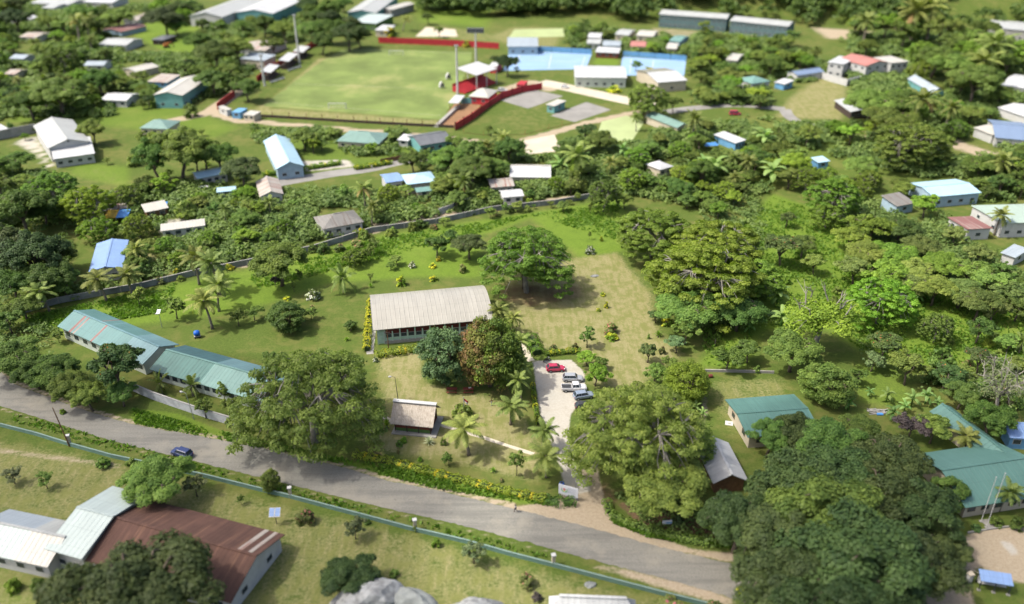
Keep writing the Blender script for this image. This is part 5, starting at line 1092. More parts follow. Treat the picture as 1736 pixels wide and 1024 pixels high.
# ------------------------------------------------------------------ vehicles
def car(name, label, px, rz, paint, style='hatch', scale=1.0, lm=None, cat='car'):
    e = empty(name, G(*px), rz, label, cat, None, lm); e.scale = (scale,)*3
    Ln, w = {'hatch': (3.9, 0.84), 'suv': (4.5, 0.90), 'pickup': (5.2, 0.92), 'van': (4.8, 0.92)}[style]; h = Ln/2; P = M[paint]
    zb = {'hatch': 0.92, 'suv': 1.02, 'pickup': 1.05, 'van': 1.0}[style]; zr = {'hatch': 1.50, 'suv': 1.68, 'pickup': 1.78, 'van': 1.95}[style]
    # lofted lower body: x stations with half width, sill, belt height
    if style == 'hatch': stt = [(-h, .66, .42, .80), (-h+.12, .78, .30, .90), (-h+.8, w, .24, zb), (0, w, .22, zb), (h-1.1, w, .24, zb-.03), (h-.35, .80, .28, .76), (h-.05, .66, .34, .62)]
    elif style == 'suv': stt = [(-h, .72, .48, .92), (-h+.12, .84, .36, 1.0), (-h+.9, w, .28, zb), (0, w, .28, zb), (h-1.3, w, .28, zb), (h-.35, .86, .32, .90), (h-.03, .72, .40, .72)]
    elif style == 'van': stt = [(-h, .80, .45, .98), (-h+.1, .88, .32, 1.0), (-h+.9, w, .26, zb), (0, w, .26, zb), (h-1.0, w, .28, zb), (h-.3, .86, .32, .88), (h-.03, .74, .40, .72)]
    else: stt = [(-h, .84, .52, .62), (-h+.06, .90, .46, .64), (-h+1.5, w, .36, .66), (-.45, w, .34, .68), (-.44, w, .34, zb), (h-1.5, w, .34, zb), (h-.35, .88, .38, .96), (h-.03, .76, .46, .80)]
    mb = MB(); n = 10
    for x, hw, z0, z1 in stt:
        m = (z0+z1)/2
        mb.v += [(x, -hw*.88, z0), (x, -hw, z0+.12), (x, -hw*1.0, m), (x, -hw*.97, z1-.10), (x, -hw*.86, z1), (x, hw*.86, z1), (x, hw*.97, z1-.10), (x, hw, m), (x, hw, z0+.12), (x, hw*.88, z0)]
    for i in range(len(stt)-1):
        for j in range(n): a, b = i*n+j, i*n+(j+1) % n; mb.f.append((a, b, b+n, a+n)); mb.mi.append(0)
    mb.f += [tuple(range(n))[::-1], tuple((len(stt)-1)*n+j for j in range(n))]; mb.mi += [0, 0]
    body = mb.build('body', P, e)
    gh = {'hatch': (-h+.15, -h+.62, .25, h-1.05), 'suv': (-h+.12, -h+.55, .45, h-1.25), 'pickup': (-.42, -.30, .95, h-1.45), 'van': (-h+.05, -h+.25, .85, h-.75)}[style]
    a0, a1, b1, b0 = gh; wi = w*.86; wt = w*.70
    zz = zb-.02
    G_ = [(a0, -wi, zz), (b0, -wi, zz), (b0, wi, zz), (a0, wi, zz), (a1, -wt, zr-.06), (b1, -wt, zr-.06), (b1, wt, zr-.06), (a1, wt, zr-.06)]
    MB().add(G_, [(0,1,5,4),(1,2,6,5),(2,3,7,6),(3,0,4,7),(4,5,6,7)]).build('glazing', M['glass'], e)
    rb = MB(); rb.add([(a1-.05, -wt-.02, zr-.07), (b1+.05, -wt-.02, zr-.07), (b1+.05, wt+.02, zr-.07), (a1-.05, wt+.02, zr-.07), (a1+.08, -wt*.86, zr), (b1-.1, -wt*.86, zr), (b1-.1, wt*.86, zr), (a1+.08, wt*.86, zr)], [(3,2,1,0),(4,5,6,7),(0,1,5,4),(1,2,6,5),(2,3,7,6),(3,0,4,7)])
    rf = rb.build('roof', P, e)
    pl = MB()
    for s in (-1, 1):
        pl.bar((a0, s*wi, zz), (a1, s*wt, zr-.06), .10, .07); pl.bar((b0, s*wi, zz), (b1, s*wt, zr-.06), .09, .06)
        m = (a1+b1)/2-.05; pl.bar((m, s*(wi+.0), zz), (m, s*wt, zr-.06), .10, .05)
        if style in ('suv', 'van'): q = a1+.45; pl.bar((q, s*wi, zz), (q, s*wt, zr-.06), .22 if style == 'van' else .1, .05)
    pl.build('pillars', P, e)
    for s in (-1, 1):
        bx('headlight', M['lens'], e, h-.34, h-.08, s*.62-.16, s*.62+.16, .60, .74, .03)
        bx('tail_light', M['lightred'], e, -h-.015, -h+.10, s*.66-.11, s*.66+.11, .66, .90 if style != 'pickup' else .9, .02)
        bx('mirror', P, e, b0-.25, b0-.08, s*(w+.09)-.08, s*(w+.09)+.08, zb-.02, zb+.12, .03)
        bx('side_trim', M['black'], e, -h+.9, h-1.0, s*w-.02, s*w+.02, .28, .36)
    bx('front_bumper', P if style != 'pickup' else M['darkmetal'], e, h-.12, h+.03, -.68, .68, .36, .56, .04); bx('rear_bumper', P if style != 'pickup' else M['metal'], e, -h-.05, -h+.1, -.70, .70, .40, .58, .04)
    if style == 'pickup':
        for s in (-1, 1): bx('bed_side', P, e, -h+.02, -.46, s*w*.95-.05, s*w*.95+.05, .62, zb+.02, .02)
        bx('tailgate', P, e, -h-.005, -h+.06, -w*.9, w*.9, .62, zb); bx('bed_liner', M['darkmetal'], e, -h+.07, -.47, -w*.9, w*.9, .66, .70)
        bx('bed_bulkhead', P, e, -.52, -.45, -w*.9, w*.9, .7, zb+.05)
    r = .31 if style == 'hatch' else .36
    tm = MB().tube([(0, -.10, 0), (0, -.085, 0), (0, .085, 0), (0, .10, 0)], [r*.86, r, r, r*.86], 18).mesh('wheel', M['black'], False)
    rm = MB().tube([(0, -.115, 0), (0, .115, 0)], r*.6, 12).mesh('rim', M['metal'])
    for x in (-h+.82, h-.80):
        for s in (-1, 1):
            o = link(bpy.data.objects.new('wheel', tm), e); o.location = (x, s*(w-.06), r); link(bpy.data.objects.new('rim', rm), o)
    return e
car('parked_car', 'red hatchback parked on the gravel driveway beside the motorcycle', (942,628), 0.10, 'carred', 'hatch', 1.04, 'the red hatchback')
car('parked_car', 'silver suv parked between the red hatchback and white pickup', (971,645), -0.04, 'carsilver', 'suv', 0.98)
car('pickup_truck', 'white double-cab pickup with open bed parked on the gravel', (973,661), 0.05, 'carwhite', 'pickup', 1.0, 'the white pickup')
car('parked_car', 'grey-blue car half hidden by the wide shade tree', (989,674), 0.24, 'carblue', 'suv', 0.95)
car('parked_car', 'dark car tail under the edge of the wide shade tree', (991,692), 0.10, 'darkmetal', 'hatch', 1.0)
car('moving_car', 'dark blue car driving along the grey road', (309,772), math.pi-0.42, 'carnavy', 'suv', 0.98, 'the dark blue car')
car('delivery_van', 'red van on the lane beside the thicket', (1246,195), 0.05, 'carred', 'van', 1.0, cat='van')
car('parked_car', 'white car behind the long dark red wall', (852,155), 0.0, 'carwhite', 'suv', 1.0)
car('parked_car', 'dark car parked in front of the pale blue cottage', (321,331), 0.1, 'carnavy', 'suv', 1.0)
car('delivery_van', 'white van parked beside the low pale blue carport', (350,325), 0.15, 'carwhite', 'van', 1.0, cat='van')
car('parked_car', 'white car on the pale street passing the courts', (958,149), -0.35, 'carwhite', 'hatch', 1.0)
# motorcycle
e = empty('motorcycle', G(927,613), 0.55, 'black motorcycle standing between the hedge and the red hatchback', 'motorcycle')
for x in (-.65, .65):
    o = MB().tube([(x, -.06, .31), (x, .06, .31)], .31, 16).build('wheel', M['black'], e); MB().tube([(x, -.07, .31), (x, .07, .31)], .19, 12).build('rim', M['metal'], o)
MB().tube([(.65, 0, .35), (.45, 0, .9), (.38, 0, 1.05)], .05, 8).build('fork', M['metal'], e); MB().tube([(.40, -.38, 1.08), (.42, 0, 1.02), (.40, .38, 1.08)], .03, 6).build('handlebar', M['darkmetal'], e)
MB().tube([(.35, 0, .85), (.1, 0, .92), (-.12, 0, .82)], [.10, .18, .12], 10).build('tank', M['black'], e); MB().tube([(-.1, 0, .80), (-.4, 0, .82), (-.75, 0, .88)], [.12, .15, .09], 8).build('seat', M['black'], e)
bx('engine', M['darkmetal'], e, -.2, .25, -.17, .17, .28, .68, .05); MB().tube([(-.1, 0, .7), (-.65, 0, .31)], .05, 6).build('frame', M['darkmetal'], e); MB().tube([(.1, -.2, .32), (-.75, -.22, .36)], .06, 8).build('exhaust', M['metal'], e)
bx('headlight', M['lens'], e, .48, .6, -.1, .1, .85, 1.02, .04)
# ------------------------------------------------------------------ lamps, poles, signs
def pole(name, px, hgt, label, cat='lamp post', arm=None, mat='metal', r=0.06, head='lamp', rz=0.0, lean=0.0, base=None):
    e = empty(name, G(*px), rz, label, cat)
    MB().tube([(0, 0, 0), (lean*0.5, 0, hgt*0.5), (lean, 0, hgt)], [r*1.35, r*1.1, r*0.8], 8).build('pole', M[mat], e)
    if head == 'lamp':
        MB().tube([(lean, 0, hgt-0.05), (lean-0.5, 0, hgt+0.10), (lean-0.9, 0, hgt+0.12)], 0.035, 6).build('arm', M[mat], e)
        l = MB().tube([(lean-0.7, 0, hgt+0.12), (lean-0.9, 0, hgt+0.13), (lean-1.3, 0, hgt+0.12)], [0.09, 0.17, 0.10], 8).build('lamp_head', M['white'], e)
        bx('lens', M['lens'], l, lean-1.22, lean-0.8, -0.10, 0.10, hgt-0.06, hgt+0.02)
    if head == 'solar':
        MB().add([(-.42+lean, -.55, hgt-.05), (.42+lean, -.55, hgt-.05), (.42+lean, .55, hgt+.5), (-.42+lean, .55, hgt+.5), (-.42+lean, -.55, hgt-.1), (.42+lean, -.55, hgt-.1), (.42+lean, .55, hgt+.45), (-.42+lean, .55, hgt+.45)], [(0,1,2,3),(7,6,5,4),(0,4,5,1),(1,5,6,2),(2,6,7,3),(3,7,4,0)]).build('solar_panel', M['solar' if cat != 'lamp post' else 'metal'], e)
        bx('lamp_head', M['white'], e, lean-.9, lean-.1, -.12, .12, hgt-.5, hgt-.35)
    if base: bx('base', M['white'], e, -.45, .45, -.3, .3, 0.0, 0.7, 0.03)
    return e
pole('street_lamp', (329,711), 6.2, 'grey street lamp in the verge behind the whitewashed wall', rz=-0.3, lean=-0.6)
pole('street_lamp', (675,678), 5.6, 'slim dark lamp post on the dry lawn behind the thatched hut', mat='darkmetal', lean=-0.3)
pole('street_lamp', (1214,906), 7.6, 'tall pale lamp with white box at its base by the roadside bank', mat='white', base=True)
pole('street_lamp', (1598,985), 4.2, 'white topped lamp beside the sandy track', mat='timber', head='lamp', rz=1.0)
pole('solar_lamp', (976,832), 3.9, 'solar street lamp behind the white crest sign', head='solar')
pole('solar_lamp', (275,556), 4.2, 'solar lamp on the lawn behind the streaked teal roof', head='solar')
pole('timber_post', (118,757), 9.0, 'leaning timber post with a leafy top by the low green wall', 'post', mat='timber', head=None, r=0.10, lean=-0.9)
pole('utility_pole', (659,594), 5.6, 'brown post in front of the maroon hall boards', 'post', mat='timber', head=None, r=0.09)
bx('cross_arm', M['darkwood'], bpy.data.objects['utility_pole'], -0.55, 0.55, -0.1, 0.1, 4.5, 4.75)
e = empty('solar_panel_stand', G(469,888), 0.05, 'pair of blue solar panels on a dark post by the rusted roof', 'solar panel', None, 'the solar panels')
MB().tube([(0, 0, 0), (0, 0, 2.4)], 0.07, 8).build('post', M['darkmetal'], e)
for s in (-1, 1):
    x0, x1 = (-0.92, -0.02) if s < 0 else (0.02, 0.92); f = MB().add([(x0, -.62, 2.1), (x1, -.62, 2.1), (x1, .62, 3.0), (x0, .62, 3.0), (x0, -.62, 2.05), (x1, -.62, 2.05), (x1, .62, 2.95), (x0, .62, 2.95)], [(0,1,2,3),(7,6,5,4),(0,4,5,1),(1,5,6,2),(2,6,7,3),(3,7,4,0)]).build('panel_frame', M['white'], e)
    q = 0.07; MB().add([(x0+q, -.62+q, 2.17), (x1-q, -.62+q, 2.17), (x1-q, .62-q, 2.972), (x0+q, .62-q, 2.972)], [(0,1,2,3)]).build('solar_cells', M['r_blue'], f)
for x, y, hh, l in ((1663,884,9.5,'slim white flagpole nearer the broad emerald roof'), (1672,894,11.5,'slim taller white flagpole on the kerb side')):
    e = empty('flagpole', G(x, y), 0, l, 'flagpole', 'flagpoles before the broad emerald roof'); MB().tube([(0, 0, 0), (0, 0, hh)], [0.07, 0.045], 8).build('pole', M['white'], e); MB().tube([(0, 0, hh-.02), (0, 0, hh+.12)], 0.09, 8).build('finial', M['white'], e); bx('footing', M['concrete'], e, -.25, .25, -.25, .25, -0.1, .12)
e = empty('flagpole', G(787,712), 0, 'silver flagpole with a drooping red and white flag beside the leafy shrub', 'flagpole', None, 'the flagpole')
MB().tube([(0, 0, 0), (0, 0, 5.4)], [0.07, 0.05], 8).build('pole', M['metal'], e); MB().tube([(0, 0, 5.35), (0, 0, 5.5)], 0.1, 8).build('finial', M['metal'], e)
fl = []; nf = 8
for i in range(nf+1): t = i/nf; fl += [(0.06+0.85*t, 0.10*math.sin(t*7), 5.1-0.55*t), (0.06+0.75*t, 0.10*math.sin(t*7+0.6), 4.35-0.75*t)]
for nm_, m_, k in (('red_stripe', 'red', 0), ('white_stripe', 'white', 1)):
    mb = MB()
    for i in range(nf):
        a, b, c, d = [Vector(fl[q]) for q in (2*i, 2*i+1, 2*i+3, 2*i+2)]; u0, u1 = (0, .5) if k == 0 else (.5, 1)
        mb.add([a.lerp(b, u0), a.lerp(b, u1), d.lerp(c, u1), d.lerp(c, u0)], [(0, 1, 2, 3)])
    mb.build(nm_, M[m_], e)
# white crest sign
a, b = G(949,842), G(977,850); d = b-a; e = empty('entrance_sign', (a+b)/2, math.atan2(d.y, d.x), 'white entrance sign with a green and pink crest beside the driveway', 'sign', None, 'the white crest sign')
wd_ = d.length/2+0.25
bx('board', M['sign'], e, -wd_, wd_, -.05, .05, 0.75, 2.85)
for x in (-wd_+.15, wd_-.1): bx('post', M['metal'], e, x-.06, x+.06, .055, .16, 0, 2.9)
cr = MB()
for s in (-1, 1):
    for k in range(9): t = R(200+s*(20+k*13)) if s < 0 else R(-20-0+k*0)
    pts = [(-0.72+s*0.52*math.sin(R(10+k*14)), -0.062, 1.95-0.52*math.cos(R(10+k*14))) for k in range(9)]; cr.tube(pts, [0.07, .08, .08, .08, .07, .07, .06, .05, .03], 6)
cr.build('crest_wreath', M['signgreen'], e)
MB().tube([(-0.72, -.052, 2.02), (-0.72, -.085, 2.02)], 0.26, 14).build('crest_shield', M['signred'], e); MB().tube([(-0.72, -.052, 1.72), (-0.72, -.08, 1.72)], 0.17, 12).build('crest_base', M['yellow'], e)
for k, (z, x0, x1) in enumerate(((2.45, -.1, 1.5), (2.2, -.1, 1.35), (1.95, -.1, 1.45), (1.7, -.1, 1.2), (1.45, -.1, 1.4))): bx('text_line', M['signgrey'], e, x0, min(x1, wd_-.1), -.058, -.051, z-.05, z+.05)
for k in range(8): bx('skirting_slat', M['white'], e, -wd_+.5+k*.36, -wd_+.68+k*.36, -.04, .0, 0.42, 0.74)
e = empty('blue_drum', G(952,826), 0.2, 'blue plastic drum behind the white crest sign', 'drum'); MB().tube([(0, 0, 0), (0, 0, .1), (0, 0, .5), (0, 0, .9), (0, 0, 1.0)], [.42, .48, .5, .48, .42], 16).build('barrel', M['blueplastic'], e); bx('lid', M['darkmetal'], e, -.2, .2, -.2, .2, 1.0, 1.05)
e = empty('blue_tank', G(335,572), 0.4, 'round blue water tank on a small pale trolley on the lawn', 'tank', None, 'the blue tank')
MB().tube([(-.7, 0, 1.15), (-.62, 0, 1.15), (-.3, 0, 1.15), (.3, 0, 1.15), (.62, 0, 1.15), (.7, 0, 1.15)], [.2, .5, .68, .68, .5, .2], 16).build('tank_body', M['blueplastic'], e, smooth=True)
bx('trolley', M['concrete'], e, -.75, .75, -.45, .45, .32, .48)
for x in (-.5, .5): MB().tube([(x, -.5, .2), (x, .5, .2)], .2, 10).build('wheel', M['black'], e)
e = empty('roadside_sign', G(1130,895), 0.1, 'small white sign board with a blue strip on the roadside bank', 'sign')
bx('board', M['sign'], e, -.8, .8, -.03, .03, .9, 1.7); bx('blue_strip', M['bluewall'], e, -.2, .78, -.036, -.031, 1.0, 1.3)
for x in (-.6, .6): bx('post', M['darkwood'], e, x-.05, x+.05, .035, .12, 0, 1.65)
e = empty('timber_marker', G(833,688), 0.2, 'short white post with a brown cross bar under the mango trees', 'post'); bx('post', M['white'], e, -.09, .09, -.09, .09, 0, 1.1); bx('cross_bar', M['timber'], e, -.45, .45, -.06, .06, 1.12, 1.3); bx('top', M['timber'], e, -.07, .07, -.07, .07, 1.3, 1.75)
# picnic tables under the mangoes
for x, y, rz, l in ((766,664,0.0,'red-brown picnic table under the blue-green mango tree'), (794,664,0.05,'red-brown picnic table with pale papers under the reddish mango tree')):
    e = empty('picnic_table', G(x, y), rz, l, 'picnic table', 'picnic tables under the mango trees')
    bx('tabletop', M['redwood'], e, -1.1, 1.1, -.42, .42, .72, .78)
    for s in (-1, 1): bx('bench_seat', M['redwood'], e, -1.1, 1.1, s*.85-.15, s*.85+.15, .42, .47); MB().bar((s*.8, -.85, 0), (s*.8, .35, .72), .09).build('leg', M['redwood'], e); MB().bar((s*.8+.1, .85, 0), (s*.8+.1, -.35, .72), .09).build('leg', M['redwood'], e)
e = empty('papers', G(795,663) + Vector((0.2, 0.05, .785)), 0.3, 'pale papers lying on the picnic table', 'papers'); bx('sheets', M['white'], e, -.28, .28, -.2, .2, 0, .05)
# blue bus shelter
a, b = G(1661,975,2.3), G(1716,984,2.3); d = b-a; c = (a+b)/2; e = empty('bus_shelter', (c.x, c.y, 0), math.atan2(d.y, d.x), 'blue roofed open shelter with pale bench panels by the sandy track', 'shelter', None, 'the blue shelter'); hl = d.length/2
MB().add([(-hl, -1, 2.15), (hl, -1, 2.15), (hl, 1, 2.65), (-hl, 1, 2.65), (-hl, -1, 2.05), (hl, -1, 2.05), (hl, 1, 2.55), (-hl, 1, 2.55)], [(0,1,2,3),(7,6,5,4),(0,4,5,1),(1,5,6,2),(2,6,7,3),(3,7,4,0)]).build('roof', rmat('r_blue', 'x'), e)
for x in (-hl+.2, 0, hl-.2):
    for y in (-.8, .8): bx('post', M['darkmetal'], e, x-.06, x+.06, y-.06, y+.06, 0, 2.1+(y+.8)*.22)
    bx('footing', M['concrete'], e, x-.25, x+.25, -1.0, -.6, -.05, .15)
bx('back_panel', M['white'], e, -hl+.2, hl-.2, .70, .76, .55, 1.5); bx('bench_seat', M['white'], e, -hl+.3, hl-.3, .2, .68, .45, .52)
e = empty('gatepost', G(1641,987), 0.2, 'thick white gatepost beside the blue shelter', 'gatepost'); bx('shaft', M['white'], e, -.35, .35, -.35, .35, 0, 1.7, 0.03); bx('cap', M['cream'], e, -.45, .45, -.45, .45, 1.7, 1.9, 0.03)
e = empty('rail_fence', G(1640,970), 0, 'thin pale rail beside the blue shelter', 'fence')
MB().bar(Vector((0, 0, .8)), G(1662,980)-G(1640,970)+Vector((0, 0, .8)), .08).build('rail', M['cream'], e)
for t in (0, 1): p = (G(1662,980)-G(1640,970))*t; bx('post', M['cream'], e, p.x-.05, p.x+.05, p.y-.05, p.y+.05, 0, .9)
# white panel on lawn, rubbish, tarps, rock
e = empty('ground_sheet', G(1236,718), -0.25, 'white flat panel lying on the lawn beside the emerald roofed house', 'panel'); bx('sheet', M['white'], e, -.75, .75, -.7, .7, 0.02, .10); bx('stain', M['concrete'], e, -.2, .35, -.3, .1, .101, .115)
e = empty('rubbish_heap', G(1489,699), 0, 'small heap of pale rubbish beside the banana plants', 'rubbish'); rr = random.Random(5); mb = MB()
for i in range(26): mb.bar((rr.uniform(-2.2, 2.2), rr.uniform(-.9, .9), rr.uniform(0, .3)), (rr.uniform(-2.2, 2.2), rr.uniform(-.9, .9), rr.uniform(.05, .35)), .18, .1)
mb.build('debris', M['concrete'], e); bx('blue_sheet', M['bluetarp'], e, -.6, .6, -1.1, -.5, .02, .25)
for x, y, w_, l in ((1204,252,2.6,'bright blue tarpaulin shelter in front of the blue walled hut'), (274,355,2.0,'blue tarpaulin beside the tan roof')):
    e = empty('tarpaulin', G(x, y), 0.2, l, 'tarpaulin'); MB().add([(-w_, -1.5, 1.5), (w_, -1.5, 1.6), (w_, 1.5, 1.9), (-w_, 1.5, 1.8), (0, 0, 2.2)], [(0, 1, 4), (1, 2, 4), (2, 3, 4), (3, 0, 4)]).build('sheet', M['bluetarp'], e)
    for sx in (-1, 1):
        for sy in (-1, 1): bx('pole', M['timber'], e, sx*(w_-.1)-.05, sx*(w_-.1)+.05, sy*1.4-.05, sy*1.4+.05, 0, 1.6)
def rock(px, sz, label, rz=0, mat='rock', seed=1, hz=0.7):
    rg = np.random.default_rng(seed); bm = bmesh.new(); bmesh.ops.create_icosphere(bm, subdivisions=4, radius=1)
    ph = rg.random((6, 3))*6
    for v in bm.verts:
        c = v.co; k = 1+sum(0.10/(i+1)*math.sin(c.x*(2+i*1.7)+ph[i][0])*math.sin(c.y*(2+i*1.6)+ph[i][1])*math.cos(c.z*(2+i)+ph[i][2])*2.2 for i in range(6)); v.co = Vector((c.x*k*sz[0], c.y*k*sz[1], max(-0.3, c.z*k*sz[2]*hz)))
    m = bpy.data.meshes.new('rock'); bm.to_mesh(m); bm.free(); m.materials.append(M[mat]); o = link(bpy.data.objects.new('rock', m)); o.location = G(*px); o.rotation_euler.z = rz; tag(o, label, 'rock'); return o
rock((618,1036), (6.2, 3.8, 6.5), 'large pale rock outcrop with a dark tree over it at the lower edge', 0.2, seed=3); rock((700,1040), (5.0, 2.6, 5.2), 'dark grey rock slab beside the pale outcrop', -0.2, 'fibro', 4, 0.8)
rock((805,1050), (4.6, 2.8, 4.6), 'pale bluish boulder at the lower edge', 0.1, seed=5); rock((1000,992), (0.9, 0.7, 0.5), 'small dark boulder beside the low green wall', 0.3, 'fibro', 6)
rock((1580,930), (1.5, 0.9, 0.6), 'grey rock under the big dark tree', 0, 'fibro', 7)
rock((1008,468), (1.1, 0.7, 0.5), 'pale stone on the dry lawn beside the spreading tree', 0.2, 'rock', 8)
e = empty('excavator', G(283,81), 0.4, 'small orange excavator in the green meadow', 'excavator'); bx('cab', M['orange'], e, -.9, .9, -.8, .8, .9, 2.5, .05); bx('counterweight', M['orange'], e, -1.8, -.9, -.9, .9, .9, 1.8, .05)
for s in (-1, 1): bx('track', M['black'], e, -1.6, 1.6, s*.95-.25, s*.95+.25, 0, .8, .1)
MB().tube([(.9, 0, 1.6), (2.4, 0, 3.0), (3.6, 0, 1.2)], .18, 6).build('boom', M['orange'], e); bx('bucket', M['darkmetal'], e, 3.3, 3.9, -.4, .4, .5, 1.2, .05)
e = empty('rusty_tank', G(1204,640), 0.2, 'rusty drum lying on the lawn beside the garden wall', 'drum'); MB().tube([(-.4, 0, .4), (.4, 0, .4)], .38, 14).build('barrel', M['redwood'], e); MB().tube([(.41, 0, .4), (.45, 0, .4)], .3, 12).build('lid', M['white'], e)
# fruit-yellow hedge rail etc.
e = empty('yellow_hoarding', G(400,419), 0, 'bright yellow painted hoarding along a bare track', 'hoarding', None, 'the yellow hoarding'); d = G(411,427)-G(391,408); e.rotation_euler.z = math.atan2(d.y, d.x); l = d.length/2
bx('board', M['yellow'], e, -l, l, -.15, .15, 0, 1.8)
for i in range(4): bx('post', M['timber'], e, -l+.2+i*(2*l-.4)/3-.06, -l+.2+i*(2*l-.4)/3+.06, .155, .27, 0, 1.9)
# ------------------------------------------------------------------ person walking on the road
def person(px, rz, label):
    e = empty('person', G(px[0], px[1], 0.035), rz, label, 'person')
    def skin(name, joints, edges, mat, lev=2):
        m = bpy.data.meshes.new(name); m.from_pydata([j[0] for j in joints], edges, []); o = link(bpy.data.objects.new(name, m), e)
        o.modifiers.new('skin', 'SKIN'); 
        for v, j in zip(m.skin_vertices[0].data, joints): v.radius = (j[1], j[1]*j[2] if len(j) > 2 else j[1])
        m.skin_vertices[0].data[0].use_root = True
        s = o.modifiers.new('smooth', 'SUBSURF'); s.levels = s.render_levels = lev; m.materials.append(M[mat]); return o
    J = [((0, 0, .95), .14, .8), ((0, 0, 1.2), .13, .75), ((.02, 0, 1.42), .15, .7), ((.03, 0, 1.54), .06), ((.05, 0, 1.64), .095), ((.05, 0, 1.74), .085),
         ((.02, .19, 1.42), .06), ((.0, .25, 1.16), .045), ((.16, .24, .98), .035), ((.2, .23, .9), .03),
         ((.02, -.19, 1.42), .06), ((-.06, -.25, 1.16), .045), ((.02, -.26, .94), .035), ((.04, -.26, .86), .03),
         ((0, .10, .9), .09), ((.2, .10, .52), .065), ((.22, .10, .10), .042), ((.34, .10, .05), .035),
         ((0, -.10, .9), .09), ((-.08, -.10, .50), .065), ((-.34, -.10, .16), .042), ((-.26, -.10, .05), .035)]
    E = [(0,1),(1,2),(2,3),(3,4),(4,5),(2,6),(6,7),(7,8),(8,9),(2,10),(10,11),(11,12),(12,13),(0,14),(14,15),(15,16),(16,17),(0,18),(18,19),(19,20),(20,21)]
    skin('body', J, E, 'skin')
    skin('shirt', [((0, 0, .93), .165, .85), ((0, 0, 1.2), .16, .8), ((.02, 0, 1.44), .165, .75), ((.02, .20, 1.43), .085), ((.0, .25, 1.2), .075), ((.02, -.20, 1.43), .085), ((-.05, -.25, 1.2), .075)], [(0,1),(1,2),(2,3),(3,4),(2,5),(5,6)], 'cloth1')
    skin('shorts', [((0, 0, .93), .165, .85), ((0, .10, .86), .115), ((.17, .10, .56), .095), ((0, -.10, .86), .115), ((-.07, -.10, .55), .095)], [(0,1),(1,2),(0,3),(3,4)], 'cloth2')
    skin('hair', [((.03, 0, 1.70), .11), ((.03, 0, 1.78), .09)], [(0, 1)], 'hair')
    return e
person((874,868), math.pi*0.92, 'person in a pale shirt walking along the road edge')
# ------------------------------------------------------------------ hedges and trees near the hall
hedge('hedge', [(622,598),(624,568),(627,540),(629,512)], 1.7, 1.5, L['croton'], 'bright yellow clipped hedge along the side of the grey roofed hall', flush=1.5, seed=2)
hedge('hedge', [(636,606),(660,602),(690,598),(716,594)], 2.2, 1.4, L['croton'], 'mixed yellow and green shrub bed in front of the hall', flush=0.42, seed=3)
hedge('hedge', [(923,604),(950,600),(985,598)], 1.4, 1.2, L['croton'], 'clipped green and yellow hedge behind the red hatchback', flush=0.45, seed=4)
hedge('hedge', [(898,575),(904,590),(912,604)], 3.2, 1.9, L['bright'], 'leafy green hedge beside the path behind the driveway', flush=0, seed=5)
hedge('hedge', [(903,655),(907,690),(913,722)], 1.0, 1.0, L['croton'], 'narrow clipped hedge along the gravel driveway', flush=0.45, seed=6)
hedge('hedge', [(873,578),(880,596),(884,612)], 0.8, 0.9, L['croton'], 'narrow clipped hedge beside the pale path', flush=0.2, seed=7)
hedge('hedge', [(600,772),(660,784),(720,800),(790,818),(860,836),(925,849)], 1.8, 0.95, L['croton'], 'long green and yellow hedge above the grassy road bank', flush=0.34, seed=8)
hedge('hedge', [(925,850),(950,855),(975,852)], 2.4, 1.1, L['dark'], 'dark low shrubs under the white crest sign', flush=0, seed=9)
hedge('hedge', [(445,300),(480,294),(520,288),(580,279)], 1.8, 1.6, L['croton'], 'dark hedge along the side street by the sky blue gabled house', flush=0.25, seed=10, leaf=0.4, dens=25)
hedge('hedge', [(600,288),(630,284),(665,278)], 1.8, 1.5, L['croton'], 'short hedge on the near side of the side street', flush=0.4, seed=11, leaf=0.4, dens=25)
hedge('hedge', [(1412,232),(1440,243),(1470,252)], 1.6, 1.2, L['croton'], 'yellow flowering hedge beside the lane in the thicket', flush=0.75, seed=12, leaf=0.4, dens=25)
hedge('hedge', [(1028,852),(1035,875),(1070,892),(1130,908),(1200,925)], 1.6, 1.0, L['mid'], 'rough grassy hedge along the roadside bank', flush=0, seed=13, leaf=0.25)
T = put
# mangoes and the big shade trees
T('mango', 752, 554, 84, 1.32, label='dense blue-green rounded mango tree in front of the hall', var=0)
T('redmango', 830, 537, 106, 1.28, label='dense mango tree with rusty red new leaves beside the driveway', rz=0.0)
T('oldrain', 528, 580, 262, 0.68, 'olive', label='wide thin-crowned shade tree overhanging the grey road and teal roof', var=0)
T('oldrain', 1082, 640, 252, 0.74, 'olive', label='broad feathery shade tree overhanging the gravel driveway', var=1)
T('oldrain', 1150, 690, 130, 0.8, 'olive', label='olive shade tree beside the pale canopy shed', var=0)
T('big', 1118, 752, 168, 0.72, 'olive', label='olive lower tree on the roadside bank below the wide shade trees', var=1)
T('oldrain', 893, 376, 168, 0.74, 'rain', label='spreading tree with bare limbs shading the dry lawn', var=1); T('big', 890, 400, 138, .66, 'rain', label='leafy low tree beneath the spreading tree on the dry lawn', var=0)
T('rain', 1105, 347, 145, 0.62, label='spreading feathery tree closest to the boundary wall end', var=0)
T('rain', 1215, 366, 175, 0.58, label='spreading feathery tree behind the broad bright one', var=1)
T('rain', 1192, 405, 205, 0.60, label='broadest feathery bright tree at the edge of the dry lawn', var=2)
T('rain', 1272, 432, 110, 0.7, label='feathery tree leaning over the dark understorey', var=1)
T('big', 1165, 482, 110, 0.8, 'mid', label='leafy understorey tree below the broad feathery tree')
T('big', 1252, 486, 100, 0.8, 'dark', label='dark understorey tree below the feathery trees')
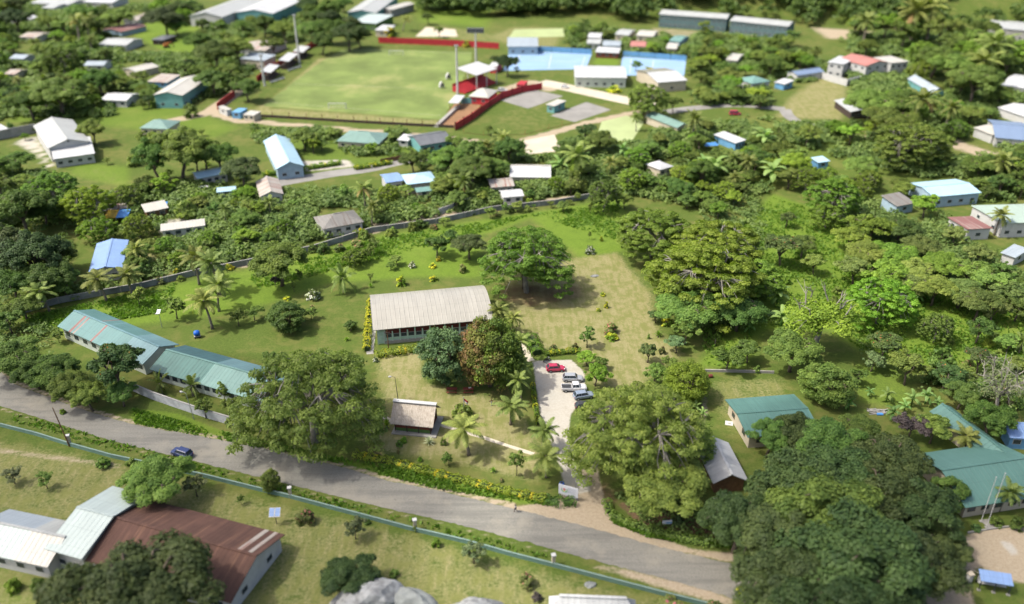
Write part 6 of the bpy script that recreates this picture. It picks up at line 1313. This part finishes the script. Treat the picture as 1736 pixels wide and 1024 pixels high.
T('paleb', 1388, 486, 140, 0.85, label='yellow-green tree with pale bare limbs above the meadow', var=0)
T('rain', 1492, 466, 130, 0.66, 'bright', label='bright yellow-green spreading tree beside the pale-limbed tree', var=0)
T('big', 1345, 548, 100, 0.9, 'mid', label='leafy tree directly below the pale-limbed tree')
T('mango', 1402, 614, 88, 0.82, 'mid', label='rounded dark green tree between the two emerald roofs', var=1)
T('redmango', 1165, 612, 78, 0.9, 'bright', label='dense bright green mango beside the garden wall', rz=2.6)
for cx, yt, w, a_, c in ((1350,755,180,.8,'deep'),(1352,690,100,.9,'deep'),(1405,700,135,.8,'dark'),(1458,694,74,.9,'dark'),(1400,785,220,.75,'dark'),(1496,772,165,.8,'deep'),(1322,845,180,.8,'deep'),(1440,845,270,.7,'deep'),(1560,800,150,.85,'deep'),(1340,905,215,.75,'deep'),(1530,890,185,.75,'deep'),(1306,700,76,1.15,'dark'),(1430,930,240,.75,'deep'),(1615,900,70,1.0,'deep')):
    T('big', cx, yt, w, a_, c)
T('mango', 1606, 806, 66, 1.0, 'dark', label='rounded dark tree in front of the broad emerald roof', var=0)
T('broad', 1545, 694, 64, 0.85, 'purple', label='dusky purple-leaved tree beside the emerald roofed wing', var=1)
T('broad', 1583, 697, 68, 0.9, 'mid', label='bushy green tree against the emerald roofed wing', var=2)
T('bare', 1700, 605, 120, 0.9, label='half bare silvery tree at the right edge')
T('big', 1680, 672, 90, 0.85, 'dark', label='dark tree below the half bare silvery tree')
T('tulip', 1335, 352, 30, 1.2); T('tulip', 1328, 385, 66, 1.1); T('big', 1362, 392, 48, 1.0, 'dark'); T('broad', 1382, 425, 44, 1.0, 'olive')
T('rain', 1412, 298, 100, 0.75, label='flat layered bright tree standing in the right meadow', var=2); T('rain', 1403, 344, 62, 0.75, 'rain', label='smaller layered tree in front of the flat layered bright tree', var=0)
T('tulip', 190, 566, 100, 1.15, label='dark tree with orange blossoms in front of the streaked teal roof', var=0)
for k in ((22,568,100,.75,'mid'),(92,592,92,.8,'mid'),(120,622,80,.9,'mid'),(150,640,70,.9,'mid'),(60,600,80,.8,'dark'),(205,640,60,.9,'dark')): T('big', *k)
T('airy', 97, 556, 28, 1.0); T('airy', 233, 485, 36, 1.0); T('airy', 296, 497, 52, 0.9); T('airy', 402, 522, 34, 1.0); T('broad', 430, 515, 34, .9, 'mid')
T('mango', 487, 510, 68, 0.74, 'dark', label='dense dark rounded tree alone on the lawn', var=1); T('airy', 527, 520, 28, .8); T('broad', 457, 592, 28, 1.0, 'dark'); T('broad', 594, 540, 24, 1.0, 'dark'); T('bush', 395, 690, 32, 1.0)
T('whitebush', 530, 484, 28, .9); T('whitebush', 699, 440, 15, .9); T('pinkbush', 528, 514, 16, 1.0); T('croton', 743, 432, 10, 1.1); T('croton', 487, 500, 14, .5)
T('airy', 345, 672, 36, 1.2); T('youngpalm', 322, 645, 42, .8, var=1); T('youngpalm', 268, 640, 36, 1.0, var=1); T('airy', 378, 646, 34, 1.2); T('broad', 390, 668, 36, 1.2, 'mid')
T('big', 473, 398, 108, .85, 'mid', label='large leafy tree at the edge of the back lawn by the boundary wall', var=2); T('tulip', 466, 465, 20, 1.2, 'purple'); T('airy', 507, 455, 18, 1.3); T('airy', 497, 476, 14, 1.5)
T('rain', 600, 420, 45, .7); T('airy', 633, 402, 32, 1.0); T('airy', 621, 418, 28, 1.0); T('broad', 673, 430, 26, .8, 'mid'); T('broad', 662, 442, 20, .8, 'mid')
T('broad', 740, 395, 52, .85, 'dark'); T('big', 795, 388, 64, .85, 'deep', label='dark spreading tree behind the grey hall roof'); T('broad', 765, 386, 30, .8, 'dark')
T('bush', 606, 432, 12, 1.4); T('airy', 628, 462, 14, 1.3); T('croton', 680, 462, 18, 1.3); T('croton', 735, 464, 16, .7); T('pinkbush', 784, 444, 18, 1.0); T('croton', 733, 444, 14, .7); T('spiky', 628, 478, 10, 1.0)
T('pinkbush', 575, 410, 22, .7); T('pinkbush', 605, 402, 26, .6); T('pinkbush', 735, 376, 18, .7); T('pinkbush', 842, 354, 18, .6)
T('spiky', 588, 570, 12, .6); T('bush', 594, 540, 20, .9)
T('airy', 996, 552, 38, 1.1); T('pinkbush', 975, 578, 12, 1.2); T('pinkbush', 938, 580, 16, 1.0); T('broad', 995, 590, 38, .85, 'bright'); T('broad', 1010, 612, 52, .9, 'bright', label='bright green bushy tree beside the silver suv'); T('broad', 1016, 602, 30, .9, 'mid')
T('pinkbush', 1036, 541, 28, .9); T('croton', 1038, 560, 24, .6); T('croton', 1028, 508, 8, 2.0); T('spiky', 1116, 558, 17, .8); T('tulip', 1100, 576, 34, 1.3); T('pinkbush', 1123, 583, 13, 1.5); T('bush', 1100, 564, 6, 2); T('broad', 1110, 612, 46, .9, 'mid'); T('broad', 1135, 600, 30, 1.0, 'mid')
T('broad', 1164, 526, 56, 1.15, 'mid', label='leafy tree at the corner of the dry lawn and meadow'); T('broad', 1148, 565, 40, .9, 'bluish'); T('tulip', 1112, 522, 30, .9); T('croton', 1132, 532, 22, .9); T('yucca', 1214, 564, 14, 1.8)
T('broad', 1234, 580, 58, .95, 'mid'); T('broad', 1270, 570, 52, .95, 'mid'); T('bush', 1284, 617, 14, 1.1); T('banana', 1272, 540, 26, 1.1); T('banana', 1180, 678, 24, 1.0); T('banana', 1192, 690, 22, 1.0); T('banana', 1172, 692, 20, 1.0); T('pinkbush', 1160, 664, 24, .7); T('pinkbush', 1140, 668, 16, .7)
T('croton', 1015, 520, 8, 1.0); T('whitebush', 1000, 412, 20, .9); T('airy', 1000, 392, 8, 2.0); T('croton', 1020, 398, 6, 2.0); T('croton', 1022, 494, 10, .8)
T('broad', 955, 338, 28, .75, 'mid'); T('airy', 1001, 342, 14, 1.6); T('rain', 1024, 300, 62, 1.0, 'mid'); T('broad', 1060, 325, 34, .9, 'mid'); T('airy', 905, 345, 10, 1.0)
T('bush', 784, 676, 42, .85, 'mid', label='broad leafy shrub beside the flagpole'); T('agave', 727, 737, 21, .8); T('bush', 752, 738, 13, 1.4); T('bush', 676, 742, 14, 1.3); T('bush', 684, 738, 13, 1.0, 'bright'); T('spiky', 655, 706, 18, 1.3); T('airy', 754, 770, 18, 1.3); T('pinkbush', 675, 760, 8, 1.2); T('bush', 712, 772, 10, 1.1, 'bright'); T('whitebush', 806 - 170, 602, 10, 1.3)
T('airy', 876, 762, 36, 1.5, 'mid'); T('airy', 760, 765, 20, 1.5); T('spiky', 836, 790, 12, 1.0); T('pinkbush', 850, 808, 10, .9)
# coconut palms
for cx, yt, w, a_, v in ((793,722,76,.88,0),(866,678,62,.9,1),(928,762,72,.9,2),(920,722,52,.95,0),(884,640,44,1.3,1),(882,610,46,1.3,2),(886,575,44,1.3,0),(848,520,42,1.2,1),(866,535,38,1.2,2),(170,468,62,.85,0),(72,488,60,.85,1),(215,462,52,.9,2),(328,432,56,1.1,0),(362,440,62,1.2,1),(350,505,66,1.0,2),(362,478,56,1.1,0)): T('palm', cx, yt, w, a_, var=v)
T('youngpalm', 580, 462, 48, .85, var=0, label='young palm alone on the back lawn'); T('palm', 1634, 735, 54, .8, var=0); T('palm', 1708, 826, 52, 1.1, var=1); T('youngpalm', 1735, 575, 30, 1.0, var=0); T('palm', 1560, 478, 46, .8, var=2); T('palm', 1697, 358, 40, 1.2, var=1)
T('palm', 1330, 230, 24, 1.3, var=0); T('palm', 838, 225, 18, 1.6, var=1); T('palm', 1080, 196, 20, 1.5, var=2)
for cx, yt, w in ((1505,655,30),(1548,660,34),(1572,655,34),(1515,682,34),(1535,676,28),(1440,672,26),(1590,672,24),(1475,655,20),(1575,478,34),(1556,490,28)): T('banana', cx, yt, w, 1.0)
# right side thicket and meadow trees
T('tulip', 1500, 552, 64, 1.1); T('broad', 1540, 590, 76, .9, 'mid'); T('rain', 1590, 526, 62, .95, 'olive', label='thin umbrella tree alone in the right meadow', var=1); T('tulip', 1663, 527, 54, 1.15, 'dark', label='upright dark tree in the right meadow'); T('tulip', 1605, 606, 64, 1.0); T('big', 1630, 640, 66, .9, 'dark'); T('broad', 1710, 562, 46, .8, 'mid'); T('broad', 1725, 600, 44, .9, 'mid'); T('pinkbush', 1643, 605, 20, .9); T('broad', 1480, 592, 46, .9, 'bluish'); T('airy', 1455, 620, 40, .9)
for cx, yt, w, a_, c in ((1440,378,62,.8,'olive'),(1478,352,84,.75,'olive'),(1525,360,74,.8,'mid'),(1570,322,56,.9,'bright'),(1468,400,74,.8,'olive'),(1515,400,84,.75,'olive'),(1560,392,80,.75,'olive'),(1450,430,66,.85,'mid'),(1500,432,90,.75,'olive'),(1552,430,84,.75,'olive'),(1600,418,84,.75,'olive'),(1640,430,74,.8,'olive'),(1585,458,80,.8,'olive'),(1630,462,80,.8,'mid'),(1680,450,74,.8,'olive'),(1660,480,84,.8,'mid'),(1710,470,66,.8,'mid'),(1725,500,60,.8,'dark'),(1620,378,44,.9,'olive'),(1660,408,50,.9,'olive'),(1700,440,48,.9,'dark'),(1540,455,66,.9,'olive'),(1685,500,60,.9,'mid')):
    T(prng.choice(('broad', 'big')) if w > 64 else 'broad', cx, yt, w, a_, {'mid': 'scrub', 'olive': prng.choice(('olive', 'scrub', 'rain'))}.get(c, c))
# lower compound
T('big', 268, 762, 130, .82, 'mid', label='leafy rounded tree beside the pale mint roofed block', var=0); T('big', 235, 895, 285, .80, 'deep', label='large leafy tree covering the rusted roof at the lower edge', var=1); T('airy', 22, 790, 42, .8, 'grey'); T('airy', 76, 797, 36, 1.0, 'olive'); T('bush', 173, 770, 28, .85); T('bush', 222, 773, 22, .8); T('airy', 330, 802, 46, 1.0, 'grey'); T('airy', 407, 838, 16, 1.3)
T('mango', 457, 795, 34, 1.3, 'mid', label='neat round lollipop tree beside the low green wall', var=0); T('pinkbush', 516, 855, 36, 1.0, label='crimson bougainvillea bush near the solar panels'); T('airy', 601, 875, 46, 1.0, 'grey'); T('bush', 622, 876, 14, .9); T('bush', 703, 888, 10, 1.6); T('bush', 739, 908, 18, 1.2, 'bright'); T('airy', 803, 915, 48, 1.0, 'grey'); T('pinkbush', 893, 965, 34, .9); T('bush', 910, 1000, 20, 1.0, 'purple'); T('bush', 668, 962, 20, .8)
T('big', 598, 936, 112, .7, 'deep', label='dark low tree over the pale rock outcrop', var=2); T('bush', 62, 972, 30, 1.0, 'mid'); T('bush', 20, 975, 30, 1.0, 'bright'); T('pinkbush', 1140, 1005, 60, .6); T('pinkbush', 1210, 1015, 40, .6)
T('bush', 105, 690, 12, 1.0, 'bright')
T('bush', 1150, 870, 26, .9, 'deep'); T('broad', 1200, 862, 44, 1.0, 'mid'); T('broad', 1238, 838, 46, .9, 'deep'); T('croton', 1262, 990, 30, .6); T('bush', 1360 + 330, 870, 26, .8, 'dark'); T('bush', 1728, 872, 30, .9, 'dark'); T('bush', 1655, 884, 20, .8, 'tulip')
# trees around the field and beyond
for k in (('big',560,22,62,.85,'dark'),('big',590,30,60,.95,'deep'),('big',528,28,56,.85,'mid'),('big',480,28,50,.85,'mid'),('big',447,20,48,.9,'dark'),('broad',462,58,44,.9,'mid'),('big',610,42,44,.9,'deep'),('big',545,48,50,.9,'dark'),('big',418,125,54,.9,'mid'),('broad',395,125,40,.9,'olive'),('big',860,85,42,1.1,'deep'),('tulip',840,88,24,1.2,None),
          ('rain',1098,138,78,.8,'mid'),('broad',1095,165,40,1.1,'mid'),('broad',1142,160,32,1.0,'dark'),('broad',828,210,20,1.0,'mid'),('palm',682,30,24,1.0,None),('broad',725,18,24,1.0,'dark'),('broad',744,42,20,1.1,'dark'),('croton',660,42,24,.8,None),('croton',790,66,14,1.0,None),('broad',1078,100,22,1.0,'mid'),('croton',1098,110,26,.6,None),('broad',1000,124,26,.8,'bluish'),('croton',1040,142,26,.5,None),('airy',876,112,14,1.2,'mid'),
          ('big',1475,140,92,.8,'olive'),('big',1530,142,88,.8,'mid'),('big',1510,170,100,.75,'mid'),('rain',1540,200,130,.65,'mid'),('big',1620,80,84,.9,'olive'),('big',1655,95,96,.9,'olive'),('big',1585,70,70,.9,'mid'),('broad',1700,60,56,1.0,'tulip'),('big',1470,60,40,.9,'mid'),('broad',1500,195,70,.75,'bright'),
          ('big',300,203,110,1.0,'mid'),('big',262,222,84,1.15,'dark'),('big',345,225,70,1.0,'mid'),('big',370,230,72,.95,'dark'),('broad',250,215,40,1.2,'olive'),('big',155,195,52,1.0,'mid'),('broad',515,212,56,.8,'mid'),('broad',545,232,30,.8,'mid'),('big',410,258,70,.9,'deep'),('big',330,240,56,1.0,'mid'),
          ('rain',150,310,96,.75,'bright'),('rain',90,285,100,.8,'mid'),('rain',168,364,70,.7,'bright'),('big',35,305,110,.9,'dark'),('big',10,370,110,1.0,'deep'),('big',60,380,120,.95,'deep'),('rain',216,310,56,.85,'olive'),('big',30,250,60,.8,'mid'),('big',95,402,70,.9,'dark'),('big',80,430,90,.9,'dark'),('big',20,440,90,.9,'dark'),('big',108,446,56,.9,'mid'),('big',40,490,70,.8,'dark'),('broad',15,520,60,.8,'mid'),('broad',110,465,50,.9,'mid'),
          ('rain',105,75,70,.9,'mid'),('big',100,120,110,.7,'olive'),('big',50,140,80,.8,'dark'),('big',140,0,60,.8,'mid'),('big',200,8,56,.8,'mid'),('big',25,5,60,.9,'deep'),('big',280,5,70,.8,'deep'),('big',300,30,40,.8,'mid'),('big',170,110,60,.9,'dark'),('big',365,60,70,.9,'dark'),('big',400,55,60,.9,'mid'),('big',335,50,50,.8,'mid'),('broad',390,100,60,.9,'mid'),('broad',360,110,60,.9,'mid'),
          ('broad',770,225,34,.9,'mid'),('big',865,228,60,.9,'dark'),('big',760,240,70,.85,'mid'),('big',800,255,80,.85,'mid'),('big',840,262,54,.9,'mid'),('tulip',995,202,40,1.1,None),('big',965,230,62,.9,'dark'),('big',1020,215,56,.9,'mid'),('big',700,250,52,.9,'dark')):
    T(*k)
# ------------------------------------------------------------------ denser planting by area (each tree still an object)
CLEAR += [(130,402,212,470),(440,70,850,212),(853,83,1005,118),(1050,94,1165,128),(985,430,1110,620),(850,150,1040,208),(1012,204,1092,236),(215,40,330,85),(1310,140,1440,200),(890,228,950,258),(650,268,700,280),(560,284,690,298),(25,238,95,285),(95,285,220,318),(870,46,955,64),(705,48,775,62),(920,138,1065,172),(350,180,420,205),(1610,235,1690,256),(498,272,590,282),(1090,178,1330,192),(200,180,300,200),(1300,332,1392,430),(1395,440,1440,480),(1560,500,1640,530)]
def inside(x, y, pl):
    c = False
    for i in range(len(pl)):
        a, b = pl[i], pl[(i+1) % len(pl)]
        if (a[1] > y) != (b[1] > y) and x < (b[0]-a[0])*(y-a[1])/(b[1]-a[1])+a[0]: c = not c
    return c
frng = random.Random(11)
def fill(pl, n, kinds, wr, asp=(0.75, 1.0), gap=0.62, cols=('mid', 'dark', 'olive', 'mid', 'bright')):
    xs, ys = [p[0] for p in pl], [p[1] for p in pl]; got = 0; tries = 0
    while got < n and tries < n*60:
        tries += 1; x, yb = frng.uniform(min(xs), max(xs)), frng.uniform(min(ys), max(ys))
        if not inside(x, yb, pl): continue
        sc = F_PX/proj(G(x, yb))[2]; w = frng.uniform(*wr); k = frng.choice(kinds); W = w/sc; h = W*frng.uniform(*asp)
        if k in ('palm', 'tulip'): h = W*frng.uniform(1.0, 1.4)
        yt = proj((G(x, yb).x, G(x, yb).y, h))[1]
        if any(x+w*.36 > c[0] and x-w*.36 < c[2] and yt+2 < c[3] and yb-(yb-yt)*.25 > c[1] for c in CLEAR): continue
        loc = G(x, yb); bad = False
        for c, hx, hy, rz in FOOT:
            d = loc-c; u = d.x*math.cos(rz)+d.y*math.sin(rz); v = -d.x*math.sin(rz)+d.y*math.cos(rz)
            if abs(u) < hx+W*.25 and abs(v) < hy+W*.25: bad = True; break
        if bad or any((loc-q['loc']).length < gap*(W/2+q['r'])*0.75 for q in PLANTS): continue
        vs = TREE[k]; v = vs[frng.randrange(len(vs))]
        plant(k, loc, W, h, v, frng.choice(cols) if k in ('broad', 'big', 'airy', 'bush') else None); got += 1
ND = ('broad', 'broad', 'big', 'broad', 'big', 'airy', 'broad', 'tulip', 'rain', 'palm')
fill([(-5,20),(430,20),(430,120),(360,165),(250,195),(-5,190)], 120, ND, (20, 46), gap=.52)
fill([(-5,270),(70,300),(110,330),(60,540),(-5,540)], 10, ('big', 'broad'), (50, 80))
fill([(215,330),(330,300),(440,320),(700,330),(860,300),(985,325),(740,366),(630,384),(520,412),(420,440),(330,458),(230,480)], 74, ('broad', 'broad', 'airy', 'big', 'broad', 'bush', 'broad', 'palm', 'rain'), (20, 52))
fill([(690,262),(860,262),(1000,240),(1110,240),(1250,215),(1330,250),(1310,320),(1200,345),(1060,330),(985,325),(870,292),(740,300)], 66, ('broad', 'broad', 'big', 'rain', 'broad', 'big', 'palm', 'banana'), (26, 60))
fill([(1170,100),(1390,110),(1330,165),(1300,200),(1180,175)], 34, ('broad', 'big', 'broad'), (26, 44)); fill([(960,48),(1340,75),(1390,110),(1170,108),(1100,92),(960,80)], 40, ('broad', 'broad', 'airy'), (16, 32))
fill([(1440,60),(1736,70),(1740,330),(1560,300),(1330,250),(1300,205),(1460,200)], 56, ('big', 'broad', 'broad', 'rain', 'big', 'broad', 'palm'), (30, 72))
fill([(1300,255),(1400,270),(1540,330),(1500,370),(1420,355),(1310,330),(1190,380)], 16, ('broad', 'big', 'rain'), (34, 60)); fill([(1640,300),(1740,330),(1740,345),(1640,340)], 5, ('broad',), (34, 50))
fill([(1160,470),(1310,480),(1330,560),(1250,570),(1120,520)], 8, ('broad', 'bush', 'banana'), (24, 50), cols=('dark', 'mid', 'bluish')); fill([(1440,570),(1640,625),(1740,640),(1740,720),(1650,700),(1500,640)], 9, ('broad', 'bush', 'tulip'), (28, 56), cols=('mid', 'dark', 'bluish'))
fill([(430,210),(700,225),(690,262),(600,268),(520,262),(430,235)], 8, ('broad', 'airy'), (16, 34)); fill([(1680,120),(1740,120),(1740,330),(1680,330)], 8, ('broad', 'big'), (34, 60))
fill([(1210,930),(1260,800),(1600,800),(1560,990),(1300,1000)], 4, ('big',), (120, 180), cols=('deep',)); fill([(440,5),(560,5),(640,60),(560,70),(440,30)], 8, ('big',), (34, 54), cols=('dark', 'deep'))
fill([(720,290),(870,290),(980,330),(860,345),(740,350)], 8, ('broad',), (26, 40)); fill([(1140,335),(1260,340),(1240,380),(1180,380)], 5, ('broad', 'big'), (34, 56))
fill([(430,452),(640,398),(985,338),(985,344),(640,405),(430,460)], 26, ('bush', 'broad', 'bush', 'airy'), (12, 26), cols=('mid', 'olive', 'dark'))
# low bushes scattered through gardens and meadow
fill([(230,470),(420,430),(640,385),(980,325),(980,335),(640,396),(420,452),(250,492)], 14, ('bush', 'spiky', 'pinkbush', 'croton'), (10, 20)); fill([(1200,420),(1420,400),(1480,470),(1740,510),(1740,620),(1480,600),(1320,480)], 20, ('bush', 'airy', 'bush'), (10, 24))
fill([(-5,180),(320,175),(420,320),(230,330),(-5,250)], 14, ('bush', 'broad', 'airy'), (12, 30))
# wood on the far bank: one mass
def forest():
    rg = np.random.default_rng(5); C, Rd = [], []
    for i in range(1100):
        x = rg.uniform(-60, 470); lo = 545-0.10*(x-40); y = rg.uniform(lo-4, lo+150) if x > 60 else rg.uniform(560, 700)
        px, py, _ = proj((x, y, 6))
        if py > 50 or any(c[0]-8 < px < c[2]+8 and c[1]-4 < py < c[3]+12 for c in CLEAR if c[3] < 60): continue
        if 840 < px < 1000 and py > 40: continue
        h = rg.uniform(9, 16); z0 = float(terr(np.array(x), np.array(y)))
        for k in range(16):
            d = rg.normal(size=3); d /= np.linalg.norm(d); d[2] = abs(d[2])*0.9; C.append((x+d[0]*h*.45, y+d[1]*h*.45, z0+h*(.35+.5*d[2]))); Rd.append(h*rg.uniform(.14, .26))
    C, Rd = np.array(C), np.array(Rd); p, nr, sz, tt = clump_leaves(rg, C, Rd, .8, 13, 1.5, None, np.clip(.45+rg.normal(size=len(C))*.3, 0, 1))
    o = link(bpy.data.objects.new('far_woods', leaf_mesh('far_woods', p, nr, sz, tt, L['dark'], 1.4, 6))); tag(o, 'dark wooded bank along the upper edge', 'woods', kind='stuff')
forest()
# two thin vapour shapes added out of view to shade the lower corners
def sunblocker(px, py, rx, ry, alt, seed, label):
    g = G(px, py); d = Vector((-SHADOW.x*math.cos(SUN_EL), -SHADOW.y*math.cos(SUN_EL), math.sin(SUN_EL))); p = g+d*(alt/d.z)
    rg = np.random.default_rng(seed); bm = bmesh.new(); bmesh.ops.create_icosphere(bm, subdivisions=5, radius=1); ph = rg.random((5, 3))*6
    for v in bm.verts:
        c = v.co; k = 1+sum(0.16/(i+1)*math.sin(c.x*(2.2+1.9*i)+ph[i][0])*math.cos(c.y*(2.0+1.8*i)+ph[i][1]) for i in range(5)); v.co = Vector((c.x*k*rx, c.y*k*ry, c.z*k*min(rx, ry)*(0.34 if c.z > 0 else 0.14)))
    m = bpy.data.meshes.new('sunblocker'); bm.to_mesh(m); bm.free()
    for f in m.polygons: f.use_smooth = True
    m.materials.append(M['sunblocker']); o = link(bpy.data.objects.new('sunblocker', m)); o.location = p; tag(o, label, None, kind='structure')
def sunblockermat():
    m, nt = newmat('sunblocker_film'); lw = nt.nodes.new('ShaderNodeLayerWeight'); lw.inputs['Blend'].default_value = 0.35
    n = noise(nt, objco(nt), 0.05, 4, 0.6); f = mth(nt, 'MULTIPLY', mrange(nt, lw.outputs['Facing'], 0.25, 0.95, 0.34, 0.0), mrange(nt, n, 0.25, 0.7, 0.6, 1.1))
    t = nt.nodes.new('ShaderNodeBsdfTransparent'); d = nt.nodes.new('ShaderNodeBsdfTranslucent'); d.inputs[0].default_value = (0.9, 0.9, 0.92, 1); mx = nt.nodes.new('ShaderNodeMixShader')
    nt.links.new(f, mx.inputs[0]); nt.links.new(t.outputs[0], mx.inputs[1]); nt.links.new(d.outputs[0], mx.inputs[2]); o = nt.nodes.new('ShaderNodeOutputMaterial'); nt.links.new(mx.outputs[0], o.inputs[0]); return m
M['sunblocker'] = sunblockermat()
sunblocker(120, 830, 75, 45, 420, 1, 'thin cloud added out of view to darken the lower left buildings'); sunblocker(1520, 905, 60, 38, 440, 2, 'thin cloud added out of view to darken the lower right trees')
# scrub, vines and low garden growth between houses and under trees: one mass
def scrub():
    rg = np.random.default_rng(15); C, Rd, Ct = [], [], []
    A = [([(-5,10),(430,10),(430,120),(360,170),(250,200),(-5,200)], 3600, .9), ([(-5,260),(70,290),(130,330),(220,330),(330,310),(430,320),(620,330),(740,340),(860,305),(985,322),(740,366),(630,382),(520,412),(420,438),(230,478),(60,520),(-5,530)], 3200, 1), ([(690,262),(1000,235),(1250,212),(1340,250),(1310,325),(1190,350),(1060,330),(985,325),(740,345)], 2300, 1.0),
         ([(960,48),(1340,70),(1400,120),(1300,205),(1180,180),(1170,100),(960,84)], 1500, .9), ([(1440,60),(1740,60),(1740,340),(1640,345),(1560,300),(1340,250),(1310,205),(1450,200)], 2600, 1.0), ([(1390,350),(1540,330),(1640,400),(1740,440),(1740,530),(1640,520),(1500,450)], 700, 1.0),
         ([(1120,490),(1310,490),(1330,560),(1200,560)], 200, .7), ([(1440,570),(1640,610),(1740,620),(1740,740),(1660,700),(1500,650)], 420, .8), ([(420,215),(700,226),(690,265),(520,262),(430,240)], 260, .8), ([(-5,540),(90,560),(230,650),(170,690),(-5,620)], 160, .8), ([(1050,840),(1220,870),(1240,930),(1090,900)], 90, .6), ([(1170,330),(1330,340),(1330,420),(1230,440)], 160, .8), ([(1745,60),(2000,60),(2150,700),(1745,720)], 1500, 1.3), ([(-280,20),(-8,20),(-8,520),(-420,560)], 1500, 1.3), ([(440,0),(640,40),(600,75),(540,75),(440,60)], 200, .9)]
    for pl, n, sc in A:
        xs, ys = [p[0] for p in pl], [p[1] for p in pl]; got = t = 0; q = w2(pl)
        lo, hi = q.min(0), q.max(0)
        while got < n and t < n*12:
            t += 1; x, y = rg.uniform(lo[0], hi[0]), rg.uniform(lo[1], hi[1]); px, py, dep = proj((x, y, 0)); r = rg.uniform(.6, 2.1)*sc*(1+dep/700); pr = r*F_PX/dep
            if not inside(px, py, pl) or any(px+pr > c[0] and px-pr < c[2] and py > c[1] and py-1.2*pr < c[3] for c in CLEAR): continue
            if math.sin(x*.045+1)*math.sin(y*.05)+.6*math.sin(x*.13+2)*math.sin(y*.11)+rg.normal()*.4 < -.12: continue
            h = r*rg.uniform(.7, 1.3); z0 = float(terr(np.array(x), np.array(y))); C.append((x, y, z0+h*.4)); Rd.append(r); Ct.append(np.clip(.4+.3*math.sin(x*.21)*math.sin(y*.17)+rg.normal()*.25, 0, 1)); got += 1
            for k in range(2): C.append((x+rg.normal()*r*.7, y+rg.normal()*r*.7, z0+h*rg.uniform(.2, .7))); Rd.append(r*.6); Ct.append(Ct[-1])
    C, Rd, Ct = np.array(C), np.array(Rd), np.array(Ct); p, nr, sz, tt = clump_leaves(rg, C, Rd, .85, 11, .7, None, Ct); sz *= np.clip(p[:, 1]/260, .6, 1.6)
    o = link(bpy.data.objects.new('undergrowth', leaf_mesh('undergrowth', p, nr, sz, tt, L['scrub'], 1.4, 16))); tag(o, 'tangled low scrub between the houses and trees', 'undergrowth', kind='stuff')
scrub()
# tall grass in the verges and meadows: one mass
def grass():
    rg = np.random.default_rng(8); areas = [([(225,694),(400,738),(560,775),(740,800),(950,852),(935,860),(740,830),(580,788),(400,752),(225,718)], 9000), ([(1035,862),(1070,890),(1210,918),(1245,932),(1100,912),(1040,888)], 3500),
        ([(1200,430),(1310,335),(1420,370),(1500,470),(1736,500),(1736,620),(1500,620),(1300,480),(1260,620),(1190,620)], 11000), ([(420,470),(640,405),(940,358),(1050,345),(1050,410),(900,365),(815,395),(640,440),(440,490)], 9000), ([(30,540),(230,498),(300,480),(280,530),(90,560)], 3000), ([(20,700),(345,790),(640,865),(930,942),(930,950),(640,878),(345,803),(20,716)], 4500)]
    P = []
    for pl, n in areas:
        q = w2(pl); lo, hi = q.min(0), q.max(0); X = lo+rg.random((n*4, 2))*(hi-lo); ins = np.zeros(len(X), bool)
        for i in range(len(q)):
            a, b = q[i], q[(i+1) % len(q)]; c = (a[1] > X[:, 1]) != (b[1] > X[:, 1]); ins ^= c & (X[:, 0] < (b[0]-a[0])*(X[:, 1]-a[1])/(b[1]-a[1]+1e-12)+a[0])
        X = X[ins]; k = np.sin(X[:, 0]*.31+1)*np.sin(X[:, 1]*.27)+.5*np.sin(X[:, 0]*.9)*np.sin(X[:, 1]*.8+2)+rg.normal(size=len(X))*.5; P.append(X[k > -0.25][:n])
    X = np.concatenate(P); n = len(X); c = np.concatenate([X, .16+.22*rg.random((n, 1))], 1); nr = rg.normal(size=(n, 3)); nr[:, 2] = np.abs(nr[:, 2])*0.7
    o = link(bpy.data.objects.new('tall_grass', leaf_mesh('tall_grass', c, nr, .32+.25*rg.random(n), np.stack([np.clip(.5+rg.normal(size=n)*.25, 0, 1), 0*c[:, 0], 0*c[:, 0]], 1), L['grass'], 2.0, 9))); tag(o, 'tall green grass in the verges and meadows', 'grass', kind='stuff')
grass()
# ------------------------------------------------------------------ labels: each tells one plant from its neighbours
ORD = ['first','second','third','fourth','fifth','sixth','seventh','eighth','ninth','tenth','eleventh','twelfth','thirteenth','fourteenth','fifteenth','sixteenth','seventeenth','eighteenth','nineteenth','twentieth']
from collections import defaultdict
keys = defaultdict(list)
for q in PLANTS:
    if q['label']: continue
    (lm, lx, ly) = min(LAND, key=lambda l: ((l[1]-q['px'])**2+((l[2]-q['py'])*1.7)**2))
    dx, dy = q['px']-lx, (q['py']-ly)*1.7
    rel = ('right of' if dx > 0 else 'left of') if abs(dx) > abs(dy) else ('in front of' if dy > 0 else 'behind')
    keys[(q['look'], rel, lm)].append(q)
for (look, rel, lm), qs in keys.items():
    if len(qs) == 1: qs[0]['o']['label'] = f'{look} {rel} {lm}'; continue
    qs.sort(key=lambda q: q['px'])
    for i, q in enumerate(qs):
        pos = 'leftmost' if i == 0 else ('rightmost' if i == len(qs)-1 else ORD[i]+' from left')
        q['o']['label'] = f'{look} {rel} {lm}, {pos}'
GRP = { 'shrub': 'shrubs of the gardens and lawns', 'palm tree': 'palms of the gardens', 'banana plant': 'banana plants', 'plant': 'garden plants'}
for q in PLANTS: q['o']['group'] = GRP.get(q['o']['category'], q['o']['category']+'s of the gardens and lawns')
from collections import Counter
print('PLANTS', len(PLANTS), Counter(q['o']['category'] for q in PLANTS), 'longest', max(len(q['o']['label'].split()) for q in PLANTS))
